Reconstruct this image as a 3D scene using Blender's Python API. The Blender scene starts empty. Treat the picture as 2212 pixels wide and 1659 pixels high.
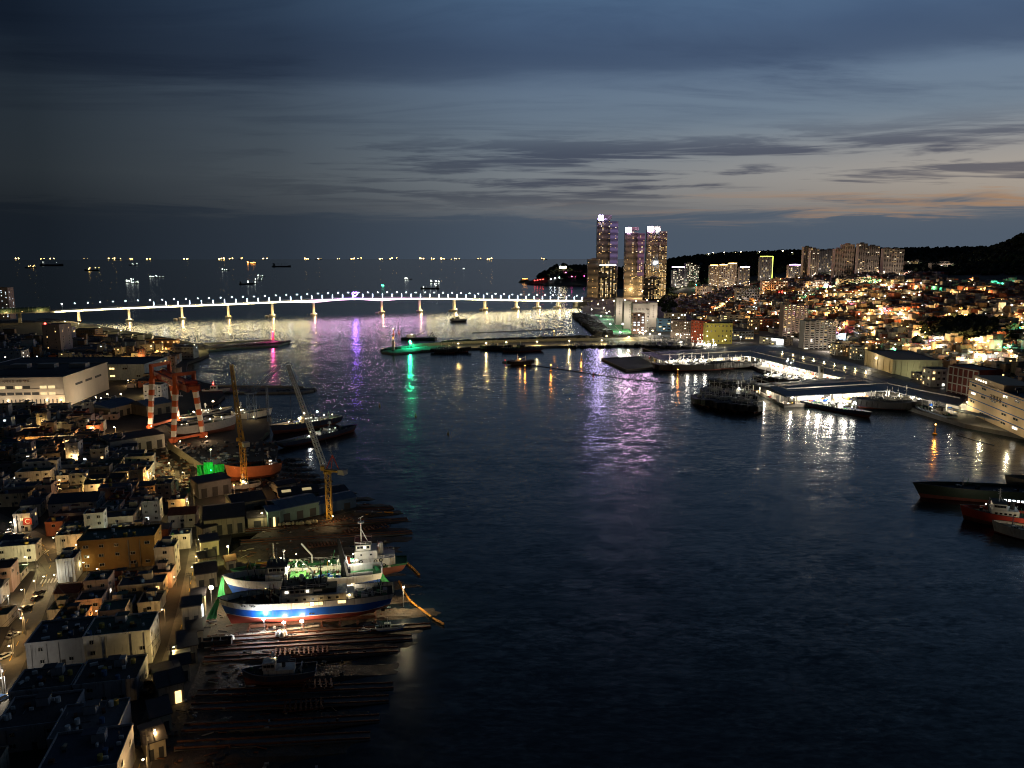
import bpy, math, random
from mathutils import Vector, Matrix
from mathutils.geometry import tessellate_polygon
RND = random.Random(7)
rad = math.radians
scene = bpy.context.scene
COL = scene.collection

# ------------------------------------------------------------------ camera
CAM_H = 127.0; FPX = 1690.0; CX = 1106.0; CY = 829.5; EARTH = 6371000.0
PITCH = math.atan(270 / FPX) + math.sqrt(2 * CAM_H / EARTH)
cam_data = bpy.data.cameras.new('camera')
cam_data.sensor_width = 36.0
cam_data.lens = 36.0 * FPX / 2212.0
cam_data.clip_start = 1.0
cam_data.clip_end = 200000.0
cam = bpy.data.objects.new('camera', cam_data)
cam.location = (0, 0, CAM_H)
cam.rotation_euler = (math.pi / 2 - PITCH, 0, 0)
COL.objects.link(cam)
scene.camera = cam

# ------------------------------------------------------------------ render look
scene.render.engine = 'CYCLES'
scene.view_settings.view_transform = 'Standard'
scene.view_settings.look = 'None'
scene.view_settings.exposure = 0.0
scene.view_settings.gamma = 1.0
scene.cycles.use_denoising = True
scene.cycles.max_bounces = 4
scene.cycles.diffuse_bounces = 2
scene.cycles.glossy_bounces = 3
scene.cycles.transmission_bounces = 2
scene.cycles.sample_clamp_indirect = 6.0
scene.cycles.sample_clamp_direct = 0.0
scene.cycles.caustics_reflective = False
scene.cycles.caustics_refractive = False
scene.cycles.use_light_tree = True
scene.cycles.use_adaptive_sampling = True
scene.cycles.adaptive_threshold = 0.01
scene.cycles.filter_width = 1.05
scene.cycles.denoising_prefilter = 'ACCURATE'

# ------------------------------------------------------------------ node helpers
class NT:
    def __init__(self, tree):
        self.t = tree; tree.nodes.clear()
    def n(self, kind, **kw):
        nd = self.t.nodes.new(kind)
        for k, v in kw.items():
            setattr(nd, k, v)
        return nd
    def put(self, sock, val):
        if isinstance(val, (int, float)):
            sock.default_value = val
        elif isinstance(val, (tuple, list)):
            v = tuple(val)
            if len(sock.default_value) == 4 and len(v) == 3: v = v + (1,)
            sock.default_value = v
        else:
            self.t.links.new(val, sock)
    def m(self, op, a, b=None, c=None, clamp=False):
        nd = self.n('ShaderNodeMath', operation=op); nd.use_clamp = clamp
        self.put(nd.inputs[0], a)
        if b is not None: self.put(nd.inputs[1], b)
        if c is not None: self.put(nd.inputs[2], c)
        return nd.outputs[0]
    def vm(self, op, a, b=None):
        nd = self.n('ShaderNodeVectorMath', operation=op)
        self.put(nd.inputs[0], a)
        if b is not None: self.put(nd.inputs[1], b)
        return nd.outputs[1] if op in ('DOT_PRODUCT', 'LENGTH') else nd.outputs[0]
    def xyz(self, x, y, z):
        nd = self.n('ShaderNodeCombineXYZ')
        for i, v in enumerate((x, y, z)): self.put(nd.inputs[i], v)
        return nd.outputs[0]
    def sep(self, v):
        nd = self.n('ShaderNodeSeparateXYZ'); self.put(nd.inputs[0], v); return nd.outputs
    def noise(self, vec, scale, detail=3.0, rough=0.5, dist=0.0):
        nd = self.n('ShaderNodeTexNoise')
        self.put(nd.inputs['Vector'], vec)
        nd.inputs['Scale'].default_value = scale
        nd.inputs['Detail'].default_value = detail
        nd.inputs['Roughness'].default_value = rough
        nd.inputs['Distortion'].default_value = dist
        return nd.outputs
    def ramp(self, fac, stops, interp='LINEAR'):
        nd = self.n('ShaderNodeValToRGB'); cr = nd.color_ramp; cr.interpolation = interp
        while len(cr.elements) < len(stops): cr.elements.new(0.5)
        for e, (p, c) in zip(cr.elements, stops):
            e.position = p; e.color = tuple(c) + (1,) if len(c) == 3 else c
        self.put(nd.inputs[0], fac)
        return nd.outputs[0]
    def mix(self, fac, a, b, mode='MIX'):
        nd = self.n('ShaderNodeMix', data_type='RGBA', blend_type=mode)
        self.put(nd.inputs[0], fac); self.put(nd.inputs[6], a); self.put(nd.inputs[7], b)
        return nd.outputs[2]
    def sstep(self, x, lo, hi):
        nd = self.n('ShaderNodeMapRange', interpolation_type='SMOOTHSTEP')
        self.put(nd.inputs[0], x); nd.inputs[1].default_value = lo; nd.inputs[2].default_value = hi
        return nd.outputs[0]

# ------------------------------------------------------------------ sky at dusk
world = bpy.data.worlds.new('World'); scene.world = world; world.use_nodes = True
w = NT(world.node_tree)
tc = w.n('ShaderNodeTexCoord')
D = tc.outputs['Generated']
dx, dy, dz = w.sep(D)
el = w.m('MULTIPLY', w.m('ARCSINE', dz), 180 / math.pi)
AZ = rad(48)                                    # where the sun went down, right of the view
hl = w.m('MAXIMUM', w.m('SQRT', w.m('ADD', w.m('MULTIPLY', dx, dx), w.m('MULTIPLY', dy, dy))), 0.02)
ca = w.m('DIVIDE', w.m('ADD', w.m('MULTIPLY', dx, math.sin(AZ)), w.m('MULTIPLY', dy, math.cos(AZ))), hl)
nish = w.n('ShaderNodeTexSky', sky_type='NISHITA')
nish.sun_disc = False; nish.sun_elevation = rad(-4.0); nish.sun_rotation = AZ; nish.altitude = 100
# colour of the clear sky against height above the horizon
e01 = w.m('DIVIDE', w.m('ADD', el, 2.0), 92.0, clamp=True)
def E(deg): return (deg + 2) / 92
base = w.ramp(e01, [(E(-2), (.044, .062, .090)), (E(1.2), (.050, .070, .100)), (E(3.4), (.096, .118, .142)), (E(5.2), (.128, .158, .186)),
                    (E(8), (.120, .158, .200)), (E(11.5), (.100, .145, .210)), (E(15), (.066, .112, .190)), (E(19), (.042, .086, .160)),
                    (E(32), (.016, .034, .066)), (E(50), (.009, .018, .036)), (E(88), (.005, .011, .022))])
az_gain = w.ramp(w.m('MULTIPLY_ADD', ca, 0.5, 0.5), [(0.0, (.10, .105, .11)), (.50, (.14, .145, .15)), (.60, (.175, .19, .20)), (.72, (.52, .53, .54)), (.84, (1.24, 1.24, 1.24)), (.93, (1.48, 1.46, 1.44)), (1.0, (1.60, 1.55, 1.50))])
sky = w.mix(1.0, base, az_gain, 'MULTIPLY')
# the last warm light low over the land
warm = w.m('MULTIPLY', w.m('POWER', w.m('MAXIMUM', ca, 0.0), 5.0), w.m('MULTIPLY', w.sstep(el, 1.0, 4.2), w.m('SUBTRACT', 1.0, w.sstep(el, 4.6, 9.5))))
sky = w.mix(1.0, sky, w.mix(warm, (0, 0, 0), (.27, .165, .062)), 'ADD')
sky = w.mix(0.25, sky, w.mix(1.0, nish.outputs[0], (.05, .05, .05), 'MULTIPLY'), 'ADD')
# cloud sheets: noise on a plane overhead, drawn out towards the sunset
den = w.m('ADD', w.m('MAXIMUM', dz, 0.0), 0.055)
px_ = w.m('DIVIDE', dx, den); py_ = w.m('DIVIDE', dy, den)
pl = w.xyz(px_, py_, 0.0)
n1 = w.noise(w.vm('MULTIPLY', pl, (0.42, 1.0, 1.0)), 0.55, 5.0, 0.55, 0.4)[0]
n2 = w.noise(w.vm('MULTIPLY', pl, (0.30, 1.0, 1.0)), 1.5, 6.0, 0.62, 0.8)[0]
n3 = w.noise(w.vm('MULTIPLY', D, (5.0, 5.0, 60.0)), 1.0, 5.0, 0.6, 0.5)[0]
# broad dark band high up
bw = w.m('ADD', w.m('ADD', el, w.m('MULTIPLY', w.m('SUBTRACT', n1, 0.5), 7.0)), w.m('MULTIPLY', w.m('SUBTRACT', n2, 0.5), 3.5))
band = w.m('MULTIPLY', w.sstep(bw, 10.2, 12.6), w.m('SUBTRACT', 1.0, w.sstep(bw, 13.0, 17.2)))
sky = w.mix(w.m('MULTIPLY', band, 0.80), sky, w.mix(1.0, sky, (.42, .46, .56), 'MULTIPLY'))
high = w.sstep(n2, .46, .72)
sky = w.mix(w.m('MULTIPLY', high, w.m('MULTIPLY', w.sstep(el, 6.0, 11.0), 0.60)), sky, w.mix(1.0, sky, (.45, .48, .58), 'MULTIPLY'))
# streaky bank in the middle of the clear strip
st = w.m('MULTIPLY', w.sstep(w.m('ADD', w.m('ADD', n3, w.m('MULTIPLY', w.m('SUBTRACT', n2, .5), .8)), w.m('MULTIPLY', w.m('SUBTRACT', n1, .5), .9)), .44, .64), w.m('MULTIPLY', w.sstep(el, 2.4, 4.6), w.m('SUBTRACT', 1.0, w.sstep(el, 6.6, 9.2))))
sky = w.mix(w.m('MULTIPLY', st, w.m('MULTIPLY', w.sstep(ca, .25, .75), 1.0)), sky, w.mix(1.0, sky, (.36, .38, .48), 'MULTIPLY'))
# low deck over the horizon with a ragged, lit upper rim
dk = w.m('ADD', el, w.m('MULTIPLY', w.m('SUBTRACT', n3, 0.5), 5.5))
deck = w.m('SUBTRACT', 1.0, w.sstep(dk, 2.1, 3.3))
sky = w.mix(w.m('MULTIPLY', deck, 0.90), sky, w.mix(1.0, az_gain, (.056, .076, .106), 'MULTIPLY'))
rim = w.m('MULTIPLY', w.m('MULTIPLY', w.sstep(dk, 2.3, 2.9), w.m('SUBTRACT', 1.0, w.sstep(dk, 3.0, 3.9))), w.m('POWER', w.m('MAXIMUM', ca, 0.0), 7.0))
sky = w.mix(w.m('MULTIPLY', rim, w.sstep(n2, .38, .62)), sky, (.42, .24, .13))
bg = w.n('ShaderNodeBackground'); w.put(bg.inputs[0], sky); bg.inputs[1].default_value = 0.92
wo = w.n('ShaderNodeOutputWorld'); w.put(wo.inputs[0], bg.outputs[0])

# the afterglow of the sun just under the horizon, very weak
sun_data = bpy.data.lights.new('sun', 'SUN'); sun_data.energy = 0.02; sun_data.angle = rad(20); sun_data.color = (1, .82, .68)
sun = bpy.data.objects.new('sun', sun_data); COL.objects.link(sun)
sun.rotation_euler = Vector((-math.sin(AZ), -math.cos(AZ), -0.12)).to_track_quat('-Z', 'Y').to_euler()

# ------------------------------------------------------------------ pixels to places (2212 x 1659 grid)
_c, _s = math.cos(PITCH), math.sin(PITCH)
def ray(u, v):
    x = (u - CX) / FPX; y = -(v - CY) / FPX
    return Vector((x, _c + y * _s, -_s + y * _c))
def P(u, v, z=0.0):
    d = ray(u, v); t = (z - CAM_H) / d.z
    return Vector((d.x * t, d.y * t, z))
def W(x, y, z):
    zz = z - CAM_H; f = y * _c - zz * _s; up = y * _s + zz * _c
    return CX + FPX * x / f, CY - FPX * up / f
def ztop(x, y, v):
    lo, hi = -50.0, 700.0
    for _ in range(50):
        m = (lo + hi) / 2
        if W(x, y, m)[1] > v: lo = m
        else: hi = m
    return lo

# ------------------------------------------------------------------ materials
MATS = {}
def mat(name, col, rough=0.75, metal=0.0, var=0.25, scale=0.6, bump=0.0, col2=None, spec=0.4, stain=None, stain_amt=.5):
    if name in MATS: return MATS[name]
    mt = bpy.data.materials.new(name); mt.use_nodes = True; t = NT(mt.node_tree)
    ge = t.n('ShaderNodeNewGeometry')
    n = t.noise(ge.outputs['Position'], scale, 5.0, 0.62)[0]
    st_ = t.noise(t.vm('MULTIPLY', ge.outputs['Position'], (1.0, 1.0, 0.18)), scale * 2.3, 4.0, 0.6)[0]
    k = t.m('MULTIPLY_ADD', t.m('SUBTRACT', t.m('ADD', n, t.m('MULTIPLY', st_, .6)), .8), var * 2.2, 1.0)
    if col2 is not None:
        c0 = t.mix(t.sstep(n, .38, .64), col, col2)
    else:
        c0 = t.mix(0.0, col, col)
    if stain is not None:      # weather streaks running down the wall or plating
        sk = t.noise(t.vm('MULTIPLY', ge.outputs['Position'], (1.0, 1.0, 0.07)), 1.3, 4.0, .6)[0]
        sb = t.noise(ge.outputs['Position'], .16, 3.0)[0]
        c0 = t.mix(t.m('MULTIPLY', t.m('MULTIPLY', t.sstep(sk, .50, .66), t.sstep(sb, .36, .62)), stain_amt), c0, stain)
    c = t.vm('MULTIPLY', c0, t.xyz(k, k, k))
    b = t.n('ShaderNodeBsdfPrincipled'); t.put(b.inputs['Base Color'], c)
    b.inputs['Roughness'].default_value = rough; b.inputs['Metallic'].default_value = metal
    b.inputs['Specular IOR Level'].default_value = spec
    if bump:
        bp = t.n('ShaderNodeBump'); bp.inputs['Strength'].default_value = bump; bp.inputs['Distance'].default_value = 0.3
        t.put(bp.inputs['Height'], t.noise(ge.outputs['Position'], scale * 4, 4.0)[0]); t.put(b.inputs['Normal'], bp.outputs[0])
    o = t.n('ShaderNodeOutputMaterial'); t.put(o.inputs[0], b.outputs[0])
    MATS[name] = mt
    return mt
def emit(name, col, strength, sample=False, var=0.0, scale=0.7):
    if name in MATS: return MATS[name]
    mt = bpy.data.materials.new(name); mt.use_nodes = True; t = NT(mt.node_tree)
    e = t.n('ShaderNodeEmission'); e.inputs[0].default_value = tuple(col) + (1,); e.inputs[1].default_value = strength
    if var:
        ge = t.n('ShaderNodeNewGeometry')
        t.put(e.inputs[1], t.m('MULTIPLY', t.m('MAXIMUM', t.m('MULTIPLY_ADD', t.noise(ge.outputs['Position'], scale, 2.0)[0], 2 * var, 1 - var), 0.05), strength))
    o = t.n('ShaderNodeOutputMaterial'); t.put(o.inputs[0], e.outputs[0])
    mt.cycles.emission_sampling = 'FRONT_BACK' if sample else 'NONE'
    MATS[name] = mt
    return mt

# ------------------------------------------------------------------ mesh building
class MB:
    def __init__(self): self.v = []; self.f = []; self.mi = []
    def add(self, vs, fs, m=0):
        o = len(self.v); self.v.extend([tuple(p) for p in vs])
        for f in fs: self.f.append(tuple(i + o for i in f)); self.mi.append(m)
        return self
    def box(self, c, d, rz=0.0, m=0):
        cx, cy, cz = c; a, b, h = d[0] / 2, d[1] / 2, d[2] / 2; k, s = math.cos(rz), math.sin(rz)
        vs = [(cx + x * k - y * s, cy + x * s + y * k, cz + z) for z in (-h, h) for x, y in ((-a, -b), (a, -b), (a, b), (-a, b))]
        return self.add(vs, [(0, 3, 2, 1), (4, 5, 6, 7), (0, 1, 5, 4), (1, 2, 6, 5), (2, 3, 7, 6), (3, 0, 4, 7)], m)
    def bar(self, p, q, w, h=None, m=0, taper=1.0):
        p = Vector(p); q = Vector(q); d = q - p
        if d.length < 1e-6: return self
        d.normalize(); up = Vector((0, 0, 1)) if abs(d.z) < .95 else Vector((0, 1, 0))
        s = d.cross(up).normalized(); u = s.cross(d); h = h or w
        vs = [pt + s * (i * w / 2 * k) + u * (j * h / 2 * k) for pt, k in ((p, 1), (q, taper)) for i, j in ((-1, -1), (1, -1), (1, 1), (-1, 1))]
        return self.add(vs, [(3, 2, 1, 0), (4, 5, 6, 7), (0, 1, 5, 4), (1, 2, 6, 5), (2, 3, 7, 6), (3, 0, 4, 7)], m)
    def tube(self, p, q, r0, r1=None, n=8, m=0, cap=True):
        p = Vector(p); q = Vector(q); r1 = r0 if r1 is None else r1; d = (q - p).normalized()
        up = Vector((0, 0, 1)) if abs(d.z) < .95 else Vector((0, 1, 0))
        s = d.cross(up).normalized(); u = s.cross(d); vs = []
        for pt, r in ((p, r0), (q, r1)):
            for i in range(n):
                a = 2 * math.pi * i / n; vs.append(pt + (s * math.cos(a) + u * math.sin(a)) * r)
        fs = [(i, (i + 1) % n, n + (i + 1) % n, n + i) for i in range(n)]
        if cap: fs += [tuple(range(n - 1, -1, -1)), tuple(range(n, 2 * n))]
        return self.add(vs, fs, m)
    def lathe(self, c, prof, n=12, m=0):
        vs = [(c[0] + r * math.cos(2 * math.pi * i / n), c[1] + r * math.sin(2 * math.pi * i / n), c[2] + z) for r, z in prof for i in range(n)]
        fs = [(k * n + i, k * n + (i + 1) % n, (k + 1) * n + (i + 1) % n, (k + 1) * n + i) for k in range(len(prof) - 1) for i in range(n)]
        fs += [tuple(range(n - 1, -1, -1)), tuple((len(prof) - 1) * n + i for i in range(n))]
        return self.add(vs, fs, m)
    def ball(self, c, r, n=8, m=0, sq=1.0):
        prof = [(max(r * math.sin(math.pi * k / 6), .02 * r), -r * sq * math.cos(math.pi * k / 6)) for k in range(7)]
        return self.lathe(c, prof, n, m)
    def prism(self, poly, z0, z1, m=0, mtop=None):
        n = len(poly); lo = [(p[0], p[1], z0) for p in poly]; hi = [(p[0], p[1], z1(p) if callable(z1) else z1) for p in poly]
        area = sum(poly[i][0] * poly[(i + 1) % n][1] - poly[(i + 1) % n][0] * poly[i][1] for i in range(n))
        sides = [(i, (i + 1) % n, n + (i + 1) % n, n + i) if area > 0 else ((i + 1) % n, i, n + i, n + (i + 1) % n) for i in range(n)]
        self.add(lo + hi, sides, m)
        tris = tessellate_polygon([[Vector((p[0], p[1], 0)) for p in poly]])
        fs = []
        for t in tris:
            a, b, c = (poly[i] for i in t)
            cr = (b[0] - a[0]) * (c[1] - a[1]) - (b[1] - a[1]) * (c[0] - a[0])
            fs.append(tuple(t) if cr > 0 else tuple(reversed(t)))
        self.add(hi, fs, m if mtop is None else mtop)
        return self
    def lattice(self, p, q, wdt, cell, t=0.18, m=0, w2=None):
        p = Vector(p); q = Vector(q); d = q - p; L = d.length; d.normalize(); w2 = wdt if w2 is None else w2
        up = Vector((0, 0, 1)) if abs(d.z) < .95 else Vector((0, 1, 0))
        s = d.cross(up).normalized(); u = s.cross(d); n = max(2, int(L / cell))
        def cr(k, i, j):
            f = k / n; ww = wdt * (1 - f) + w2 * f
            return p + d * (L * f) + s * (i * ww / 2) + u * (j * ww / 2)
        cs = ((-1, -1), (1, -1), (1, 1), (-1, 1))
        for i, j in cs: self.bar(cr(0, i, j), cr(n, i, j), t, m=m)
        for k in range(n):
            for a in range(4):
                b = (a + 1) % 4
                self.bar(cr(k, *cs[a]), cr(k + 1, *cs[b]) if k % 2 == 0 else cr(k + 1, *cs[b]), t * .6, m=m)
                self.bar(cr(k, *cs[a]), cr(k, *cs[b]), t * .6, m=m)
        return self
    def mesh(self, name, mats):
        me = bpy.data.meshes.new(name); me.from_pydata(self.v, [], self.f)
        for x in (mats if isinstance(mats, (list, tuple)) else [mats]): me.materials.append(x)
        if any(self.mi): me.polygons.foreach_set('material_index', self.mi)
        me.update()
        return me
def link(name, data, parent=None):
    o = bpy.data.objects.new(name, data); COL.objects.link(o)
    if parent is not None: o.parent = parent
    return o
def obj(name, mb, mats, parent=None, smooth=False):
    me = mb.mesh(name, mats)
    if smooth: me.polygons.foreach_set('use_smooth', [True] * len(me.polygons))
    return link(name, me, parent)
def tag(o, label, cat=None, group=None, kind=None):
    o['label'] = label
    if cat: o['category'] = cat
    if group: o['group'] = group
    if kind: o['kind'] = kind
    return o
def thing(name, label, cat, loc=(0, 0, 0), rz=0.0, group=None):
    o = bpy.data.objects.new(name, None); COL.objects.link(o); o.empty_display_size = 0.5
    o.location = loc; o.rotation_euler = (0, 0, rz)
    return tag(o, label, cat, group)
def struct(name, mb, mats, label=None):
    o = obj(name, mb, mats); o['kind'] = 'structure'
    if label: o['label'] = label
    return o
UNIT = {}
def unit(kind, mats):
    ms = mats if isinstance(mats, (list, tuple)) else [mats]
    key = (kind,) + tuple(x.name for x in ms)
    if key not in UNIT:
        mb = MB()
        if kind == 'box': mb.box((0, 0, 0), (1, 1, 1))
        elif kind == 'window':          # framed window in the x-z plane, facing -y: frame, mullion, recessed glass
            mb.box((0, .12, 0), (1, .5, 1), m=1)
            for x in (-.47, .47): mb.box((x, -.2, 0), (.06, .6, 1))
            for z in (-.46, .46): mb.box((0, -.2, z), (.88, .6, .08))
            mb.box((0, -.16, 0), (.05, .5, .84))
        elif kind == 'cyl': mb.tube((0, 0, -.5), (0, 0, .5), .5, n=10)
        elif kind == 'ball': mb.ball((0, 0, 0), .5, 8)
        elif kind == 'tyre':
            n, k = 12, 6
            vs = [((.38 + .12 * math.cos(2 * math.pi * j / k)) * math.cos(2 * math.pi * i / n), .14 * math.sin(2 * math.pi * j / k), (.38 + .12 * math.cos(2 * math.pi * j / k)) * math.sin(2 * math.pi * i / n)) for i in range(n) for j in range(k)]
            mb.add(vs, [(i * k + j, ((i + 1) % n) * k + j, ((i + 1) % n) * k + (j + 1) % k, i * k + (j + 1) % k) for i in range(n) for j in range(k)])
        UNIT[key] = mb.mesh(kind, ms)
    return UNIT[key]
def piece(name, mats, parent, loc, dim, rz=0.0, kind='box', rx=0.0, ry=0.0):
    o = link(name, unit(kind, mats), parent)
    o.location = loc; o.scale = dim; o.rotation_euler = (rx, ry, rz)
    return o
def copy_tree(o, parent=None):
    c = o.copy(); COL.objects.link(c)
    if parent is not None: c.parent = parent
    for ch in o.children: copy_tree(ch, c)
    return c
def lamp_light(parent, loc, watt, col, radius=0.35, spot=None, aim=None):
    ld = bpy.data.lights.new('light', 'SPOT' if spot else 'POINT'); ld.energy = watt; ld.color = col; ld.shadow_soft_size = radius
    if spot: ld.spot_size = rad(spot); ld.spot_blend = 0.5
    o = bpy.data.objects.new('light', ld); COL.objects.link(o)
    o.location = loc
    if parent is not None: o.parent = parent
    if aim is not None: o.rotation_euler = Vector(aim).to_track_quat('-Z', 'Y').to_euler()
    return o
WARM = (1, .60, .22); YEL = (1, .70, .26); WHT = (1, .90, .74); COOL = (.86, .94, 1.0); ORG = (1, .45, .12)
M_CONC = mat('concrete', (.26, .25, .23), .85, var=.3, scale=.25)
M_DARKCONC = mat('dark_concrete', (.12, .115, .11), .9, var=.35, scale=.2)
M_ASPH = mat('asphalt', (.05, .05, .052), .8, var=.3, scale=.4)
M_STEEL = mat('steel', (.22, .22, .23), .5, .5)
M_DARK = mat('dark_steel', (.035, .036, .04), .6)
M_WHITE = mat('white_paint', (.72, .70, .66), .6, var=.18)
M_RUST = mat('rust', (.16, .06, .03), .85, var=.4, col2=(.09, .035, .02))
M_GLASS = mat('dark_glass', (.012, .015, .02), .12, spec=.6)
M_YPAINT = mat('yellow_paint', (.55, .36, .04), .6)
M_RED = mat('red_paint', (.42, .045, .03), .6)
M_ORANGE = mat('orange_red_paint', (.52, .11, .035), .6, var=.2)
M_BLUE = mat('blue_paint', (.012, .085, .42), .4, var=.15)
M_GREEN = mat('green_paint', (.03, .17, .06), .6)
L_WARM = emit('lit_warm', (1, .64, .24), 2.6, var=.4)
L_WHITE = emit('lit_white', (1, .93, .78), 4.0, var=.3)
L_COOL = emit('lit_cool', (.8, .92, 1), 3.5, var=.3)
L_LAMP = emit('lamp_glow', (1, .80, .46), 34.0)
L_NEARLAMP = emit('lamp_glow_near', (1, .86, .58), 9.0)
L_LAMPC = emit('lamp_glow_cool', (.88, .95, 1), 40.0)
L_ORANGE = emit('lamp_glow_orange', (1, .42, .08), 25.0)
L_RED = emit('lamp_glow_red', (1, .05, .04), 18.0)
L_GREEN = emit('lamp_glow_green', (.03, 1, .42), 18.0)

TEXTS = {}
def _text_meshes():
    jobs = []
    for body, sp_ in [('MARSTECH', 1.15), ('부산 시어시장 냉동 냉장', 1.25), ('C', 1.0), ('디에이치', 1.7), ('금양냉장', 1.25)] + [(c_, 1.0) for c_ in '한국수산냉동']:
        cu = bpy.data.curves.new('lettering', 'FONT'); cu.body = body; cu.size = 1.0; cu.extrude = .03; cu.align_x = 'CENTER'; cu.align_y = 'CENTER'; cu.space_character = sp_; cu.resolution_u = 3
        tmp = bpy.data.objects.new('tmp', cu); COL.objects.link(tmp); jobs.append((body, tmp))
    dg = bpy.context.evaluated_depsgraph_get(); dg.update()
    for body, tmp in jobs: TEXTS[body] = bpy.data.meshes.new_from_object(tmp.evaluated_get(dg))
    for body, tmp in jobs: bpy.data.objects.remove(tmp)
_text_meshes()
def text(name, body, loc, size, m, parent, rx=math.pi / 2, rz=0.0, **kw):
    me = TEXTS[body].copy(); me.materials.clear(); me.materials.append(m)
    o = link(name, me, parent); o.location = loc; o.rotation_euler = (rx, 0, rz); o.scale = (size,) * 3
    return o
# ================================================================== SETTING
def lerp_tab(tab, x):
    if x <= tab[0][0]: return tab[0][1]
    for (a, b), (c, d) in zip(tab, tab[1:]):
        if x <= c: return b + (d - b) * (x - a) / (c - a)
    return tab[-1][1]
def hashn(x, y):
    h = math.sin(x * 12.9898 + y * 78.233) * 43758.5453
    return h - math.floor(h)
def vnoise(x, y):
    xi, yi = math.floor(x), math.floor(y); fx, fy = x - xi, y - yi
    fx = fx * fx * (3 - 2 * fx); fy = fy * fy * (3 - 2 * fy)
    a, b = hashn(xi, yi), hashn(xi + 1, yi); c, d = hashn(xi, yi + 1), hashn(xi + 1, yi + 1)
    return (a + (b - a) * fx) * (1 - fy) + (c + (d - c) * fx) * fy

# ---- the sea, following the curve of the earth out to the horizon
def make_water():
    mb = MB(); rings = [60.0]
    while rings[-1] < 90000: rings.append(rings[-1] * 1.16)
    n = 96
    vs = [(0, 0, 0)]
    for r in rings:
        for i in range(n):
            a = 2 * math.pi * i / n; vs.append((r * math.cos(a), r * math.sin(a), -r * r / (2 * EARTH)))
    fs = [(0, 1 + i, 1 + (i + 1) % n) for i in range(n)]
    for k in range(len(rings) - 1):
        for i in range(n):
            a = 1 + k * n + i; b = 1 + k * n + (i + 1) % n; fs.append((a, a + n, b + n, b))
    mb.add(vs, fs)
    mt = bpy.data.materials.new('sea_water'); mt.use_nodes = True; t = NT(mt.node_tree)
    ge = t.n('ShaderNodeNewGeometry'); pos = ge.outputs['Position']
    # wave slopes straight from noise, so ripples stay ripples however far away
    patch = t.noise(t.vm('MULTIPLY', pos, (.5, 1.3, 1)), 0.007, 3.0, .55, 1.2)[0]
    gust = t.m('MULTIPLY_ADD', t.sstep(patch, .36, .64), 0.75, 0.48)
    acc = None
    for sc, amp, stretch in ((0.05, .034, (.5, 1, 1)), (0.20, .070, (.40, 1, 1)), (0.70, .100, (.42, 1, 1)), (2.0, .035, (.7, 1, 1))):
        c = t.noise(t.vm('MULTIPLY', pos, stretch), sc, 2.0, .5, .6)[1]
        v = t.vm('MULTIPLY', t.vm('SUBTRACT', c, (.5, .5, .5)), (amp * 2.1, amp * 2.1, 0))
        acc = v if acc is None else t.vm('ADD', acc, v)
    acc = t.vm('MULTIPLY', acc, t.xyz(gust, gust, 0.0))
    nrm = t.vm('NORMALIZE', t.vm('ADD', acc, (0, 0, 1)))
    b = t.n('ShaderNodeBsdfPrincipled')
    b.inputs['Base Color'].default_value = (.004, .010, .014, 1); b.inputs['Roughness'].default_value = .21
    b.inputs['IOR'].default_value = 1.333; b.inputs['Specular IOR Level'].default_value = .5
    t.put(b.inputs['Normal'], nrm)
    o = t.n('ShaderNodeOutputMaterial'); t.put(o.inputs[0], b.outputs[0])
    ob = struct('water', mb, mt)
    return ob
make_water()

# ---- terrain on the far shore
X0 = [(430, 470), (600, 445), (1000, 465), (1200, 450), (1500, 385), (1750, 400), (2000, 455), (2300, 520), (2700, 480), (3200, 300), (3700, 260)]
def terrain(x, y):
    s = x - lerp_tab(X0, y)
    z = -6.0
    if s > 0:
        z = 3.2 + 98 * (1 - math.exp(-s / 400)) * min(1, s / 60 + .25)
        z += 7 * (vnoise(x / 90, y / 90) - .5) * min(1, s / 150)
    g = 232 * math.exp(-((x - 1500) / 210) ** 2 / 2 - ((y - 1750) / 240) ** 2 / 2)          # mountain at the edge of the view
    rid = 40 * math.exp(-((y - 3100) / 330) ** 2 / 2) * min(1, max(0, (x - 430) / 260)) * (.90 + .2 * vnoise(x / 170, 3.3))
    head = 52 * math.exp(-((x - 300) / 92) ** 2 / 2 - ((y - 3450) / 150) ** 2 / 2) + 40 * math.exp(-((x - 190) / 60) ** 2 / 2 - ((y - 3440) / 110) ** 2 / 2)
    z = max(z, 0) + g + max(rid, 0) * (1 if x > 430 else 0) + head
    return z if z > 3.0 else -6.0
def forest(x, y):
    g = 232 * math.exp(-((x - 1500) / 210) ** 2 / 2 - ((y - 1750) / 240) ** 2 / 2)
    return g > 7 or y > 2600
mb = MB(); xs = [60 + 18 * i for i in range(141)]; ys = [430 + 24 * j for j in range(150)]
mb.add([(x, y, terrain(x, y)) for y in ys for x in xs], [(j * 141 + i, j * 141 + i + 1, (j + 1) * 141 + i + 1, (j + 1) * 141 + i) for j in range(149) for i in range(140)])
M_SOIL = mat('hill_soil', (.045, .045, .035), .95, var=.4, scale=.05, col2=(.03, .04, .02))
struct('hillside', mb, M_SOIL)
def T(u, v, zmin=3.5):
    d = ray(u, v); t = 430.0
    while t < 4200:
        x, y, z = d.x * t, d.y * t, CAM_H + d.z * t
        g = max(terrain(x, y), zmin)
        if z <= g: return Vector((x, y, g))
        t += 6.0
    return None

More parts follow.
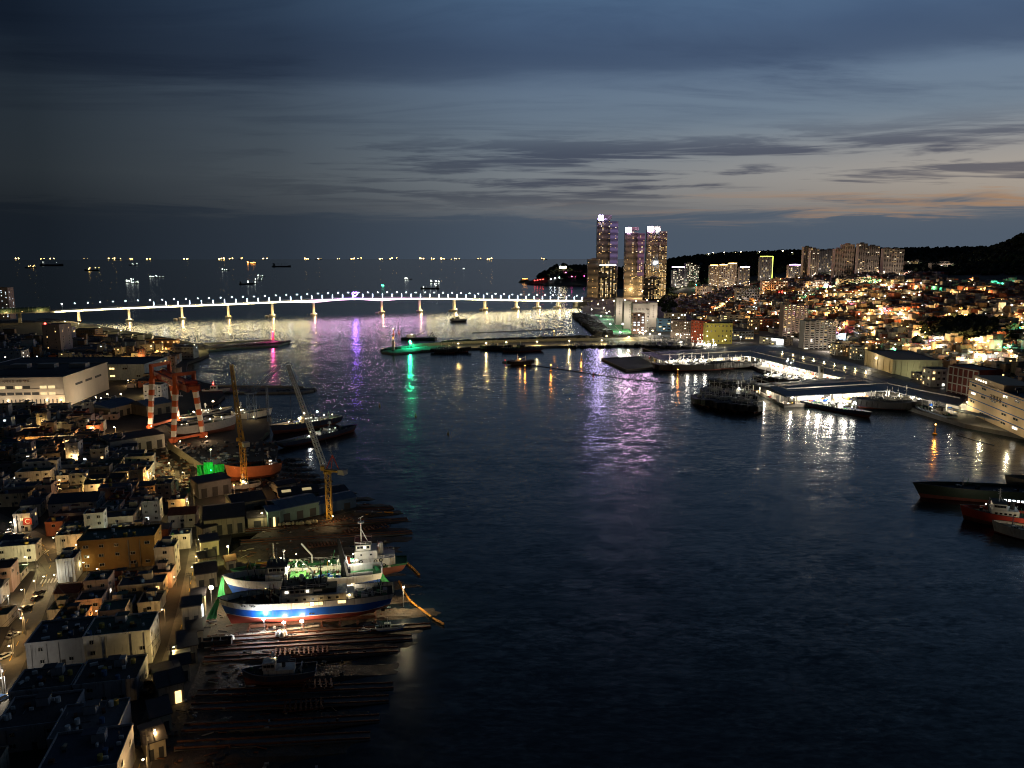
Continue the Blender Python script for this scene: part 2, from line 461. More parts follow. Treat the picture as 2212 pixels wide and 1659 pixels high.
# woods on the hills: one mass of tree crowns
M_WOOD = mat('wood_foliage', (.035, .05, .022), .9, var=.5, scale=.08, col2=(.02, .03, .016))
def wood(name, pts, label, rmin, rmax):
    mb = MB()
    for (x, y, z) in pts:
        r = RND.uniform(rmin, rmax); n = 6
        prof = [(r * .35, -.2 * r), (r * .95, .35 * r), (r * .85, .85 * r), (r * .45, 1.25 * r), (.05, 1.4 * r)]
        o = len(mb.v); vs = []
        for k, (rr, zz) in enumerate(prof):
            for i in range(n):
                a = 2 * math.pi * (i + .5 * (k % 2)) / n; q = rr * RND.uniform(.72, 1.25)
                vs.append((x + q * math.cos(a), y + q * math.sin(a), z + zz * RND.uniform(.85, 1.15)))
        mb.add(vs, [(k * n + i, k * n + (i + 1) % n, (k + 1) * n + (i + 1) % n, (k + 1) * n + i) for k in range(4) for i in range(n)])
    o = obj(name, mb, M_WOOD)
    return tag(o, label, None, None, 'stuff')
pts = []
for _ in range(14000):
    x, y = RND.uniform(900, 2300), RND.uniform(900, 2600)
    if forest(x, y) and abs(x / y) < .80 and W(x, y, terrain(x, y))[1] < 640:
        pts.append((x, y, terrain(x, y)))
wood('mountain_wood', pts[:4600], 'dark wooded mountain slope rising at the edge of the town', 5, 9)
pts = []
for _ in range(12000):
    x, y = RND.uniform(90, 2500), RND.uniform(2500, 3500)
    z = terrain(x, y)
    if z > 24 and abs(x / y) < .72: pts.append((x, y, z))
wood('ridge_wood', pts[:4200], 'dark wooded ridge and headland behind the high-rise towers', 7, 13)
pts = []
for _ in range(420):
    u, v = RND.gauss(2085, 42), RND.gauss(716, 12)
    p = T(u, v)
    if p: pts.append(tuple(p))
wood('knoll_wood', pts, 'dark clump of trees in the middle of the hillside town', 5, 8)
pts = []
for _ in range(70):
    p = T(RND.gauss(1447, 9), RND.gauss(648, 13)); pts.append(tuple(p))
wood('cliff_wood', pts, 'dark trees on the slope beside the third glass tower', 5, 8)

# ---- left bank
GZ = 2.6
def PL(lst, z=GZ): return [P(u, v, z) for u, v in lst]
M_GROUND = mat('yard_ground', (.060, .054, .047), .92, var=.45, scale=.15, col2=(.040, .037, .034))
left = [Vector((-1700, 1650, 0)), P(60, 692, GZ), P(150, 697, GZ), P(290, 719, GZ), P(440, 746, GZ), P(452, 764, GZ), P(436, 772, GZ), P(405, 783, GZ), P(400, 812, GZ), P(440, 826, GZ), P(470, 832, GZ),
        P(486, 852, GZ), P(470, 866, GZ), P(440, 876, GZ), P(470, 905, GZ), P(582, 905, GZ), P(582, 930, GZ), P(560, 950, GZ), P(600, 962, GZ), P(596, 1000, GZ), P(575, 1040, GZ), P(600, 1075, GZ), P(700, 1095, GZ),
        P(770, 1100, GZ), P(640, 1135, GZ), P(500, 1150, GZ), P(470, 1290, GZ), P(455, 1400, GZ), P(405, 1500, GZ), P(350, 1700, GZ), Vector((-60, 90, 0)), Vector((-420, 90, 0)), Vector((-1700, 700, 0))]
left = [(p.x, p.y) for p in left]
struct('ground', MB().prism(left, -4, GZ), M_GROUND)
# sloping slipway apron, from the yard down under the water
inl = PL([(575, 1000), (585, 1045), (640, 1075), (700, 1110), (560, 1150), (490, 1200), (465, 1290), (455, 1340), (445, 1400), (405, 1500), (360, 1600), (330, 1720)])
sea = PL([(650, 985), (700, 1020), (775, 1062), (880, 1105), (915, 1160), (905, 1215), (930, 1290), (990, 1345), (890, 1400), (860, 1470), (830, 1560), (740, 1720)], 0)
def resample(pl, n):
    L = [0.0]
    for a, b in zip(pl, pl[1:]): L.append(L[-1] + (b - a).length)
    out = []
    for i in range(n):
        s = L[-1] * i / (n - 1); k = 0
        while k < len(L) - 2 and L[k + 1] < s: k += 1
        f = (s - L[k]) / (L[k + 1] - L[k]); out.append(pl[k].lerp(pl[k + 1], f))
    return out
NA, NB = 230, 46
ri = [inl[0].lerp(inl[0], 0)]
def chain(pl, n):      # keep corresponding vertices together: equal steps between listed points
    out = []; seg = len(pl) - 1
    for i in range(n):
        t = seg * i / (n - 1); k = min(int(t), seg - 1); out.append(pl[k].lerp(pl[k + 1], t - k))
    return out
ci, cs_ = chain(inl, NA), chain(sea, NA)
_sd = P(500, 1348, 3) - P(812, 1326, 3); _sd.z = 0; _sd.normalize(); _sq = Vector((-_sd.y, _sd.x, 0))
vs = []
for i in range(NA):
    for j in range(NB):
        f = j / (NB - 1); p = ci[i].lerp(cs_[i], f)
        z = GZ + .03 - 2.9 * max(0, f - .12) / .88 + (vnoise(p.x / 7, p.y / 5) - .5) * .55 * min(1, f * 3) + (vnoise(p.x / 2.3 + 9, p.y / 1.7) - .5) * .3 * min(1, f * 3)
        q_ = p.dot(_sq) + .5 * (vnoise(p.x / 14, p.y / 9) - .5)
        z -= 1.25 * max(0.0, math.sin(2 * math.pi * q_ / 12.5) - .15) ** .45 * min(1, max(0, f - .15) * 3.0)
        vs.append((p.x, p.y, z - (2.0 if j == NB - 1 else 0)))
def slip_z(x, y):
    best = None
    for (a, b, c) in vs[::3]:
        d = (a - x) ** 2 + (b - y) ** 2
        if best is None or d < best[0]: best = (d, c)
    return best[1]
vs_slip = vs
M_SLIP = mat('slipway_mud', (.085, .060, .040), .75, var=.55, scale=.35, bump=.8, col2=(.040, .030, .022))
struct('slipway', MB().add(vs, [(i * NB + j, (i + 1) * NB + j, (i + 1) * NB + j + 1, i * NB + j + 1) for i in range(NA - 1) for j in range(NB - 1)]), M_SLIP)

# ---- right bank quay
QZ = 3.0
ring = [Vector((720, 300, 0)), P(2420, 985, QZ), P(2212, 940, QZ), P(2085, 916, QZ), P(1998, 890, QZ), P(1922, 866, QZ), P(1812, 836, QZ), P(1700, 811, QZ), P(1640, 797, QZ), P(1610, 782, QZ), P(1560, 766, QZ), P(1420, 757, QZ), P(1388, 750, QZ),
        P(1388, 728, QZ), P(1305, 722, QZ), P(1262, 690, QZ), P(1258, 668, QZ), P(1250, 655, QZ), Vector((190, 2150, 0)), Vector((215, 2320, 0)), Vector((260, 2500, 0)), Vector((330, 2800, 0)), Vector((620, 2800, 0)), Vector((640, 1500, 0)), Vector((720, 1000, 0))]
struct('quay_ground', MB().prism([(p.x, p.y) for p in ring], -5, QZ), M_DARKCONC)

# ---- breakwaters
def rocks(name, poly_pts, n, r, zf, label, m=None):
    mb = MB()
    for _ in range(n):
        k = RND.randrange(len(poly_pts)); (ax, ay, w_) = poly_pts[k]
        x, y = ax + RND.uniform(-w_, w_), ay + RND.uniform(-w_, w_)
        q = RND.uniform(.6, 1.3) * r; z = zf(x, y) + RND.uniform(-.3, .5) * r
        vs_ = [(x + q * RND.uniform(.6, 1.1) * a, y + q * RND.uniform(.6, 1.1) * b, z + q * RND.uniform(.5, .9) * c) for a, b, c in ((-1, -1, -1), (1, -1, -1), (1, 1, -1), (-1, 1, -1), (-1, -1, 1), (1, -1, 1), (1, 1, 1), (-1, 1, 1))]
        mb.add(vs_, [(0, 3, 2, 1), (4, 5, 6, 7), (0, 1, 5, 4), (1, 2, 6, 5), (2, 3, 7, 6), (3, 0, 4, 7)])
    return tag(obj(name, mb, m or M_ROCK), label, None, None, 'stuff')
M_ROCK = mat('armour_rock', (.10, .095, .09), .9, var=.45, scale=.2)
def line_pts(pl, step, w_):
    out = []
    for a, b in zip(pl, pl[1:]):
        n = max(1, int((b - a).length / step))
        for i in range(n):
            p = a.lerp(b, i / n); out.append((p.x, p.y, w_))
    return out
# long breakwater with a working quay on the harbour side
near = [P(u, v, 2.4) for u, v in ((905, 757), (1000, 752), (1200, 747), (1400, 745))]
far = [P(u, v, 2.4) for u, v in ((1400, 733), (1200, 735), (1000, 741), (905, 748))]
struct('breakwater_quay', MB().prism([(p.x, p.y) for p in near + far], -4, 2.4), M_CONC)
wl = [P(u, v, 2.4) for u, v in ((890, 749), (1000, 742.5), (1200, 736.5), (1400, 734))]
wall = thing('breakwater_wall', 'long pale concrete parapet wall along the harbour breakwater', 'wall', wl[0])
for a, b in zip(wl, wl[1:]):
    n = int((b - a).length / 15)
    for i in range(n):
        p, q = a.lerp(b, i / n), a.lerp(b, (i + 1) / n); d = q - p
        piece('wall_panel', M_CONC, wall, (p + q) / 2 - wl[0] + Vector((0, 0, 1.9)), (d.length * .985, 3.2, 3.8), math.atan2(d.y, d.x))
rocks('breakwater_rock', line_pts([P(832, 757, 1), P(880, 752, 1), P(960, 743, 1)], 4, 7), 420, 2.0, lambda x, y: 1.0, 'rock armour round the tip of the long breakwater')
rocks('seaward_rock', line_pts([P(960, 741, 1), P(1200, 731, 1), P(1390, 727, 1)], 6, 6), 500, 2.2, lambda x, y: 2.0, 'row of armour blocks behind the long breakwater wall')
rocks('shore_rock', line_pts([P(1252, 681, 1), P(1262, 692, 1), P(1285, 708, 1), P(1306, 724, 1)], 3, 13), 1300, 3.0, lambda x, y: 3.2, 'bank of dark armour rock beside the green sports ground')
mb = MB(); tip = [P(u, v, 2.2) for u, v in ((824, 759), (850, 763), (905, 758), (905, 748), (870, 748))]
struct('breakwater_tip', mb.prism([(p.x, p.y) for p in tip], -4, 2.2), M_CONC)
# left breakwater with the red lighthouse
lb = [P(u, v, 2.0) for u, v in ((425, 746), (500, 744), (600, 736), (622, 739), (600, 746), (520, 750), (445, 757))]
struct('left_breakwater', MB().prism([(p.x, p.y) for p in lb], -4, 2.0), M_CONC)
rocks('left_breakwater_rock', line_pts([P(620, 740, 0), P(600, 745, 0), P(520, 750, 0), P(450, 758, 0)], 5, 5), 330, 1.9, lambda x, y: .8, 'rock armour along the breakwater of the red lighthouse')
lw = [P(u, v, 2.0) for u, v in ((440, 745), (500, 742), (585, 737))]
wl2 = thing('sea_wall', 'low concrete sea wall leading to the red lighthouse', 'wall', lw[0])
for a, b in zip(lw, lw[1:]):
    n = int((b - a).length / 12)
    for i in range(n):
        p, q = a.lerp(b, i / n), a.lerp(b, (i + 1) / n); d = q - p
        piece('wall_panel', M_CONC, wl2, (p + q) / 2 - lw[0] + Vector((0, 0, 1.4)), (d.length * .985, 2.6, 2.8), math.atan2(d.y, d.x))
# inner jetty in front of the gantry basin
jt = [P(u, v, 1.6) for u, v in ((450, 835), (560, 838), (660, 838), (678, 842), (655, 846), (560, 847), (450, 845))]
struct('inner_jetty', MB().prism([(p.x, p.y) for p in jt], -4, 1.6), M_CONC)
jw = P(468, 836, 1.6), P(656, 839, 1.6)
jty = thing('jetty_wall', 'low pale wall along the inner jetty behind the cranes', 'wall', jw[0])
for i in range(12):
    p, q = jw[0].lerp(jw[1], i / 12), jw[0].lerp(jw[1], (i + 1) / 12); d = q - p
    piece('wall_panel', M_CONC, jty, (p + q) / 2 - jw[0] + Vector((0, 0, 1.0)), (d.length * .98, 1.8, 2.0), math.atan2(d.y, d.x))
rocks('jetty_rock', line_pts([P(676, 843, 0), P(600, 848, 0), P(500, 848, 0)], 4, 3), 160, 1.3, lambda x, y: .5, 'small rocks along the foot of the inner jetty')

# ---- roads of the left bank
M_YLINE = mat('yellow_line', (.55, .36, .06), .7, var=.3, scale=1.5)
M_WLINE = mat('white_line', (.55, .55, .52), .7, var=.3, scale=1.5)
ROADS = []
def road(name, pts, wdt, label, dashes=None, z=GZ, m=None):
    pl = [P(u, v, z) if isinstance(u, (int, float)) and abs(v) > 0 else u for u, v in pts]
    pl = [p for p in pl]
    zo = .012 + .005 * len(ROADS); mb = MB(); vs_ = []
    for i, p in enumerate(pl):
        d = (pl[min(i + 1, len(pl) - 1)] - pl[max(i - 1, 0)]); d.z = 0; d.normalize(); s = Vector((-d.y, d.x, 0))
        vs_ += [p + s * wdt / 2 + Vector((0, 0, zo)), p - s * wdt / 2 + Vector((0, 0, zo))]
    mb.add(vs_, [(2 * i, 2 * i + 1, 2 * i + 3, 2 * i + 2) for i in range(len(pl) - 1)])
    o = struct(name, mb, m or M_ASPH, label)
    if dashes:
        for a, b in zip(pl, pl[1:]):
            d = b - a; n = int(d.length / 7)
            for i in range(n):
                p = a.lerp(b, (i + .5) / n)
                piece('centre_line', M_YLINE, o, p + Vector((0, 0, zo + .006)), (3.4, .22, .004), math.atan2(d.y, d.x))
    ROADS.append((pl, wdt))
    return o
M_PAVE = mat('street_concrete', (.12, .11, .095), .85, var=.3, scale=.5)
road('shore_road', [(283, 1720), (305, 1640), (335, 1540), (362, 1450), (382, 1392), (400, 1320), (414, 1250), (423, 1195), (428, 1140), (408, 1090), (385, 1050), (372, 1010)], 5.6, 'narrow lit road beside the shipyard fence', True, m=M_PAVE)
road('west_street', [(-40, 1560), (15, 1440), (45, 1375), (72, 1310), (96, 1255), (112, 1215), (90, 1172), (30, 1140), (-40, 1105)], 9.0, 'street with zebra crossings on the left', True, m=M_PAVE)
road('side_street', [(100, 1208), (150, 1198), (190, 1190)], 11.0, 'wide yellow-lit street mouth beside the ochre building')
road('alley', [(-20, 925), (120, 935), (240, 945), (330, 990), (380, 1050)], 5.0, 'alley through the small houses')
road('warehouse_road', [(-40, 888), (60, 890), (150, 893), (300, 880)], 11.0, 'road in front of the long white warehouse')
road('yard_lane', [(352, 968), (400, 1000), (450, 1035)], 4.5, 'bright lane along the shipyard wall')
# zebra crossings
for cu, cv, ang, n in ((80, 1192, .0, 9), (112, 1254, .25, 6)):
    c = P(cu, cv, GZ + .060)
    root = struct('zebra_crossing', MB().box((c.x, c.y, c.z - .01), (.01, .01, .002)), M_WLINE, 'zebra crossing')
    for i in range(n):
        piece('stripe', M_WLINE, root, (c.x + (i - n / 2) * 1.15 * math.cos(ang), c.y + (i - n / 2) * 1.15 * math.sin(ang), c.z), (.55, 4.2, .006), ang + .1)
# shore road along the far embankment
road('embankment_road', [(90, 688), (150, 697), (290, 721), (430, 748)], 26.0, 'broad lit embankment road leading to the left breakwater', z=GZ + .01, m=M_PAVE)
for du in (0,):
    gp = [P(u, v, GZ + .04) for u, v in ((230, 716), (300, 727), (330, 733), (318, 735), (250, 724))]
    mbg = MB(); mbg.add(gp, [tuple(range(5))])
    struct('grass_verge', mbg, mat('grass', (.05, .09, .025), .95, var=.5, scale=.5))
# right bank roads
road('market_road', [(1880, 812), (1800, 790), (1700, 762), (1640, 748), (1560, 733), (1400, 727)], 16.0, 'lit road behind the fish market', z=QZ + .02)
road('coast_road', [(1408, 736), (1395, 722), (1352, 692), (1318, 668), (1288, 655)], 14.0, 'bright coast road beside the sports ground', z=QZ + .03, m=M_PAVE)
road('hill_street', [(1490, 716), (1535, 692), (1560, 672), (1580, 652), (1592, 640)], 9.0, 'lit street climbing straight up the hillside', z=QZ) if False else None
fld = [P(u, v, QZ + .05) for u, v in ((1284, 679), (1318, 681), (1372, 722), (1330, 727))]
mbf = MB(); mbf.add(fld, [(0, 3, 2, 1)])
ct = struct('sports_ground', mbf, mat('green_court', (.05, .30, .10), .7, var=.25, scale=.2), 'green sports courts between the rock bank and the coast road')
for i in range(1, 9):
    a, b = fld[0].lerp(fld[3], i / 9), fld[1].lerp(fld[2], i / 9); d = b - a
    piece('court_line', M_WLINE, ct, (a + b) / 2 + Vector((0, 0, .01)), (d.length * .95, .8, .006), math.atan2(d.y, d.x))
piece('court_line', M_WLINE, ct, (fld[0].lerp(fld[1], .5) + fld[3].lerp(fld[2], .5)) / 2 + Vector((0, 0, .02)), ((fld[3] - fld[0]).length, .6, .006), math.atan2(*((fld[3] - fld[0]).yx)))
# ================================================================== BRIDGE
BA = P(280, 693, 0); BB = P(1205, 664, 0); BDIR = (BB - BA).normalized(); BN = Vector((BDIR.y, -BDIR.x, 0))   # BN points to the camera side
BROT = math.atan2(BDIR.y, BDIR.x)
DECK = [(-400, 19), (-130, 23.4), (-85, 24.7), (0, 27.0), (100, 28.4), (187, 29.6), (277, 31.6), (372, 33.8), (431, 34.4), (523, 33.3), (641, 29.8), (743, 25.4), (861, 20.5), (1000, 15.5), (1120, 12)]
def bp(s, n=0.0, z=0.0): return BA + BDIR * s + BN * n + Vector((0, 0, z))
PIER_S = [-85, 0, 94, 180, 266, 350, 496, 582, 664, 739, 819, 875, 929]
def depth(s):       # girder is deepest over the piers of the main span
    d = 3.0
    for ps in (350, 496): d += 3.6 * math.exp(-((s - ps) / 34) ** 2)
    return d
bridge = thing('bridge', 'long white-lit girder bridge crossing the whole harbour mouth', 'bridge', BA)
def local(p): return p - BA
mbd, mbg, mbr = MB(), MB(), MB()
ss = [-130 + 10 * i for i in range(116)]
def strip(mb, ss, prof):
    n = len(prof(ss[0])); vs = []
    for s in ss:
        z = lerp_tab(DECK, s)
        for (off, dz) in prof(s): vs.append(local(bp(s, off, z + dz)))
    mb.add(vs, [(k * n + i, (k + 1) * n + i, (k + 1) * n + (i + 1) % n, k * n + (i + 1) % n) for k in range(len(ss) - 1) for i in range(n)])
strip(mbd, ss, lambda s: [(-10, 0), (10, 0), (10, -.9), (-10, -.9)])
strip(mbg, ss, lambda s: [(-5.5, -.95), (5.5, -.95), (5.5, -.95 - depth(s)), (-5.5, -.95 - depth(s))])
obj('deck', mbd, mat('bridge_deck', (.20, .20, .20), .8), bridge)
obj('girder', mbg, mat('bridge_girder', (.62, .60, .55), .6, var=.1), bridge)
for off in (9.9, -9.9):
    mb = MB()
    for s in ss[:-1]:
        mb.bar(local(bp(s, off, lerp_tab(DECK, s) + 1.15)), local(bp(s + 10, off, lerp_tab(DECK, s + 10) + 1.15)), .25, .35)
        mb.bar(local(bp(s, off, lerp_tab(DECK, s))), local(bp(s, off, lerp_tab(DECK, s) + 1.1)), .2)
    obj('railing', mb, M_STEEL, bridge)
mb = MB(); strip(mb, ss, lambda s: [(-.2, .02), (.2, .02), (.2, 1.0), (-.2, 1.0)]); obj('median', mb, M_CONC, bridge)
# floodlight bars along the girder, each its own fitting
L_BR = emit('bridge_light', (1.0, .84, .44), 66.0, True)
L_BRP = emit('bridge_light_pink', (1.0, .52, .95), 52.0, True)
s = -122
while s < 985:
    z = lerp_tab(DECK, s + 5)
    pink = 345 < s + 5 < 590
    st_ = 9.0 if s < 60 else 11.0
    dp = depth(s + 5)
    a, b = local(bp(s + .4, 8.4, z - 1.25 - dp * .30)), local(bp(s + st_ - .4, 8.4, lerp_tab(DECK, s + st_) - 1.25 - depth(s + st_) * .30))
    mb = MB().bar(a, b, .5, .85)
    obj('light_bar', mb, L_BRP if pink else L_BR, bridge); obj('bracket', MB().bar(local(bp(s + st_ / 2, 8.4, z - 1.2 - dp * .3)), local(bp(s + st_ / 2, 8.4, z - .8)), .25), M_STEEL, bridge)
    s += st_
M_PIER = mat('bridge_pier', (.42, .40, .36), .75, var=.2)
L_PIER = emit('pier_flood', (1, .78, .42), 30.0)
for k, ps in enumerate(PIER_S):
    z = lerp_tab(DECK, ps) - 1 - depth(ps)
    land = ps < -40
    mb = MB()
    for off in (-4.5, 4.5):
        mb.bar(local(bp(ps, off, 3.0)), local(bp(ps, off, z)), 3.6, 3.0, taper=.82)
    mb.box(tuple(local(bp(ps, 0, z - 1.0))), (3.2, 13, 2.0), BROT)
    obj('pier', mb, M_PIER, bridge)
    if not land:
        mb = MB(); c = local(bp(ps, 1, 0)); n = 14
        poly = [(c.x + (8.5 * math.cos(2 * math.pi * i / n)) * BDIR.x * .8 + 13 * math.sin(2 * math.pi * i / n) * BN.x, c.y + 8.5 * math.cos(2 * math.pi * i / n) * BDIR.y * .8 + 13 * math.sin(2 * math.pi * i / n) * BN.y) for i in range(n)]
        mb.prism(poly, -3, 3.2); obj('pile_cap', mb, M_CONC, bridge)
        if k % 2 == 0 or k > 8:
            c2 = local(bp(ps - 13, 10, 0)); poly = [(p[0] - c.x + c2.x if False else c2.x + (p[0] - c.x) * .55, c2.y + (p[1] - c.y) * .55) for p in poly]
            obj('fender_dolphin', MB().prism(poly, -3, 2.6), M_CONC, bridge)
    q = local(bp(ps + 2.6, 8.5, 3.9))
    obj('pier_lamp', MB().box(tuple(q), (1.0, 1.0, .9), BROT), L_PIER if k % 3 else L_ORANGE, bridge)
    lamp_light(bridge, local(bp(ps, 12.0, 7.5)), 14000, WARM, 0.6)
abut = P(1252, 660, 0)
obj('abutment', MB().box(tuple(local(bp(990, 0, 6.5))), (26, 24, 13), BROT), M_CONC, bridge)
obj('ramp', MB().bar(local(bp(1003, 0, 15)), local(bp(1120, -30, 9)), 18, 1.6), mat('bridge_deck', (.2, .2, .2)), bridge)
for i in range(4): obj('ramp_pier', MB().bar(local(bp(1020 + 28 * i, -4 - 7 * i, 2)), local(bp(1020 + 28 * i, -4 - 7 * i, 13 - 1.5 * i)), 2.4), M_PIER, bridge)
# street lamps: tall lantern poles on the far side, bluish light columns on the near side
L_STREET = emit('bridge_lantern', (.95, .97, 1.0), 45.0)
L_COLUMN = emit('bridge_column', (.70, .78, 1.0), 16.0)
M_POLE = mat('lamp_pole', (.35, .36, .38), .5, .3)
def bridge_lamp(s, column):
    z = lerp_tab(DECK, s)
    t = thing('bridge_lamp', 'white lantern on a slim pole standing on the lit bridge deck', 'street lamp', bp(s, -9.2, z), BROT, 'lantern poles along the bridge')
    obj('pole', MB().tube((0, 0, 0), (0, 0, 10.5), .28, .18, 6), M_POLE, t) if bridge_lamp.me is None else link('pole', bridge_lamp.me[0], t)
    if bridge_lamp.me is None:
        arm = obj('arm', MB().bar((0, 0, 10.3), (0, -2.6, 11.1), .22), M_POLE, t)
        head = obj('lamp_head', MB().box((0, -2.4, 10.95), (1.5, 1.3, .75)), L_STREET, t)
        bridge_lamp.me = [t.children[0].data, arm.data, head.data]
    else:
        link('arm', bridge_lamp.me[1], t); link('lamp_head', bridge_lamp.me[2], t)
    if column:
        c = thing('light_column', 'glowing bluish light column on the near edge of the bridge', 'light column', bp(s + 6, 9.4, z), BROT, 'light columns along the bridge')
        if bridge_lamp.col is None:
            a = obj('base', MB().lathe((0, 0, 0), [(.5, 0), (.5, .6), (.3, .9)], 8), M_POLE, c)
            b = obj('glowing_shaft', MB().box((0, 0, 4.4), (.85, .85, 7.0)), L_COLUMN, c)
            d = obj('cap', MB().box((0, 0, 8.0), (1.0, 1.0, .3)), M_POLE, c)
            bridge_lamp.col = [a.data, b.data, d.data]
        else:
            for nm, me in zip(('base', 'glowing_shaft', 'cap'), bridge_lamp.col): link(nm, me, c)
bridge_lamp.me = None; bridge_lamp.col = None
s = -112
while s < 990:
    bridge_lamp(s, s > 20); s += 21.5
for i, s in enumerate((-100, -20, 60, 140, 230, 300, 400, 520, 640, 760, 860, 960)):   # deck lighting comes from every few lanterns
    lamp_light(bridge, local(bp(s, -5, lerp_tab(DECK, s) + 9)), 4500, COOL, .5)
# heart-shaped violet light ornament at mid span
hs = bp(436, 9.6, lerp_tab(DECK, 436)); heart = thing('heart_sign', 'violet neon heart ornament at the crown of the bridge', 'light sign', hs, BROT)
obj('post', MB().bar((0, 0, 0), (0, 0, 4), .5), M_POLE, heart)
mb = MB(); pr = None
for i in range(21):
    a = 2 * math.pi * i / 20; q = Vector((5.2 * math.sin(a) ** 3 * 1.1, 0, 8.2 + .34 * (13 * math.cos(a) - 5 * math.cos(2 * a) - 2 * math.cos(3 * a) - math.cos(4 * a))))
    if pr is not None: mb.bar(pr, q, .9)
    pr = q
obj('neon_tube', mb, emit('violet_neon', (.30, .12, 1.0), 45.0, True), heart)
lamp_light(heart, (0, 3, 8), 30000, (.36, .14, 1.0), 2.5)
# noise tunnel on the approach viaduct
tun = thing('tunnel_viaduct', 'approach viaduct roofed by a ribbed greenish noise tunnel', 'viaduct', bp(-130, 0, 0), 0)
t0 = bp(-130, 0, 0)
mb = MB(); mb.bar(bp(-130, 0, 22) - t0, bp(-420, 0, 17.5) - t0, 22, 2.2); obj('deck', mb, mat('bridge_deck', (.2, .2, .2)), tun)
M_TUN = mat('tunnel_glazing', (.10, .16, .12), .35, var=.2, spec=.5)
for k in range(42):
    s = -132 - 6.6 * k; z = lerp_tab(DECK, s) - .3; mb = MB(); n = 7
    vs_ = []
    for e in (0, 5.6):
        for i in range(n + 1):
            a = math.pi * i / n; vs_.append(bp(s - e, 9.5 * math.cos(a), z + .2 + 8.2 * math.sin(a) ** .8) - t0)
    mb.add(vs_, [(i, i + 1, n + 2 + i, n + 1 + i) for i in range(n)]); obj('glazing_panel', mb, M_TUN, tun)
    mb = MB(); pr = None
    for i in range(n + 1):
        a = math.pi * i / n; q = bp(s + .5, 9.7 * math.cos(a), z + .2 + 8.5 * math.sin(a) ** .8) - t0
        if pr is not None: mb.bar(pr, q, .55)
        pr = q
    obj('rib', mb, mat('tunnel_rib', (.40, .42, .30), .6), tun)
for s in (-180, -260, -340): obj('pier', MB().bar(bp(s, 0, 2) - t0, bp(s, 0, 20) - t0, 5, 3), M_PIER, tun)
for s in range(-150, -420, -24):
    obj('tunnel_lamp', MB().box(tuple(bp(s, 9.9, lerp_tab(DECK, s) + 1.0) - t0), (2.2, .4, .5), BROT), L_WARM, tun)
for s in (-145, -200, -260, -320): lamp_light(tun, bp(s, 16, lerp_tab(DECK, s) + 2) - t0, 6000, YEL, .6)

# ================================================================== LIGHTHOUSES AND BEACONS
def lighthouse(name, label, u, v, z, h, m, glow, watt, col):
    p = P(u, v, z); t = thing(name, label, 'lighthouse', p)
    obj('base', MB().lathe((0, 0, 0), [(2.6, 0), (2.6, .8), (2.0, 1.2)], 12), M_CONC, t)
    obj('tower', MB().lathe((0, 0, 1), [(1.75, 0), (1.3, h * .72)], 12), m, t)
    obj('gallery', MB().lathe((0, 0, 1 + h * .72), [(1.9, 0), (2.1, .35), (2.1, .9), (1.95, .9), (1.95, .4)], 12), m, t)
    obj('lantern', MB().lathe((0, 0, 1.4 + h * .72), [(1.0, 0), (1.0, 1.7)], 10), glow, t)
    obj('roof', MB().lathe((0, 0, 3.1 + h * .72), [(1.3, 0), (.9, .7), (.12, 1.4), (.1, 2.0)], 10), m, t)
    if watt: lamp_light(t, (0, -3.2, 2.0 + h * .4), watt, col, .5)
    return t
lighthouse('lighthouse', 'red lighthouse floodlit pink at the tip of the left breakwater', 590, 736, 2.0, 15, mat('lighthouse_red', (.55, .03, .05), .6), emit('lantern_red', (1, .12, .10), 14), 14000, (1, .10, .40))
lighthouse('lighthouse', 'unlit white lighthouse on the rocky tip of the long breakwater', 850, 757, 2.2, 15, M_WHITE, M_GLASS, 0, None)
gl = P(886, 750, 2.2); gt = thing('navigation_light', 'bright green harbour light on the breakwater beside the white lighthouse', 'navigation light', gl)
obj('post', MB().tube((0, 0, 0), (0, 0, 5.2), .35, .28, 8), M_WHITE, gt)
obj('lantern', MB().lathe((0, 0, 5.2), [(1.0, 0), (1.15, .6), (1.15, 3.6), (1.0, 4.0)], 10), emit('green_beacon', (.02, 1, .42), 60, True), gt)
obj('cap', MB().lathe((0, 0, 9.2), [(1.3, 0), (.2, .9)], 10), M_WHITE, gt)
lamp_light(gt, (.0, -2.2, 7.2), 48000, (.02, 1, .40), 1.0)
def buoy(u, v, label, big=1.0, lit=True, col='o'):
    p = P(u, v, 0); t = thing('channel_buoy', label, 'buoy', p, 0, None)
    obj('float', MB().lathe((0, 0, -.5), [(.9 * big, 0), (1.5 * big, .5), (1.5 * big, 1.1), (.5 * big, 1.5)], 12), M_YPAINT if col == 'o' else M_RED, t)
    obj('mast', MB().lathe((0, 0, 1), [(.55 * big, 0), (.28 * big, 3.6 * big)], 8), M_YPAINT if col == 'o' else M_RED, t)
    obj('topmark', MB().ball((0, 0, 1.3 + 4.0 * big), .55 * big), M_DARK, t)
    if lit:
        obj('lamp', MB().ball((0, 0, 1.6 + 4.9 * big), .38 * big), L_ORANGE, t)
        lamp_light(t, (0, -.6, 1.7 + 4.9 * big), 2600 * big, (1, .34, .05), .45)
buoy(1135, 748 + 38, 'amber-lit buoy beside the small boat under way') if False else None
buoy(1190, 802, 'amber-lit buoy in open water right of the small workboat', 1.1)
buoy(1256, 777, 'amber-lit buoy nearest the flat pontoon on its harbour side', 1.1)
buoy(1282, 813, 'small dark mooring buoy on the floating boom', .8, False, 'r')
buoy(1464, 810, 'amber-lit buoy in front of the finger market roof', .9)
buoy(2019, 938, 'large amber-lit yellow buoy off the cold-store quay', 1.15)
buoy(850, 722, 'red buoy with orange lamp behind the breakwater tip', 1.5, True, 'r')
buoy(862, 720, 'dark unlit buoy behind the breakwater tip', 1.3, False, 'r')
buoy(1134, 800, 'amber-lit buoy directly below the small workboat', .8)
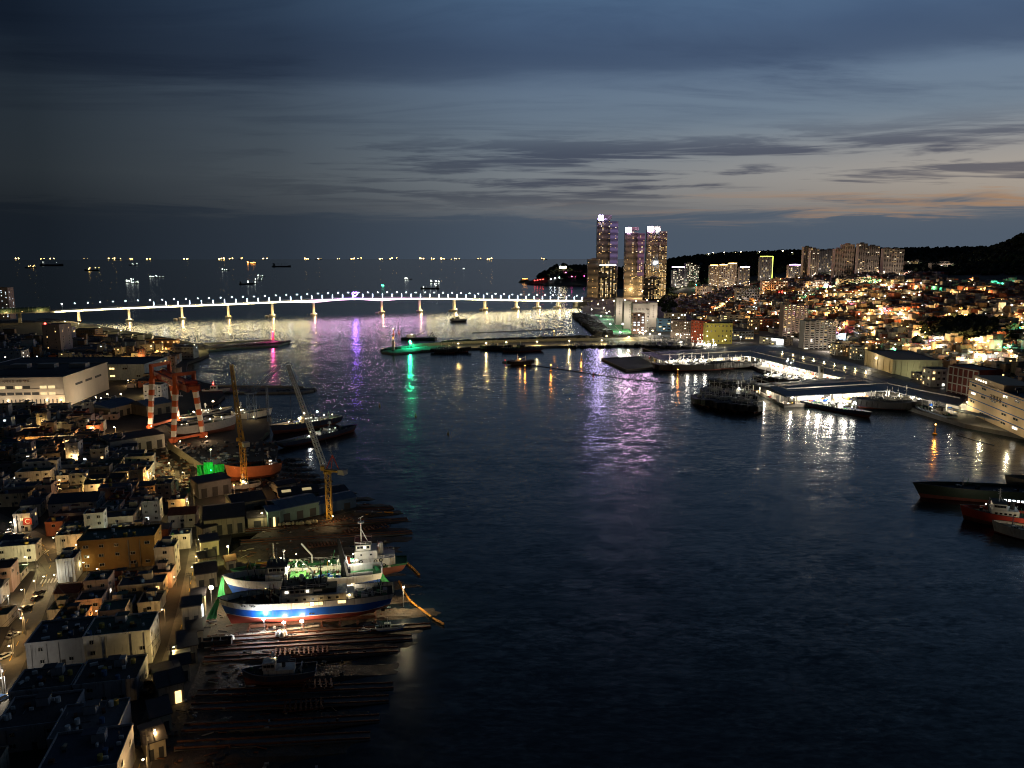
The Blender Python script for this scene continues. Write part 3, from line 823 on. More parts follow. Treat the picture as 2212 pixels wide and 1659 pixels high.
buoy(1197, 728, 'tall orange-lit beacon behind the breakwater wall', 1.6)
buoy(968, 938, 'tiny dark buoy adrift in mid harbour', .45, False)
buoy(898, 900, 'tiny buoy inside the green light streak', .45, False)
buoy(820, 878, 'tiny yellow float near the end of the inner jetty', .45, False)
# floating booms
def boom(name, pts, label, m, r=.35, z=.15):
    pl = [P(u, v, z) for u, v in pts]; root = thing(name, label, 'floating boom', pl[0])
    for a, b in zip(pl, pl[1:]):
        n = max(1, int((b - a).length / 6))
        for i in range(n):
            p, q = a.lerp(b, i / n), a.lerp(b, (i + .88) / n)
            obj('float', MB().tube(p - pl[0], q - pl[0], r, n=6), m, root)
boom('floating_boom', [(1090, 785), (1150, 789), (1250, 803), (1340, 817), (1450, 828)], 'dark floating boom drawn across the harbour below the workboat', M_DARK, .45)
boom('floating_boom', [(2066, 938), (2110, 952), (2150, 962)], 'short dark boom off the cold-store quay', M_DARK, .35)
boom('floating_boom', [(1020, 719), (1090, 716), (1200, 711)], 'dark boom behind the breakwater in the bright water', M_DARK, .6)
M_BOOM = mat('orange_boom', (.62, .26, .03), .7)
boom('oil_boom', [(868, 1205), (890, 1225), (908, 1243)], 'orange oil boom off the tanker stern, farthest of the orange booms', M_BOOM, .42, .5)
boom('oil_boom', [(862, 1255), (873, 1278), (888, 1300), (905, 1312), (935, 1335), (962, 1350)], 'long orange oil boom curving off the blue ships', M_BOOM, .42, .5)
boom('oil_boom', [(790, 1112), (830, 1106), (852, 1107)], 'orange oil boom at the end of the farthest slipway', M_BOOM, .35, .8)

# ================================================================== SHIPS AT ANCHOR OUT AT SEA
M_HULLD = mat('dark_hull', (.06, .055, .055), .6)
M_SUPER = mat('ship_white', (.55, .54, .50), .6)
SHIP_CACHE = {}
def sea_z(y): return -y * y / (2 * EARTH)
def cargo_meshes(kind):
    if kind in SHIP_CACHE: return SHIP_CACHE[kind]
    hull = MB(); L = 1.0
    st = [(-.5, .8), (-.42, 1), (.3, 1), (.42, .7), (.5, .06)]
    vs_ = []
    for x, w_ in st:
        for f, z in ((.55, -.02), (1, .035), (1, .07 + (.025 if x > .35 else 0))):
            vs_ += [(x, -w_ * f * .08, z), (x, w_ * f * .08, z)]
    fs = []
    for k in range(len(st) - 1):
        a, b = k * 6, k * 6 + 6
        for j in (0, 2): fs += [(a + j, b + j, b + j + 2, a + j + 2), (a + j + 1, a + j + 3, b + j + 3, b + j + 1)]
        fs.append((a + 4, b + 4, b + 5, a + 5))
    fs += [(0, 2, 4, 5, 3, 1)]
    hull.add(vs_, fs)
    sup = MB().box((-.38, 0, .12), (.12, .13, .11)).box((-.385, 0, .19), (.09, .15, .035)).box((-.44, 0, .18), (.035, .05, .09))
    mast = MB().tube((0, 0, 0), (0, 0, .13), .006, n=5).bar((0, 0, .12), (.1, 0, .08), .008)
    SHIP_CACHE[kind] = (hull.mesh('hull', M_HULLD), sup.mesh('superstructure', M_SUPER), mast.mesh('mast', M_STEEL))
    return SHIP_CACHE[kind]
L_SEA = {c: emit('sea_lamp_' + c, k, s_) for c, k, s_ in (('amber', (1, .62, .18), 26), ('orange', (1, .36, .06), 14), ('white', (.93, 1, .90), 6), ('green', (.1, 1, .6), 12))}
def anchored(u, v, length, label, group=None, lamp='white', n=5, size=.02, rz=0.0, dist=None, name='cargo_ship', cat='ship', watt=0):
    if dist:
        d = ray(u, v); d = d / d.y; p = Vector((d.x * dist, dist, sea_z(dist)))
    else:
        p = P(u, v, 0); p.z = sea_z(p.y)
    t = thing(name, label, cat, p, rz, group)
    for nm, me in zip(('hull', 'superstructure', 'mast'), cargo_meshes('cargo')):
        for x in ((0,) if nm != 'mast' else ((-.18, .0, .18) if dist is None else (0,))):
            o = link(nm, me, t); o.scale = (length,) * 3
            if nm == 'mast': o.location = (x * length, 0, .07 * length)
    for i in range(n):
        if i < max(1, n // 2 + 1): x, z = -.38 + RND.uniform(-.06, .08), .10 + RND.uniform(0, .16)
        else: x, z = RND.uniform(-.25, .45), .10 + RND.uniform(0, .10)
        o = link('deck_lamp', unit('ball', L_SEA[lamp]), t); o.location = (x * length, -.09 * length, z * length)
        o.scale = (size * length * RND.uniform(.6, 1.2),) * 3
    if watt: lamp_light(t, (0, -.2 * length, .2 * length), watt, {'white': (.93, 1, .9), 'orange': (1, .4, .08), 'amber': (1, .7, .3), 'green': (.1, 1, .6)}[lamp], .02 * length)
    return t
for u, big in ((36, 2.2), (90, 1), (113, 1.2), (184, .5), (240, .8), (254, .9), (280, 1.9), (320, 1.3), (402, 1.4), (476, 1.2), (498, 1.8), (519, .9), (573, 1.3), (664, 1.6), (688, 1.0), (730, .8), (760, 1.5), (776, 1.0), (824, 1.7), (842, 1.3), (852, .7), (912, 1.6), (936, 1.1), (958, 1.4), (977, .9), (990, .9), (1034, .9), (1056, 1.2)):
    L = 190 * RND.uniform(.85, 1.15)
    anchored(u, 558, L, 'amber deck-lit cargo ship anchored on the far horizon', 'ships anchored along the horizon', 'amber', 3 if big < 1 else 5, .10 * big ** .6, RND.choice((0, math.pi)) + RND.uniform(-.4, .4), dist=RND.uniform(21000, 30000), watt=0)
anchored(66, 578, 110, 'cargo ship lit amber along its stern, leftmost below the horizon row', None, 'amber', 10, .035, math.pi)
anchored(112, 573, 250, 'long unlit tanker with a lamp at each end', None, 'white', 3, .018, .1)
anchored(199, 584, 120, 'cargo ship with amber lamps all along its deck', None, 'amber', 12, .035, math.pi)
anchored(288, 572, 110, 'small ship with white lit house just under the horizon row', None, 'white', 6, .05, math.pi)
anchored(544, 569, 130, 'ship glowing orange from end to end near the horizon', None, 'orange', 22, .07, 0, watt=0)
anchored(487, 584, 60, 'lone white-lit fishing vessel between the orange ship and the bridge', None, 'white', 6, .07)
anchored(608, 576, 190, 'dark unlit tanker right of the orange-glowing ship', None, 'white', 0)
for i, (u, v) in enumerate(((283, 606), (289, 613), (277, 610))):
    anchored(u, v, 46, ('brightest', 'nearest', 'smallest')[i] + ' vessel of the white-lit cluster of three above the bridge', 'cluster of white-lit vessels', 'white', 9, .07, RND.uniform(0, 3), watt=900)
anchored(332, 600, 45, 'white-lit vessel, left one of the pair towing together', None, 'white', 5, .07)
anchored(346, 599, 48, 'white-lit vessel, right one of the pair towing together', None, 'white', 6, .07)
anchored(545, 612, 46, 'white-lit vessel, lowest of the three stepped above the bridge', None, 'white', 6, .07, watt=700)
anchored(532, 614, 60, 'dark barge beside the lowest of three stepped vessels', None, 'white', 0, name='barge', cat='barge')
anchored(559, 605, 42, 'white-lit vessel, middle of the three stepped above the bridge', None, 'white', 6, .07)
anchored(564, 597, 42, 'white-lit vessel, topmost of the three stepped above the bridge', None, 'white', 6, .07)
anchored(882, 603, 40, 'white-lit fishing vessel above the middle of the bridge', None, 'white', 6, .08, watt=900)
anchored(940, 610, 44, 'brilliant green-white squid vessel above the bridge', None, 'white', 9, .10, watt=6000)
anchored(929, 624, 70, 'dark coaster with a lamp at stem and stern near the bridge', None, 'white', 3, .05, math.pi, watt=900)
anchored(1003, 580, 25, 'tiny white-lit boat right of the squid vessel', None, 'white', 4, .14)
anchored(828, 617, 14, 'tiny boat showing a single green light', None, 'green', 4, .25, name='small_boat', cat='boat')
anchored(1175, 561, 200, 'low-lit ship on the horizon left of the headland', None, 'amber', 7, .04, 0, dist=24000)
# ================================================================== SHIPS
def hull(root, L, B, D, bands, deck_f=.80, rake=.08, flare=.55, stern=.85, sheer=.16, full=.62, decklen=None, deckmat=None, cap=None, transom=True, NS=26):
    """Lofted hull, bow to +x, keel at z=0.  bands: (from, to, material, name) as fractions of depth."""
    def top(t):                      # sheer line
        return D * (1 + sheer * (max(0, t - .45) / .55) ** 2 + .25 * sheer * (max(0, .3 - t) / .3) ** 2)
    def hb(t, f):
        b = 1.0
        if t > full:
            q = (t - full) / (1 - full); p = 1.5 + 2.0 * flare * f
            b = max(0.0, 1 - q ** p)
        if t < .16: b *= stern + (1 - stern) * (t / .16) ** .6
        bilge = min(1.0, (f / .30)) ** .45 if f < .30 else 1.0
        if t < .25: bilge *= 1 - .55 * (1 - t / .25) * max(0, 1 - f / .45)
        if t > full: bilge *= 1 - .35 * ((t - full) / (1 - full)) * max(0, 1 - f / .7)
        return B / 2 * b * max(bilge, .12 if f <= .001 else .2)
    def pt(t, f, sgn):
        x = (t - .5) * L + rake * L * f * max(0, t - .7) / .3 - .05 * L * f * max(0, .12 - t) / .12
        zk = 0.0
        if t < .14: zk = D * .26 * (1 - t / .14)
        return Vector((x, sgn * hb(t, f), zk + (top(t) - zk) * f))
    ts = [i / (NS - 1) for i in range(NS)]
    ts = [t if t < full else full + (1 - full) * (1 - (1 - (t - full) / (1 - full)) ** 1.4) for t in ts]
    out = {}
    for (f0, f1, m, nm) in bands:
        mb = MB(); k = 4; fl = [f0 + (f1 - f0) * j / (k - 1) for j in range(k)]
        for sgn in (1, -1):
            vs_ = [pt(t, f, sgn) for t in ts for f in fl]
            mb.add(vs_, [((i * k + j), (i + 1) * k + j, (i + 1) * k + j + 1, i * k + j + 1) if sgn < 0 else (i * k + j, i * k + j + 1, (i + 1) * k + j + 1, (i + 1) * k + j) for i in range(NS - 1) for j in range(k - 1)])
        if transom:
            vs_ = [pt(0, f, 1) for f in fl] + [pt(0, f, -1) for f in fl]
            mb.add(vs_, [(j, k + j, k + j + 1, j + 1) for j in range(k - 1)])
        out[nm] = obj(nm, mb, m, root, True)
    mb = MB(); vs_ = []
    for t in ts: vs_ += [pt(t, deck_f, 1), pt(t, deck_f, -1)]
    mb.add(vs_, [(2 * i, 2 * i + 1, 2 * i + 3, 2 * i + 2) for i in range(NS - 1)])
    out['deck'] = obj('deck', mb, deckmat or M_DKDECK, root)
    mb = MB()
    for sgn in (1, -1):
        for a, b in zip(ts, ts[1:]): mb.bar(pt(a, 1, sgn), pt(b, 1, sgn), .28, .16)
    mb.bar(pt(0, 1, 1), pt(0, 1, -1), .28, .16)
    obj('cap_rail', mb, cap or M_DARK, root)
    root_info = dict(pt=pt, top=top, L=L, D=D, B=B, deck=lambda t: pt(t, deck_f, 1).z, x=lambda t: (t - .5) * L)
    return root_info
M_DKDECK = mat('deck_dark', (.05, .06, .055), .85, var=.4)
M_GRDECK = mat('deck_green', (.05, .17, .065), .8, var=.35)
M_BTM = mat('antifouling_red', (.33, .055, .035), .7, var=.22, scale=.35)
M_BTMD = mat('antifouling_dull', (.17, .055, .04), .8, var=.35, scale=.35)
M_SHBLUE = mat('hull_blue', (.012, .10, .50), .35, var=.16, scale=.4, stain=(.10, .10, .14), stain_amt=.35)
M_SHBLUE2 = mat('hull_blue_worn', (.02, .08, .33), .45, var=.3, scale=.3, col2=(.03, .06, .22), stain=(.13, .055, .028), stain_amt=.7)
M_SHWHITE = mat('hull_white', (.70, .67, .60), .55, var=.24, scale=.45, stain=(.13, .055, .028), stain_amt=.55)
M_SHNAVY = mat('hull_navy', (.035, .05, .10), .5, var=.3, stain=(.13, .055, .028), stain_amt=.7)
M_TARP = mat('green_tarp', (.05, .32, .10), .8, var=.2, scale=1.2)
M_TYRE = mat('tyre_rubber', (.015, .015, .015), .9)
M_PALEWALL = mat('ship_house', (.62, .60, .54), .6, var=.2, scale=.4, stain=(.13, .055, .028), stain_amt=.6)
def house_box(root, name, c, d, m=None, wins=(), lit=None, winmat=None):
    """deckhouse block with a row of windows on each long face; wins = (count, z, w, h)"""
    p = piece(name, m or M_PALEWALL, root, c, d)
    for (n, dz, w_, h_) in wins:
        for side in (-1, 1):
            for i in range(n):
                x = c[0] + (i - (n - 1) / 2) * d[0] * .86 / n
                g = L_WHITE if lit and RND.random() < lit else M_GLASS
                o = piece('window', [M_DARK, g], root, (x, c[1] + side * (d[1] / 2 + .05), c[2] + dz), (w_, .16, h_), 0 if side < 0 else math.pi, 'window')
    return p
def rails(root, pts, h=1.1, m=None, posts=2.0):
    mb = MB()
    for a, b in zip(pts, pts[1:]):
        a = Vector(a); b = Vector(b); n = max(1, int((b - a).length / posts))
        for q in (h, h * .5): mb.bar(a + Vector((0, 0, q)), b + Vector((0, 0, q)), .09)
        for i in range(n + 1):
            p = a.lerp(b, i / n); mb.bar(p, p + Vector((0, 0, h)), .09)
    return obj('railing', mb, m or M_WHITE, root)
def clutter(root, n, x0, x1, y0, y1, z, seed, mats=None, big=1.0):
    r = random.Random(seed); mats = mats or [M_DARK, M_STEEL, M_WHITE, M_RUST, M_GREEN, M_DKDECK]
    for _ in range(n):
        x, y = r.uniform(x0, x1), r.uniform(y0, y1); k = r.random(); h = r.uniform(.5, 1.9) * big; zz = z(x) if callable(z) else z; m = r.choice(mats)
        if k < .45: piece('deck_box', m, root, (x, y, zz + h / 2), (r.uniform(.6, 2.2) * big, r.uniform(.6, 1.6) * big, h), r.uniform(-.3, .3))
        elif k < .65: piece('winch_drum', m, root, (x, y, zz + .6 * big), (1.0 * big, 1.0 * big, 1.6 * big), 0, 'cyl', math.pi / 2)
        elif k < .85: piece('vent_pipe', m, root, (x, y, zz + h * .8), (.4 * big, .4 * big, h * 1.6), 0, 'cyl')
        else: piece('derrick_post', m, root, (x, y, zz + 1.8 * h), (.22, .22, 3.6 * h), 0, 'box', r.uniform(-.15, .15), r.uniform(-.3, .3))
def mast(root, x, y, z, h, m=None, arms=3, name='mast'):
    mb = MB().tube((x, y, z), (x, y, z + h), .28, .12, 6)
    for i in range(arms):
        zz = z + h * (.55 + .16 * i); ww = 2.4 - .55 * i
        mb.bar((x, y - ww, zz), (x, y + ww, zz), .14)
        mb.bar((x - .8, y, zz), (x + .9, y, zz + .1), .14)
    mb.bar((x, y, z + h * .5), (x - 1.6, y, z), .14)
    return obj(name, mb, m or M_WHITE, root)
def flood(root, loc, watt, col=WHT, size=.5, glow=None, lit=True, name='floodlight', radius=.3):
    piece(name, glow or L_LAMP, root, loc, (size, size, size * .8), 0, 'ball')
    if lit: lamp_light(root, Vector(loc) + Vector((0, -.4, .1)), watt, col, radius)
def cradle(root, x0, x1, w_, z):
    for s_ in (-1, 1): piece('keel_block', M_RUST, root, ((x0 + x1) / 2, s_ * w_ * .22, z - .5), (x1 - x0, .6, 1.0))
    n = int((x1 - x0) / 6)
    for i in range(n + 1):
        piece('cradle_beam', M_RUST, root, (x0 + (x1 - x0) * i / n, 0, z - 1.0), (.7, w_ * 1.15, .7))

# ---- ship nearest the camera on the slip: blue, white and red
k1b, k1s = P(500, 1348, 3.4), P(812, 1326, 3.0)
d1 = k1b - k1s; ang1 = math.atan2(d1.y, d1.x); L1 = 52.0
c1 = (P(492, 1318, 8.0) + P(842, 1298, 8.0)) / 2
s1 = thing('fishing_vessel', 'freshly painted blue, white and red vessel on the nearest lit slipway', 'ship', (c1.x, c1.y, 3.6), ang1)
I1 = hull(s1, L1, 12.0, 8.4, [(0, .40, M_BTM, 'hull_bottom'), (.40, .425, M_WHITE, 'boot_stripe'), (.425, .74, M_SHBLUE, 'hull_side'), (.74, 1.0, M_SHWHITE, 'bulwark')], .80, .075, 1.15, .82, .15, .66, cap=M_DARK)
dk = I1['deck']
for i, (t0, n) in enumerate(((.87, 2), (.82, 2))):
    for j in range(2):
        q = I1['pt'](t0 - .014 * j, .90, 1)
        piece('freeing_port', M_DARK, s1, q, (.9, .12, .35), 0.3)
# near side of this ship is its port side (+y is away?), decided by heading; use both sides for wall openings
for sgn in (1, -1):
    for t0 in (.505, .475, .447, .42, .30, .275):
        q = I1['pt'](t0, .91, sgn)
        piece('side_opening', L_WARM if t0 not in (.475,) else L_WHITE, s1, q + Vector((0, sgn * .03, 0)), (1.25, .14, .95))
    for t0 in (.49, .47): piece('hull_vent', M_DARK, s1, I1['pt'](t0, .50, sgn) + Vector((0, sgn * .04, 0)), (.8, .12, .55))
zd = dk(.5)
house_box(s1, 'deckhouse', (-1.5, 0, zd + 1.5), (22, 8.2, 3.0), wins=((7, .3, .9, .7),), lit=.15)
house_box(s1, 'wheelhouse', (3.6, 0, zd + 4.2), (10, 7.2, 2.6), wins=((5, .3, 1.2, .9),), lit=.25)
house_box(s1, 'bridge_deck_house', (-5.5, 0, zd + 3.8), (7.5, 5.6, 1.8), M_DKDECK)
piece('roof_deck', M_DKDECK, s1, (1.5, 0, zd + 5.65), (15, 8.2, .25))
rails(s1, [(-6, -4.1, zd + 5.8), (9, -4.1, zd + 5.8), (9, 4.1, zd + 5.8), (-6, 4.1, zd + 5.8)])
obj('satellite_dome', MB().tube((2.5, -1.5, zd + 5.8), (2.5, -1.5, zd + 7.0), .3, n=6).ball((2.5, -1.5, zd + 7.8), .95), M_WHITE, s1, True)
mast(s1, -4, 0, zd + 5.7, 7.5, M_DARK); mast(s1, 8.2, .6, zd + 5.7, 4.5, M_DARK, 2)
obj('name_board', MB().box((-2.4, -3.66, zd + 4.6), (4.4, .12, .7)), M_WHITE, s1)
obj('name_board', MB().box((-2.4, 3.66, zd + 4.6), (4.4, .12, .7)), M_WHITE, s1)
house_box(s1, 'aft_house', (-13.5, 0, zd + 1.1), (3.2, 6.5, 2.4), wins=((1, .2, 1.0, .8),), lit=1)
obj('gangway', MB().bar((10.2, -2.5, zd + .2), (13.8, -2.5, zd + 3.4), 1.1, .2).bar((10.2, 2.5, zd + .2), (13.8, 2.5, zd + 3.4), 1.1, .2), mat('gangway_paint', (.42, .36, .22)), s1)
clutter(s1, 34, -26, -15.5, -4, 4, lambda x: dk(.5 + x / L1), 3, [M_DARK, M_DARK, M_STEEL, M_WHITE, M_GREEN])
clutter(s1, 22, 10, 23, -3.2, 3.2, lambda x: dk(.5 + x / L1), 4, [M_DARK, M_DARK, M_DKDECK, M_RUST])
clutter(s1, 26, -6, 8, -3.8, 3.8, zd + 5.8, 5, [M_DARK, M_DARK, M_DKDECK, M_STEEL], .7)
obj('deck_arch', MB().bar((12.5, -3.2, dk(.7)), (12.5, -3.2, dk(.7) + 2.8), .5).bar((12.5, 3.2, dk(.7)), (12.5, 3.2, dk(.7) + 2.8), .5).bar((12.5, -3.2, dk(.7) + 2.8), (12.5, 3.2, dk(.7) + 2.8), .5), M_RUST, s1)
rails(s1, [(-26, -4.0, dk(.05) + 1.5), (-14, -4.7, dk(.2) + 1.5)]); rails(s1, [(-26, 4.0, dk(.05) + 1.5), (-14, 4.7, dk(.2) + 1.5)])
for sgn in (1, -1): obj('anchor', MB().bar((25.6, sgn * 1.2, 6.1), (25.0, sgn * 1.55, 4.9), .3).bar((24.6, sgn * 1.7, 5.0), (25.4, sgn * 1.2, 4.8), .35), M_DARK, s1)
obj('bulbous_bow', MB().lathe((0, 0, 0), [(.1, -1.5), (.9, -1.2), (1.35, -.2), (1.4, .8)], 10), M_BTM, s1, True)
bb = s1.children[-1]; bb.rotation_euler = (0, math.pi / 2 + math.pi, 0); bb.location = (L1 * .485, 0, 1.65)
obj('propeller_shaft', MB().tube((-L1 * .40, 0, 1.7), (-L1 * .47, 0, 1.7), .45, n=8).box((-L1 * .475, 0, 2.0), (1.2, .3, 3.4)), M_RUST, s1)
cradle(s1, -22, 20, 9, 0)
flood(s1, (-13.5, -3.45, zd + 2.0), 500, WHT, .6); flood(s1, (-13.5, 3.45, zd + 2.0), 500, WHT, .6)
# three dazzling work lamps against its flank, standing on the slip between camera and ship
near_sgn = -1 if (s1.matrix_basis @ Vector((0, -1, 0)) - s1.matrix_basis @ Vector((0, 0, 0))).y < 0 else 1
for i, (u, v) in enumerate(((572, 1341), (613, 1346), (652, 1342))):
    q = P(u, v, 6.0); m_inv = s1.matrix_basis.inverted()
    base = m_inv @ q; side = I1['pt'](base.x / L1 + .5, .42, near_sgn)
    lp = s1.matrix_basis @ Vector((base.x, side.y + near_sgn * 1.5, side.z - (1.1 if i else -.4)))
    wl_ = thing('work_lamp', ('leftmost', 'middle', 'right-hand')[i] + ' dazzling work lamp shining on the nearest blue ship', 'work lamp', (lp.x, lp.y, 2.9))
    obj('stand', MB().tube((0, 0, 0), (0, 0, lp.z - 2.9), .08, n=6).bar((-.8, -.5, 0), (0, 0, 1.2), .08).bar((.8, -.5, 0), (0, 0, 1.2), .08).bar((0, .9, 0), (0, 0, 1.2), .08), M_STEEL, wl_)
    piece('lamp_head', emit('work_lamp_glow', (1, .95, .85), 60), wl_, (0, 0, lp.z - 2.9), (1.0, .5, .6))
    lamp_light(wl_, (0, -.9, lp.z - 3.0), 3900, (1, .72, .42) if i else COOL, .35)

# ---- second ship: blue and white stern trawler with green working deck
c2 = (P(522, 1262, 8.5) + P(804, 1262, 8.5)) / 2
s2 = thing('stern_trawler', 'worn blue and white stern trawler with bright green deck', 'ship', (c2.x, c2.y + 1, 3.0), ang1 + .01)
L2 = 49.0
I2 = hull(s2, L2, 11.5, 9.0, [(0, .34, M_BTMD, 'hull_bottom'), (.34, .355, M_WHITE, 'boot_stripe'), (.355, .70, M_SHBLUE2, 'hull_side'), (.70, 1.0, M_SHWHITE, 'bulwark')], .80, .10, 1.2, .92, .20, .64, deckmat=M_GRDECK, cap=M_WHITE)
dk2 = I2['deck']; zd2 = dk2(.5)
piece('forecastle_deck', M_DARK, s2, (15.5, 0, dk2(.82) + .3), (9, 6.5, .2))
mbw = MB().prism([(6.5, -4.7), (14.2, -4.3), (14.2, 4.3), (6.5, 4.7)], zd2, zd2 + 4.2); obj('bridge_house', mbw, M_SHWHITE, s2)
mbw = MB().prism([(7.2, -4.0), (13.2, -3.6), (13.8, 0), (13.2, 3.6), (7.2, 4.0)], zd2 + 4.2, zd2 + 6.6); obj('wheelhouse', mbw, M_SHWHITE, s2)
for sgn in (1, -1):
    for i in range(4): piece('window', [M_DARK, M_GLASS], s2, (8.2 + 1.35 * i, sgn * (4.03 - .06 * i), zd2 + 5.7), (1.1, .16, .9), 0 if sgn < 0 else math.pi, 'window')
piece('wheelhouse_roof', M_DKDECK, s2, (10.2, 0, zd2 + 6.75), (7.4, 8.2, .25))
mast(s2, 10.5, 0, zd2 + 6.8, 6.0, M_DARK, 3); mast(s2, 12.2, 1.6, zd2 + 6.8, 4.0, M_DARK, 2)
obj('satellite_dome', MB().tube((8.0, -1, zd2 + 6.8), (8.0, -1, zd2 + 10.4), .16, n=6).ball((8.0, -1, zd2 + 10.9), .6), M_WHITE, s2, True)
obj('foremast', MB().tube((17.0, 0, dk2(.85)), (17, 0, dk2(.85) + 4.2), .25, n=6).bar((16.2, 0, dk2(.85) + 4), (18, 0, dk2(.85) + 4.1), .3), M_WHITE, s2)
# gallows funnel leg, dark slanted
obj('funnel', MB().prism([(-15.5, -1.0), (-12.0, -1.0), (-12.0, 1.0), (-15.5, 1.0)], zd2, zd2 + 3.0).bar((-13.6, 0, zd2 + 2.5), (-11.4, 0, zd2 + 14.5), 2.4, 2.2, taper=.35), M_DARK, s2)
obj('gantry_leg', MB().bar((-14.8, -4.2, zd2), (-13.6, -3.4, zd2 + 6.5), .7).bar((-14.8, 4.2, zd2), (-13.6, 3.4, zd2 + 6.5), .7).bar((-13.6, -3.4, zd2 + 6.5), (-13.6, 3.4, zd2 + 6.5), .6), M_WHITE, s2)
mbw = MB().prism([(-23.5, -4.4), (-14.5, -4.7), (-14.5, -3.9), (-23.5, -3.6)], zd2 - .5, zd2 + 2.6); obj('aft_bulwark', mbw, M_SHWHITE, s2)
mbw = MB().prism([(-23.5, 4.4), (-14.5, 4.7), (-14.5, 3.9), (-23.5, 3.6)], zd2 - .5, zd2 + 2.6); obj('aft_bulwark', mbw, M_SHWHITE, s2)
obj('stern_ramp', MB().bar((-24.2, 0, 2.8), (-18, 0, zd2), 4.0, .3), M_STEEL, s2)
piece('fish_hatch', M_GRDECK, s2, (-1.5, 0, zd2 + .5), (11, 5.2, .9)); piece('hold_cover', mat('hold_green', (.10, .30, .08), .8), s2, (3.2, .4, zd2 + 1.2), (5.5, 5.8, 2.0))  # hold cover in a lighter green than the deck
piece('orange_liferaft', M_ORANGE, s2, (4.5, -3.2, zd2 + .8), (3.4, 1.3, 1.3), 0, 'box'); piece('orange_liferaft', M_ORANGE, s2, (4.5, 3.2, zd2 + .8), (3.4, 1.3, 1.3))
obj('deck_crane', MB().bar((-2, 1.6, zd2), (-2, 1.6, zd2 + 3.5), .5).bar((-2, 1.6, zd2 + 3.4), (2.2, 1.9, zd2 + 8.2), .42).bar((6.0, -2.5, zd2), (3.4, -1.4, zd2 + 6.4), .22).bar((-1, -2.2, zd2 + 3.6), (4.3, -2.4, zd2 + .9), .25), M_WHITE, s2)
clutter(s2, 60, -12, 6, -4.2, 4.2, zd2, 11, [M_WHITE, M_STEEL, M_YPAINT, M_GREEN, M_RUST, M_WHITE, M_BLUE])
clutter(s2, 14, 14.5, 22, -2.2, 2.2, lambda x: dk2(.5 + x / L2), 12, [M_DARK])
for sgn in (1, -1):
    for i in range(3): piece('white_bow_stripe', M_WHITE, s2, I2['pt'](.80 - .01 * i, .66 - .06 * i, sgn) + Vector((0, sgn * .05, 0)), (3.4, .1, .16), -sgn * .28)
    for t0 in (.77, .68, .64, .56, .47, .16): piece('side_lamp', L_WARM, s2, I2['pt'](t0, .72, sgn) + Vector((0, sgn * .12, 0)), (.34, .2, .34))
flood(s2, (7.0, -4.0, zd2 + 3.4), 700, WHT, .8); flood(s2, (6.0, 3.4, zd2 + 6.3), 900, COOL, .6)
flood(s2, (-16.5, -2.4, zd2 + 4.6), 1600, WHT, .8); flood(s2, (-17.8, .5, zd2 + 6.0), 900, COOL, .7); flood(s2, (1.0, 1.0, zd2 + 6.0), 3000, (1, .92, .5), .5); flood(s2, (-8.0, 1.0, zd2 + 6.5), 2200, (1, .92, .5), .45)
cradle(s2, -18, 17, 8, 0)

# ---- third: tanker hauled out, green cargo deck and white aft castle
c3 = (P(504, 1250, 4.5) + P(866, 1246, 4.5)) / 2
s3 = thing('tanker', 'hauled-out tanker with red-brown hull, green cargo deck and white aft house', 'ship', (c3.x + 1, c3.y + 1, 3.0), ang1)
L3 = 60.0
I3 = hull(s3, L3, 10, 6.0, [(0, .86, mat('tanker_red', (.26, .085, .055), .75, var=.35, scale=.3), 'hull_bottom'), (.86, 1.0, mat('tanker_green', (.03, .12, .05), .6), 'hull_side')], .94, .05, .5, .75, .16, .70, deckmat=M_GRDECK, cap=M_GREEN)
dk3 = I3['deck']; zd3 = dk3(.5)
mbw = MB().prism([(-28.5, -3.4), (-26.5, -4.6), (-13, -4.8), (-13, 4.8), (-26.5, 4.6), (-28.5, 3.4)], zd3 - .4, zd3 + 3.4); obj('aft_castle', mbw, M_PALEWALL, s3)
house_box(s3, 'accommodation', (-17.5, 0, zd3 + 4.9), (8.5, 8.0, 3.2), wins=((2, .2, .6, .6),))
house_box(s3, 'wheelhouse', (-16.5, 0, zd3 + 7.6), (5.5, 6.5, 2.4), wins=((4, .2, 1.0, .9),), lit=.3)
piece('roof_deck', M_DKDECK, s3, (-16.5, 0, zd3 + 8.95), (6.3, 7.4, .25)); rails(s3, [(-19.6, -3.6, zd3 + 9), (-13.4, -3.6, zd3 + 9), (-13.4, 3.6, zd3 + 9), (-19.6, 3.6, zd3 + 9)])
rails(s3, [(-28.2, -3.8, zd3 + 3.4), (-22, -4.6, zd3 + 3.4), (-22, -4.2, zd3 + 6.4)]); rails(s3, [(-28.2, 3.8, zd3 + 3.4), (-22, 4.6, zd3 + 3.4)])
obj('funnel', MB().lathe((-23, 0, zd3 + 3.4), [(1.1, 0), (1.0, 4.6), (.8, 4.9)], 10), M_PALEWALL, s3)
obj('signal_mast', MB().tube((-15.8, 0, zd3 + 9), (-15.8, 0, zd3 + 18.5), .32, .2, 6).bar((-18.2, 0, zd3 + 9), (-15.9, 0, zd3 + 14), .28).bar((-17, -1.4, zd3 + 17), (-17, 1.4, zd3 + 17), .2).box((-15.8, 0, zd3 + 16.8), (2.2, 2.2, .25)).bar((-15.8, -1.6, zd3 + 18), (-15.8, 1.6, zd3 + 18), .18).bar((-15, 0, zd3 + 18.3), (-16.9, 0, zd3 + 19.2), .16), M_WHITE, s3)
for zz in (16.2, 14.0):
    piece('mast_light', emit('mast_red', (1, .04, .03), 30), s3, (-15.8, -.4, zd3 + zz), (.42, .42, .42), 0, 'ball')
lamp_light(s3, (-15.0, -.9, zd3 + 15.4), 120, (1, .05, .04), .2)
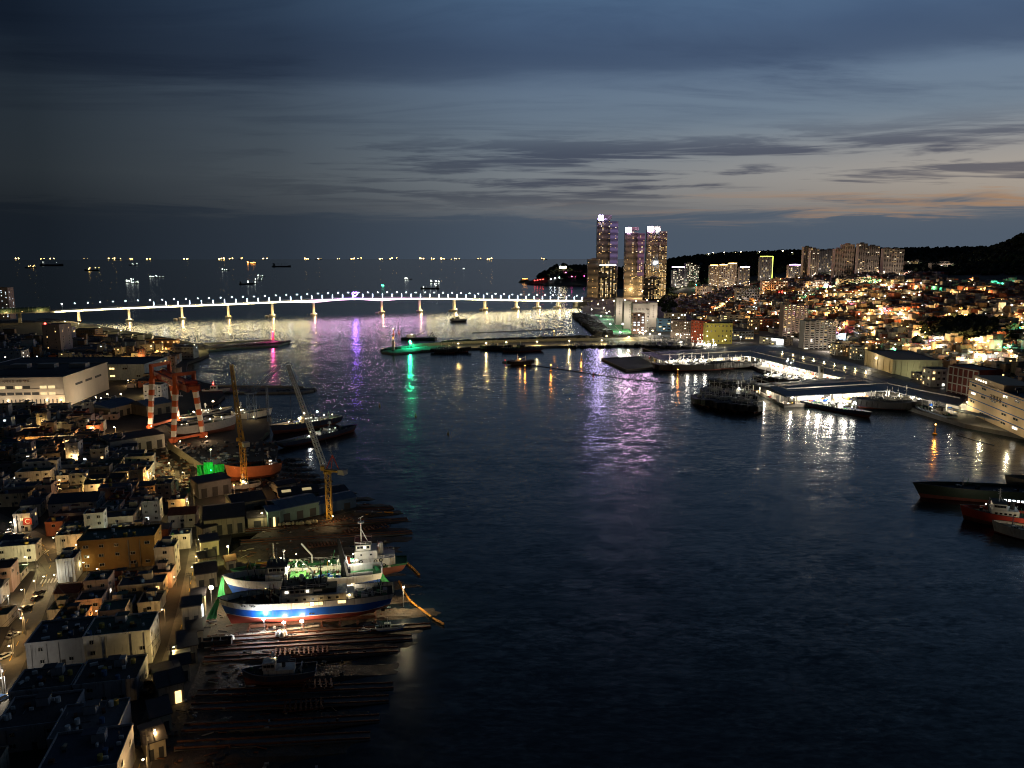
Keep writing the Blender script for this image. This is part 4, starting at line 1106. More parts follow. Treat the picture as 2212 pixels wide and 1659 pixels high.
for sgn in (1, -1):
    for x, z in ((-15.5, 2.8), (-21.0, 2.6), (-23, 2.9), (-18.5, .5), (-24.2, .8)):
        piece('tyre_fender', M_TYRE, s3, (x, sgn * 4.98, zd3 + z), (1.5, 1.3, 1.5), 0, 'tyre')
    pp = [(-12 + 5.2 * i, sgn * 4.2, zd3 + (1.2 if i % 2 else .8)) for i in range(8)]
    rails(s3, pp, 1.0)
for y in (-2.4, -.8, .8, 2.4): obj('cargo_pipe', MB().tube((-11, y, zd3 + .9), (20, y, zd3 + .9), .24, n=6), M_GREEN, s3)
for x in (-8, -2, 4, 10, 16): piece('pipe_trestle', M_GREEN, s3, (x, 0, zd3 + .8), (.4, 7.6, 1.5)); piece('tank_hatch', M_GREEN, s3, (x + 2.5, 1.7 * (1 if x % 4 else -1), zd3 + .7), (1.5, 1.5, 1.4), 0, 'cyl')
obj('cargo_crane', MB().bar((3, -1.5, zd3), (3, -1.5, zd3 + 4.2), .55).bar((3, -1.5, zd3 + 4.1), (6.8, -1.8, zd3 + 9.0), .5), M_WHITE, s3)
obj('mast_post', MB().tube((17, 0, zd3), (17, 0, zd3 + 10.5), .3, n=6), M_STEEL, s3)
clutter(s3, 46, -11, 27, -3.8, 3.8, lambda x: dk3(.5 + x / L3), 21, [M_GREEN, M_GREEN, M_DKDECK, M_STEEL, M_YPAINT, M_RUST, M_DARK])
piece('hatch_shed', M_ORANGE, s3, (-10.2, 0, zd3 + 1.3), (2.4, 3.0, 2.6)); piece('bow_frame', M_YPAINT, s3, (19.5, 1, zd3 + 3.4), (8, .5, .5)); piece('bow_frame', M_YPAINT, s3, (14.5, 1, zd3 + 3.0), (2.2, 3.4, .5)); piece('red_tarp', M_RUST, s3, (17.5, -1, zd3 + 1.6), (9, 3, .5))
flood(s3, (14.5, -.5, zd3 + 4.3), 900, WARM, .45); flood(s3, (-11.0, -4.4, zd3 + 1.0), 1500, COOL, .55); flood(s3, (9, -3.6, zd3 + 4.2), 1100, (1, .92, .5), .35)
flood(s3, (-12.4, -5.6, zd3 + 2.0), 1800, WHT, .5)
cradle(s3, -24, 22, 8, 0)

# ---- green net draped from the bows, and hung behind the trawler
def drape(name, label, top, bot, wtop, wbot, n=8, k=10):
    top = Vector(top); bot = Vector(bot); mb = MB(); vs_ = []
    for i in range(k):
        f = i / (k - 1); c = top.lerp(bot, f); w_ = wtop + (wbot - wtop) * f ** .7
        for j in range(n):
            g = j / (n - 1) - .5; vs_.append((c.x + g * w_, c.y + .35 * math.sin(j * 2.1 + i * .5) * f + .5 * f * math.sin(i), c.z))
    mb.add([Vector(v_) - bot for v_ in vs_], [(i * n + j, i * n + j + 1, (i + 1) * n + j + 1, (i + 1) * n + j) for i in range(k - 1) for j in range(n - 1)])
    o = obj(name, mb, M_TARP, None, True); o.location = bot
    return tag(o, label, 'net')
bow1 = s1.matrix_basis @ I1['pt'](1.0, 1.0, 1); bow2 = s2.matrix_basis @ I2['pt'](1.0, 1.0, 1)
drape('draped_net', 'green net hanging from the bow of the nearest blue ship', bow1 + Vector((.3, -.2, -.3)), bow1 + Vector((-2.4, -.6, -7.4)), .8, 3.2)
drape('draped_net', 'green net hanging from the bow of the worn trawler', bow2 + Vector((.2, -.1, -.3)), bow2 + Vector((-.6, -.8, -8.2)), .5, 2.8)
st2 = s2.matrix_basis @ Vector((-24.4, -2, 8)); drape('draped_net', 'green net trailing off the stern of the worn trawler', st2 + Vector((0, 0, 1.5)), st2 + Vector((5.5, -3.0, -5.5)), .8, 3.4)

# ---- dark tug on the unlit slip below
c4 = (P(535, 1462, 4) + P(672, 1462, 4)) / 2
s4 = thing('tugboat', 'dark tug with white wheelhouse on the unlit nearest slipway', 'boat', (c4.x, c4.y, 2.2), ang1 - .02)
L4 = 19.5
I4 = hull(s4, L4, 6.4, 3.9, [(0, .55, M_BTMD, 'hull_bottom'), (.55, 1.0, M_SHNAVY, 'hull_side')], .82, .04, .5, .82, .30, .62, cap=M_STEEL)
z4 = I4['deck'](.5)
house_box(s4, 'deckhouse', (-.2, 0, z4 + .9), (8.6, 4.4, 1.8), wins=())
house_box(s4, 'wheelhouse', (2.6, 0, z4 + 2.9), (3.6, 3.6, 2.2), wins=((3, .2, .9, .75),))
for y in (-1, 0, 1): piece('window', [M_DARK, M_GLASS], s4, (4.45, y * 1.05, z4 + 3.1), (.9, .16, .75), math.pi / 2, 'window')
obj('funnel', MB().lathe((-1.4, 0, z4 + 1.8), [(.55, 0), (.5, 2.2)], 8), M_DARK, s4); piece('canopy', M_DARK, s4, (-1.6, 0, z4 + 4.1), (3.6, 3.6, .2))
mast(s4, 1.8, 0, z4 + 4, 2.6, M_WHITE, 2); obj('tow_frame', MB().bar((-6.5, -2, z4), (-6.5, -1.6, z4 + 2.2), .2).bar((-6.5, 2, z4), (-6.5, 1.6, z4 + 2.2), .2).bar((-6.5, -1.6, z4 + 2.2), (-6.5, 1.6, z4 + 2.2), .2), M_WHITE, s4)
piece('mast_lamp', L_LAMP, s4, (1.0, -.9, z4 + 4.3), (.25, .25, .25), 0, 'ball')
rails(s4, [(-4.6, -2.2, z4 + 1.8), (.6, -2.2, z4 + 1.8)]); clutter(s4, 8, 5, 8, -1.6, 1.6, z4 + .2, 31, [M_DARK, M_GREEN, M_DKDECK], .7); clutter(s4, 8, -8, -5, -2, 2, z4, 32, [M_DARK, M_DKDECK], .7)
cradle(s4, -7, 7, 5, 0)
# ---- small white launch on the sand beside the nearest ship
def launch(label, u, v, z, L, rz, hullm=None, lamp=None, sink=0.0, cat='boat', name='launch'):
    p = P(u, v, z); t = thing(name, label, cat, (p.x, p.y, z - sink), rz)
    I = hull(t, L, L * .30, L * .16, [(0, .5, hullm or M_BLUE, 'hull_bottom'), (.5, 1.0, M_WHITE, 'hull_side')], .8, .08, .6, .85, .3, .55, cap=M_WHITE, NS=14)
    zz = I['deck'](.5)
    house_box(t, 'cabin', (-.08 * L, 0, zz + .10 * L), (.26 * L, .18 * L, .20 * L), M_WHITE, wins=((2, .02 * L, .09 * L, .07 * L),))
    obj('mast', MB().bar((-.08 * L, 0, zz + .2 * L), (-.08 * L, 0, zz + .42 * L), .02 * L), M_WHITE, t)
    piece('engine_box', M_DARK, t, (-.36 * L, 0, zz + .05 * L), (.14 * L, .14 * L, .1 * L))
    if lamp: piece('lamp', lamp, t, (-.08 * L, -.1 * L, zz + .3 * L), (.06 * L,) * 3, 0, 'ball')
    return t
launch('small white and blue launch lying on the sand by the nearest ship', 842, 1362, 1.2, 8.5, math.pi + .1 - math.pi)
launch('tiny white skiff on the sand left of the launch', 787, 1364, 1.4, 4.0, .2)
# ================================================================== SHIPYARD CRANES
# ---- red and white gantry crane
gA, gB, gC, gD = P(324.7, 927.6, GZ), P(374.7, 956.5, GZ), P(439.7, 944.5, GZ), P(385.5, 909.5, GZ)
gc = (gA + gB + gC + gD) / 4; gan = thing('gantry_crane', 'tall gantry crane with red and white banded legs and red girder', 'crane', gc)
ax = ((gB + gC) / 2 - (gA + gD) / 2); ax.z = 0; ax.normalize(); pr_ = Vector((-ax.y, ax.x, 0))
if pr_.dot(gD - gA) < 0: pr_ = -pr_
TOPZ = 41.0
tops = {}
for nm, b, side in (('A', gA, 0), ('B', gB, 0), ('C', gC, 0), ('D', gD, 0)):
    mid = (gA + gD) / 2 if nm in 'AD' else (gB + gC) / 2
    tp = mid.lerp(b, .62); tp.z = TOPZ - 2; tops[nm] = tp
    n = 9
    for i in range(n):
        p, q = b.lerp(tp, i / n), b.lerp(tp, (i + 1) / n)
        obj('leg_band', MB().bar(p - gc, q - gc, 2.5 + .7 * i / n), M_ORANGE if i % 2 == 0 else M_WHITE, gan)
for a, b in ((gA, gD), (gB, gC)):
    d = (b - a).normalized()
    obj('sill_beam', MB().bar(a - d * 3 - gc + Vector((0, 0, 2.4)), b + d * 3 - gc + Vector((0, 0, 2.4)), 1.7, 1.6), M_ORANGE, gan)
    for q in (a, b): obj('bogie', MB().box(tuple(q - gc + Vector((0, 0, .8))), (5.5, 1.6, 1.5), math.atan2(d.y, d.x)), M_ORANGE, gan)
m1, m2 = (tops['A'] + tops['D']) / 2, (tops['B'] + tops['C']) / 2
e1, e2 = m1 - ax * 9, m2 + ax * 19
sv = Vector((-ax.y, ax.x, 0))
for s_ in (-1, 1):
    obj('girder', MB().bar(e1 + sv * 3.4 * s_ - gc + Vector((0, 0, 1.6)), e2 + sv * 3.4 * s_ - gc + Vector((0, 0, 1.6)), 2.0, 4.4), mat('gantry_girder', (.30, .045, .03), .6, var=.25), gan)
for q in (e1, e2, m1.lerp(m2, .5)): obj('girder_tie', MB().bar(q + sv * 3.4 - gc + Vector((0, 0, 1.8)), q - sv * 3.4 - gc + Vector((0, 0, 1.8)), 2.0, 2.2), M_ORANGE, gan)
for m_, ta, tb in ((m1, tops['A'], tops['D']), (m2, tops['B'], tops['C'])):
    u_ = (tb - ta).normalized(); h = Vector((0, 0, 9.0))
    obj('portal_frame', MB().bar(ta - gc - Vector((0, 0, 3)), ta - gc + h, 2.3).bar(tb - gc - Vector((0, 0, 3)), tb - gc + h, 2.3).bar(ta - gc + h - u_ * 1.1, tb - gc + h + u_ * 1.1, 2.2).bar(ta - gc, tb - gc, 2.2), M_ORANGE, gan)
obj('trolley', MB().box(tuple(m2 + ax * 12 - gc + Vector((0, 0, 4.8))), (6, 8, 2.2), math.atan2(ax.y, ax.x)), M_RED, gan)
obj('walkway_rail', MB().bar(e1 + sv * 4.6 - gc + Vector((0, 0, 4.6)), e2 + sv * 4.6 - gc + Vector((0, 0, 4.6)), .2), M_STEEL, gan)
for q_, wt_ in ((gA, 2600), (gB + Vector((6, -6, 0)), 1600), (gC + Vector((4, -8, 0)), 1800), (gD, 4200)):
    piece('added_base_flood', L_LAMP, gan, q_ - gc + Vector((2.5, -3.2, 3.2)), (.7, .7, .5), 0, 'ball'); lamp_light(gan, q_ - gc + Vector((3.0, -5.5, 4.0)), wt_ * 1.6, (1, .66, .36), .3)  # floods and lights added at the feet to brighten the gantry
camside = sv if sv.y < 0 else -sv
text('lettering', 'MARSTECH', m1.lerp(m2, .5) + camside * 4.46 - gc + Vector((0, 0, 1.6)), 3.6, M_WHITE, gan, rz=math.atan2(ax.y, ax.x), spacing=1.15)

def luff_crane(name, label, foot, hub_h, jib_to, m_tower, m_jib, tail=8, lattice_mast=True, wid=2.2, jw=1.6, foot_z=GZ, cab=True):
    b = P(*foot, foot_z); t = thing(name, label, 'crane', b)
    if lattice_mast: obj('tower', MB().lattice((0, 0, 0), (0, 0, hub_h), wid, wid * 1.25, .3), m_tower, t)
    else: obj('tower', MB().bar((0, 0, 0), (0, 0, hub_h), wid), m_tower, t)
    obj('turntable', MB().lathe((0, 0, hub_h - .6), [(wid * .9, 0), (wid * .9, 1.2)], 10), m_tower, t)
    jt_ = Vector(jib_to) - b; d = Vector((jt_.x, jt_.y, 0)).normalized()
    jf = Vector((0, 0, hub_h + 1.6)) + d * 1.5
    obj('jib', MB().lattice(jf, jt_, jw, jw * 1.3, .34, w2=jw * .6), m_jib, t)
    tl = -d * tail + Vector((0, 0, hub_h + 1.2)); ap = -d * (tail * .45) + Vector((0, 0, hub_h + tail * 1.25))
    obj('slewing_deck', MB().bar(d * 2.2 + Vector((0, 0, hub_h + 1.0)), tl, 2.4, .8), m_tower, t)
    obj('a_frame', MB().bar(d * .8 + Vector((0, 0, hub_h + 1.4)), ap, .35).bar(tl, ap, .35).bar(-d * 2 + Vector((0, 0, hub_h + 1.4)), ap, .3), M_RED if name == 'tower_crane' else m_tower, t)
    obj('counterweight', MB().bar(tl, tl - d * 3.4, 3.2, 2.4), mat('counterweight', (.34, .33, .31)), t)
    obj('luffing_rope', MB().bar(ap, jt_, .12), M_DARK, t)
    hk = jf.lerp(jt_, .97); obj('hoist_rope', MB().bar(hk, hk - Vector((0, 0, (hk.z) * .35)), .12).box((hk.x, hk.y, hk.z * .65 - .5), (.6, .6, 1.2)), M_DARK, t)
    piece('foot_flood', L_LAMP, t, (2.2, -3.0, 2.2), (.5, .5, .4), 0, 'ball'); lamp_light(t, (1.5, -6.0, 5.0), 1500, (1, .68, .30), .3)
    if cab: obj('cab', MB().box((d.x * 1.6 - d.y * 1.6, d.y * 1.6 + d.x * 1.6, hub_h + 2.2), (1.7, 1.7, 2.0)), m_tower, t)
    return t
M_CRY = mat('crane_yellow', (.45, .26, .035), .6, var=.25)
M_CRB = mat('crane_blue_grey', (.10, .15, .24), .6, var=.25)
M_CRW = mat('crane_pale', (.58, .58, .58), .6, var=.2)
fb = P(712, 1120, GZ); hubz = ztop(fb.x, fb.y, 1020)
tipd = fb.y + 9; tr_ = ray(622, 788); tp_ = Vector((0, 0, CAM_H)) + tr_ * (tipd / tr_.y)
luff_crane('tower_crane', 'tall yellow tower crane with pale lattice jib nearest the water', (712, 1120), hubz - GZ, tp_, M_CRY, M_CRW, 7, True, 2.3, 1.9)
fb = P(529, 1052, GZ); tr_ = ray(500, 788); tp_ = Vector((0, 0, CAM_H)) + tr_ * ((fb.y + 12) / tr_.y); hubz = ztop(fb.x, fb.y, 958)
luff_crane('luffing_crane', 'slim yellow crane with jib pointing almost straight up', (529, 1052), hubz - GZ, tp_, M_CRY, M_CRY, 6, True, 2.4, 2.0)
fb = P(545, 905, GZ); tr_ = ray(606, 790); tp_ = Vector((0, 0, CAM_H)) + tr_ * ((fb.y + 5) / tr_.y)
luff_crane('jetty_crane', 'dark blue lattice crane with raked jib on the dock quay', (545, 905), ztop(fb.x, fb.y, 848) - GZ, tp_, M_CRB, M_CRB, 9, True, 5.5, 3.0)
fb = P(580, 910, GZ); sp = thing('signal_tower', 'thin dark lattice post beside the blue crane', 'tower', fb)
obj('post', MB().lattice((0, 0, 0), (0, 0, ztop(fb.x, fb.y, 835) - GZ), 1.3, 2.0, .2), M_CRB, sp)

# ================================================================== SHIPS IN THE DOCK
def moored(name, label, u0, v0, u1, v1, B, D, bands, z=0.0, sink=1.6, house_t=.25, sup=M_PALEWALL, lamps=(), seed=1, flip=False, deckm=None, height=1.0, masts=2, clut=24, houselit=.3, cat='ship', group=None):
    """ship whose bow is at (u0,v0) and stern at (u1,v1) on the water line"""
    a, b = P(u0, v0, z), P(u1, v1, z); L = (a - b).length; c = (a + b) / 2; d = a - b
    t = thing(name, label, cat, (c.x, c.y, z - sink), math.atan2(d.y, d.x), group)
    I = hull(t, L, B, D, bands, .82, .06, .6, .85, .18, .62, deckmat=deckm)
    zz = I['deck'](house_t); hx = (house_t - .5) * L; k = height
    house_box(t, 'deckhouse', (hx, 0, zz + 1.4 * k), (L * .24, B * .72, 2.8 * k), sup, wins=((5, .2, .9 * k, .7 * k),), lit=houselit)
    house_box(t, 'wheelhouse', (hx + L * .05, 0, zz + 4.0 * k), (L * .12, B * .62, 2.4 * k), sup, wins=((4, .2, 1.0 * k, .9 * k),), lit=houselit)
    piece('wheelhouse_roof', M_DKDECK, t, (hx + L * .05, 0, zz + 5.3 * k), (L * .14, B * .70, .25))
    obj('funnel', MB().lathe((hx - L * .07, 0, zz + 2.8 * k), [(.9 * k, 0), (.8 * k, 3.0 * k)], 8), M_DARK, t)
    mast(t, hx + L * .05, 0, zz + 5.4 * k, 5.5 * k, None, 3)
    if masts > 1: mast(t, L * .30, 0, I['deck'](.8), 6.5 * k, M_STEEL, 2, 'foremast')
    clutter(t, clut, -L * .42, L * .38, -B * .36, B * .36, lambda x: I['deck'](.5 + x / L), seed, None, .9 * k)
    for (fx, fy, fz, wt, col, sz) in lamps:
        flood(t, (fx * L, fy * B, zz + fz), wt, col, sz, L_LAMP if col != COOL else L_LAMPC)
    return t
BN1 = [(0, .40, M_BTMD, 'hull_bottom'), (.40, 1.0, mat('hull_grey', (.30, .31, .33), .5), 'hull_side')]
BN2 = [(0, .35, M_BTMD, 'hull_bottom'), (.35, .80, M_SHNAVY, 'hull_side'), (.80, 1, M_SHWHITE, 'bulwark')]
BN3 = [(0, .30, M_BTMD, 'hull_bottom'), (.30, 1.0, mat('hull_salmon', (.42, .16, .09), .6, var=.2), 'hull_side')]
BN4 = [(0, .5, M_BTMD, 'hull_bottom'), (.5, 1.0, M_SHNAVY, 'hull_side')]
BN5 = [(0, .3, M_SHNAVY, 'hull_bottom'), (.3, 1.0, M_SHWHITE, 'hull_side')]
moored('cargo_ship', 'long grey and red ship hull lying under the gantry crane', 506, 928, 372, 948, 13, 9, BN1, GZ, .2, .12, lamps=((.1, -.1, 3, 2200, WARM, .8), (.3, 0, 3, 1200, WHT, .6)), seed=41, height=.6, masts=1)
moored('patrol_ship', 'white-topped ship moored behind the gantry crane, lamps blazing', 496, 896, 392, 915, 10, 7, BN2, 0, 1.5, .45, lamps=((-.3, -.4, 4, 6000, WHT, 1.3), (-.15, -.4, 4.5, 6000, WHT, 1.3), (.12, -.3, 9.5, 7000, WARM, 1.4), (.25, -.4, 3, 2600, YEL, .9)), seed=42, height=.8)
moored('patrol_ship', 'white patrol ship moored beside the blue lattice crane', 583, 898, 470, 912, 10, 6.5, BN5, 0, 1.2, .40, lamps=((-.1, -.3, 6, 200, WHT, .5),), seed=43, height=.9)
moored('supply_ship', 'navy ship with brilliantly lit deck off the dock mouth', 592, 938, 729, 915, 11, 7, BN4, 0, 1.2, .45, lamps=((-.02, -.35, 6.5, 12000, WHT, 1.6), (.08, -.3, 3.4, 6000, WHT, 1.1), (-.2, -.2, 6.5, 7000, COOL, 1.2), (-.32, -.3, 3.0, 3200, WARM, .9), (.25, -.2, 2.4, 3000, WARM, .8), (-.42, 0, 3.0, 500, (.8, 1, .6), .5)), seed=44, height=.95, houselit=.7)
moored('fishing_vessel', 'dark long-nosed vessel moored across the dock mouth', 764, 932, 610, 968, 9, 5, BN4, 0, .9, .60, lamps=((-.18, -.3, 1.5, 900, COOL, .7), (-.10, .2, 3, 600, WHT, .5)), seed=45, height=.75, clut=30)
moored('fishing_vessel', 'salmon-hulled vessel on the slip beneath the slim yellow crane', 494, 1040, 604, 1028, 10, 8.5, BN3, GZ, 0, .16, lamps=(), seed=46, height=.75, deckm=M_GRDECK, clut=40, masts=1)
moored('ferry', 'small white passenger boat hauled out before the salmon-hulled vessel', 500, 1061, 560, 1052, 5, 3.2, BN5, GZ, 0, .52, lamps=(), seed=47, height=.55, clut=6, masts=1, cat='boat')
moored('workboat', 'small boat with white house on the dark slip, above the ruined sheds', 598, 1092, 668, 1080, 5, 3.2, BN4, 1.6, 0, .45, seed=48, height=.6, clut=12, cat='boat')
launch('small white motorboat at the root of the inner jetty', 467, 848, .6, 22, .15, M_WHITE, L_RED, .6)
launch('small dark boat moored close under the gantry basin bank', 393, 862, .2, 12, .2, M_SHNAVY, None, .6)
# breakwater side boats
BOATP = []
for k, (bn, sup_, sd) in enumerate(((BN4, M_PALEWALL, 51), (BN2, M_PALEWALL, 52))): pass
def workboat(label, u, v, L, rz, group=None, lampcol=None, dark=True, name='fishing_boat', seed=0, watt=0):
    p = P(u, v, 0); t = thing(name, label, 'boat', (p.x, p.y, -.035 * L), rz, group)
    key = ('wb', dark, seed % 3)
    if key not in SHIP_CACHE:
        I = hull(t, 1.0, .27, .15, [(0, .35, M_BTMD, 'hull_bottom'), (.35, 1.0, (M_SHNAVY, M_HULLD, M_SHBLUE2)[seed % 3] if dark else M_SHWHITE, 'hull_side')], .78, .08, .6, .85, .35, .55, NS=14)
        z = I['deck'](.5); r = random.Random(seed)
        piece('wheelhouse', M_PALEWALL, t, (-.16, 0, z + .075), (.22, .17, .13)); piece('upper_bridge', M_PALEWALL, t, (-.13, 0, z + .17), (.13, .13, .07))
        for y in (-1, 1):
            for x in (-.22, -.15, -.08): piece('window', M_GLASS, t, (x, y * .087, z + .10), (.045, .006, .03))
        obj('mast', MB().bar((-.15, 0, z + .2), (-.15, 0, z + .46), .014).bar((-.15, -.07, z + .38), (-.15, .07, z + .38), .010).bar((-.19, 0, z + .33), (-.1, 0, z + .33), .010), M_WHITE, t)
        obj('foremast', MB().bar((.22, 0, z), (.22, 0, z + .36), .014).bar((.22, 0, z + .3), (-.05, 0, z + .2), .010).bar((.22, -.06, z + .32), (.22, .06, z + .32), .010), M_WHITE, t)
        obj('gallows', MB().bar((-.40, -.10, z), (-.38, -.08, z + .2), .015).bar((-.40, .10, z), (-.38, .08, z + .2), .015).bar((-.38, -.08, z + .2), (-.38, .08, z + .2), .015), M_STEEL, t)
        for i in range(7): piece('deck_gear', r.choice((M_DARK, M_STEEL, M_GREEN, M_RUST, M_WHITE)), t, (r.uniform(-.02, .32), r.uniform(-.07, .07), z + .03), (r.uniform(.03, .09), r.uniform(.03, .08), r.uniform(.03, .09)))
        SHIP_CACHE[key] = t
    else:
        for ch in SHIP_CACHE[key].children:
            c = ch.copy(); COL.objects.link(c); c.parent = t
    if lampcol:
        o = piece('deck_lamp', lampcol, t, (-.05, -.10, .34), (.055, .055, .055), 0, 'ball')
    t.scale = (L, L, L)
    if lampcol and watt: lamp_light(None, p + Vector((-.05 * L, -.16 * L, .32 * L)), watt, WHT, .5).name = 'boat_light'
    return t
# prototypes keep no lamp: first build unlit ones of each sort
for i, (u, v, L, lab) in enumerate(((960, 762, 26, 'fishing boat moored at the breakwater, leftmost of the dark trio'), (972, 760, 24, 'fishing boat in the middle of the dark trio at the breakwater'), (988, 760, 28, 'fishing boat moored at the breakwater, rightmost of the dark trio'), (1062, 755, 24, 'dark boat moored left of the big dark barge at the breakwater'), (1078, 755, 28, 'broad dark fishing boat touching the breakwater barge'))):
    workboat(lab, u, v, L, RND.uniform(-.25, .25) + math.pi * (i % 2), 'boats along the breakwater', seed=i)
moored('dredger', 'wide dark dredger with frames moored at the breakwater', 1088, 760, 1168, 757, 18, 6, BN4, 0, 1.5, .5, M_DKDECK, seed=55, height=.9, clut=44, houselit=0)
mw = workboat('dark workboat with orange deck lamp alone in mid channel', 1125, 788, 24, .1, None, L_ORANGE, True, seed=1)
lamp_light(mw, (-.05, -.2, .5), 900, (1, .55, .3), .02)
launch('tiny dinghy behind the lone workboat', 1092, 783, .2, 8, .1, M_SHNAVY, L_RED, .4)
launch('small boat with white light in the bright water under the bridge', 990, 694, .3, 30, .1, M_SHNAVY, L_LAMP, .8)
# crane barge behind the breakwater
cb = P(905, 733, 0); crb = thing('crane_barge', 'low barge with lattice boom behind the breakwater tip', 'barge', cb, -.1)
obj('pontoon', MB().box((0, 0, 1.2), (52, 16, 3.4)), M_DARK, crb); obj('deckhouse', MB().box((-12, 0, 5.0), (12, 9, 4.4)), M_PALEWALL, crb)
obj('boom', MB().lattice((-6, 0, 4), (10, -2, 13), 1.6, 2.2, .3), M_STEEL, crb); obj('a_frame', MB().bar((16, -4, 2.8), (20, -4, 11), .8).bar((24, -4, 2.8), (20, -4, 11), .8).bar((16, 4, 2.8), (20, 4, 11), .8).bar((24, 4, 2.8), (20, 4, 11), .8), M_DARK, crb)
flood(crb, (-10, -5.2, 8), 3500, WHT, 1.2)
ycr = P(1165, 733, 2); yc = thing('mobile_crane', 'thin mobile crane boom raised behind the breakwater wall', 'crane', ycr)
obj('carrier', MB().box((0, 0, 1.6), (9, 3, 2.6)), M_YPAINT, yc); obj('boom', MB().lattice((0, 0, 3), (17, 0, 30), 1.1, 2.0, .22), M_STEEL, yc)

# ================================================================== YARD THINGS
# slipway cradles: rails with cross beams
def slip_track(label, u0, v0, u1, v1, n, w_, z0, z1):
    a, b = P(u0, v0, z0), P(u1, v1, z1); d = (b - a); rz = math.atan2(d.y, d.x); t = thing('slip_cradle', label, 'cradle', a, 0, 'slip cradles')
    s = Vector((-d.y, d.x, 0)).normalized()
    for k in (-1, 1): obj('rail', MB().bar(s * k * w_ * .35, d + s * k * w_ * .35, .35, .3), M_RUST, t)
    for i in range(n):
        p = d * ((i + .5) / n); piece('cross_beam', M_RUST, t, p + Vector((0, 0, .42)), (.55, w_, .55), rz + RND.uniform(-.06, .06))
slip_track('rusty slip cradle with a dozen beams right above the dark tug', 590, 1412, 712, 1405, 12, 5, 2.3, 1.2)
slip_track('rusty slip cradle seaward of the dark tug', 650, 1482, 722, 1478, 6, 5, 2.0, 1.2)
slip_track('rusty slip cradle with many beams above the tanker bow', 612, 1140, 645, 1136, 6, 4.5, 2.4, 2.0)
slip_track('rusty slip cradle, longest of the dark ones behind the tanker', 668, 1132, 760, 1122, 14, 4.5, 2.2, 1.2)
slip_track('rusty slip cradle nearest the tanker mast', 740, 1150, 840, 1136, 12, 4.5, 1.8, .8)
slip_track('rusty slip cradle behind the tanker deck', 655, 1182, 740, 1172, 12, 4.5, 2.2, 1.5)
slip_track('rusty slip cradle on the dark slip at the bottom', 610, 1530, 700, 1522, 8, 5, 2.0, 1.3)
# long straight slip rails running down under the water
for i_, (u0, v0, u1, v1) in enumerate(((560, 1118, 850, 1098), (530, 1148, 880, 1122), (520, 1172, 890, 1150), (470, 1385, 930, 1352), (455, 1404, 890, 1378), (440, 1428, 860, 1404), (425, 1500, 850, 1482), (410, 1530, 840, 1510), (395, 1575, 820, 1552), (380, 1612, 800, 1590))):
    a_, b_ = P(u0, v0, GZ + .1), P(u1, v1, -.1); d_ = b_ - a_; s_ = Vector((-d_.y, d_.x, 0)).normalized(); t = thing('slip_rail', 'straight pair of slip rails, %s of the shipyard' % ('in the far part' if i_ < 3 else 'beside the nearest ship' if i_ < 6 else 'in the dark near part'), 'rails', a_)
    for k_ in (-1, 1): obj('rail', MB().bar(s_ * 1.4 * k_ + Vector((0, 0, .5)), d_ + s_ * 1.4 * k_ + Vector((0, 0, .35)), .4, .45), M_RUST, t)
    obj('sleeper_bed', MB().bar(Vector((0, 0, -.1)), d_ + Vector((0, 0, -.1)), 4.2, .6), M_DARKCONC, t)
# sheds of the yard
def shed(name, label, u0, v0, u1, v1, depth_, h, wallm, roofm, gable=1.6, z=GZ, doors=3, litdoor=None, ridge_along=True, cat='shed'):
    """front wall runs from (u0,v0) to (u1,v1) on the ground; body extends away from the camera"""
    a, b = P(u0, v0, z), P(u1, v1, z); d = b - a; L = d.length; rz = math.atan2(d.y, d.x); c = (a + b) / 2 + Vector((-d.y, d.x, 0)).normalized() * depth_ / 2
    t = thing(name, label, cat, (c.x, c.y, z), rz)
    piece('wall', wallm, t, (0, 0, h / 2), (L, depth_, h))
    e = .5; hx, hy = L / 2 + e, depth_ / 2 + e
    if gable:
        mb = MB().add([(-hx, -hy, h), (hx, -hy, h), (hx, hy, h), (-hx, hy, h), (-hx, 0, h + gable), (hx, 0, h + gable)] + [(-hx, -hy, h + .25), (hx, -hy, h + .25), (hx, hy, h + .25), (-hx, hy, h + .25), (-hx, 0, h + gable + .25), (hx, 0, h + gable + .25)],
                      [(6, 7, 11, 10), (8, 9, 10, 11), (0, 4, 5, 1), (2, 5, 4, 3), (0, 1, 7, 6), (2, 3, 9, 8), (0, 6, 10, 9, 3, 4), (1, 5, 2, 8, 11, 7), (0, 3, 4), (1, 5, 2)])
        ro = obj('roof', mb, roofm, t)
        n = max(2, int(L / 3))
        for i in range(n + 1): piece('roof_seam', roofm, ro, (-hx + 2 * hx * i / n, -hy / 2, h + gable / 2 + .28), (.12, math.hypot(hy, gable), .10), 0, 'box', math.atan2(gable, hy))
    else:
        piece('roof', roofm, t, (0, 0, h + .15), (L + 2 * e, depth_ + 2 * e, .3))
    for i in range(doors):
        x = (i - (doors - 1) / 2) * L / max(1, doors); g = litdoor if litdoor and i == doors // 2 else M_DARK
        piece('door', g, t, (x, -depth_ / 2 - .04, h * .32), (min(3.2, L / doors * .5), .12, h * .6))
    return t
M_SHEDW = mat('shed_wall', (.33, .29, .22), .85, var=.35, scale=.3, stain=(.08, .06, .045), stain_amt=.6)
M_SHEDR = mat('shed_roof', (.05, .045, .05), .6, .2, var=.4, scale=.4)
M_BLUER = mat('blue_roof', (.05, .09, .17), .55, var=.3, scale=.4)
M_TEAL = mat('green_blue_wall', (.12, .19, .19), .8, var=.3)
shed('boat_shed', 'long dark-roofed boat shed beside the yellow-lit road', 442, 1160, 530, 1150, 22, 7.5, M_SHEDW, M_SHEDR, 3.0, doors=4)
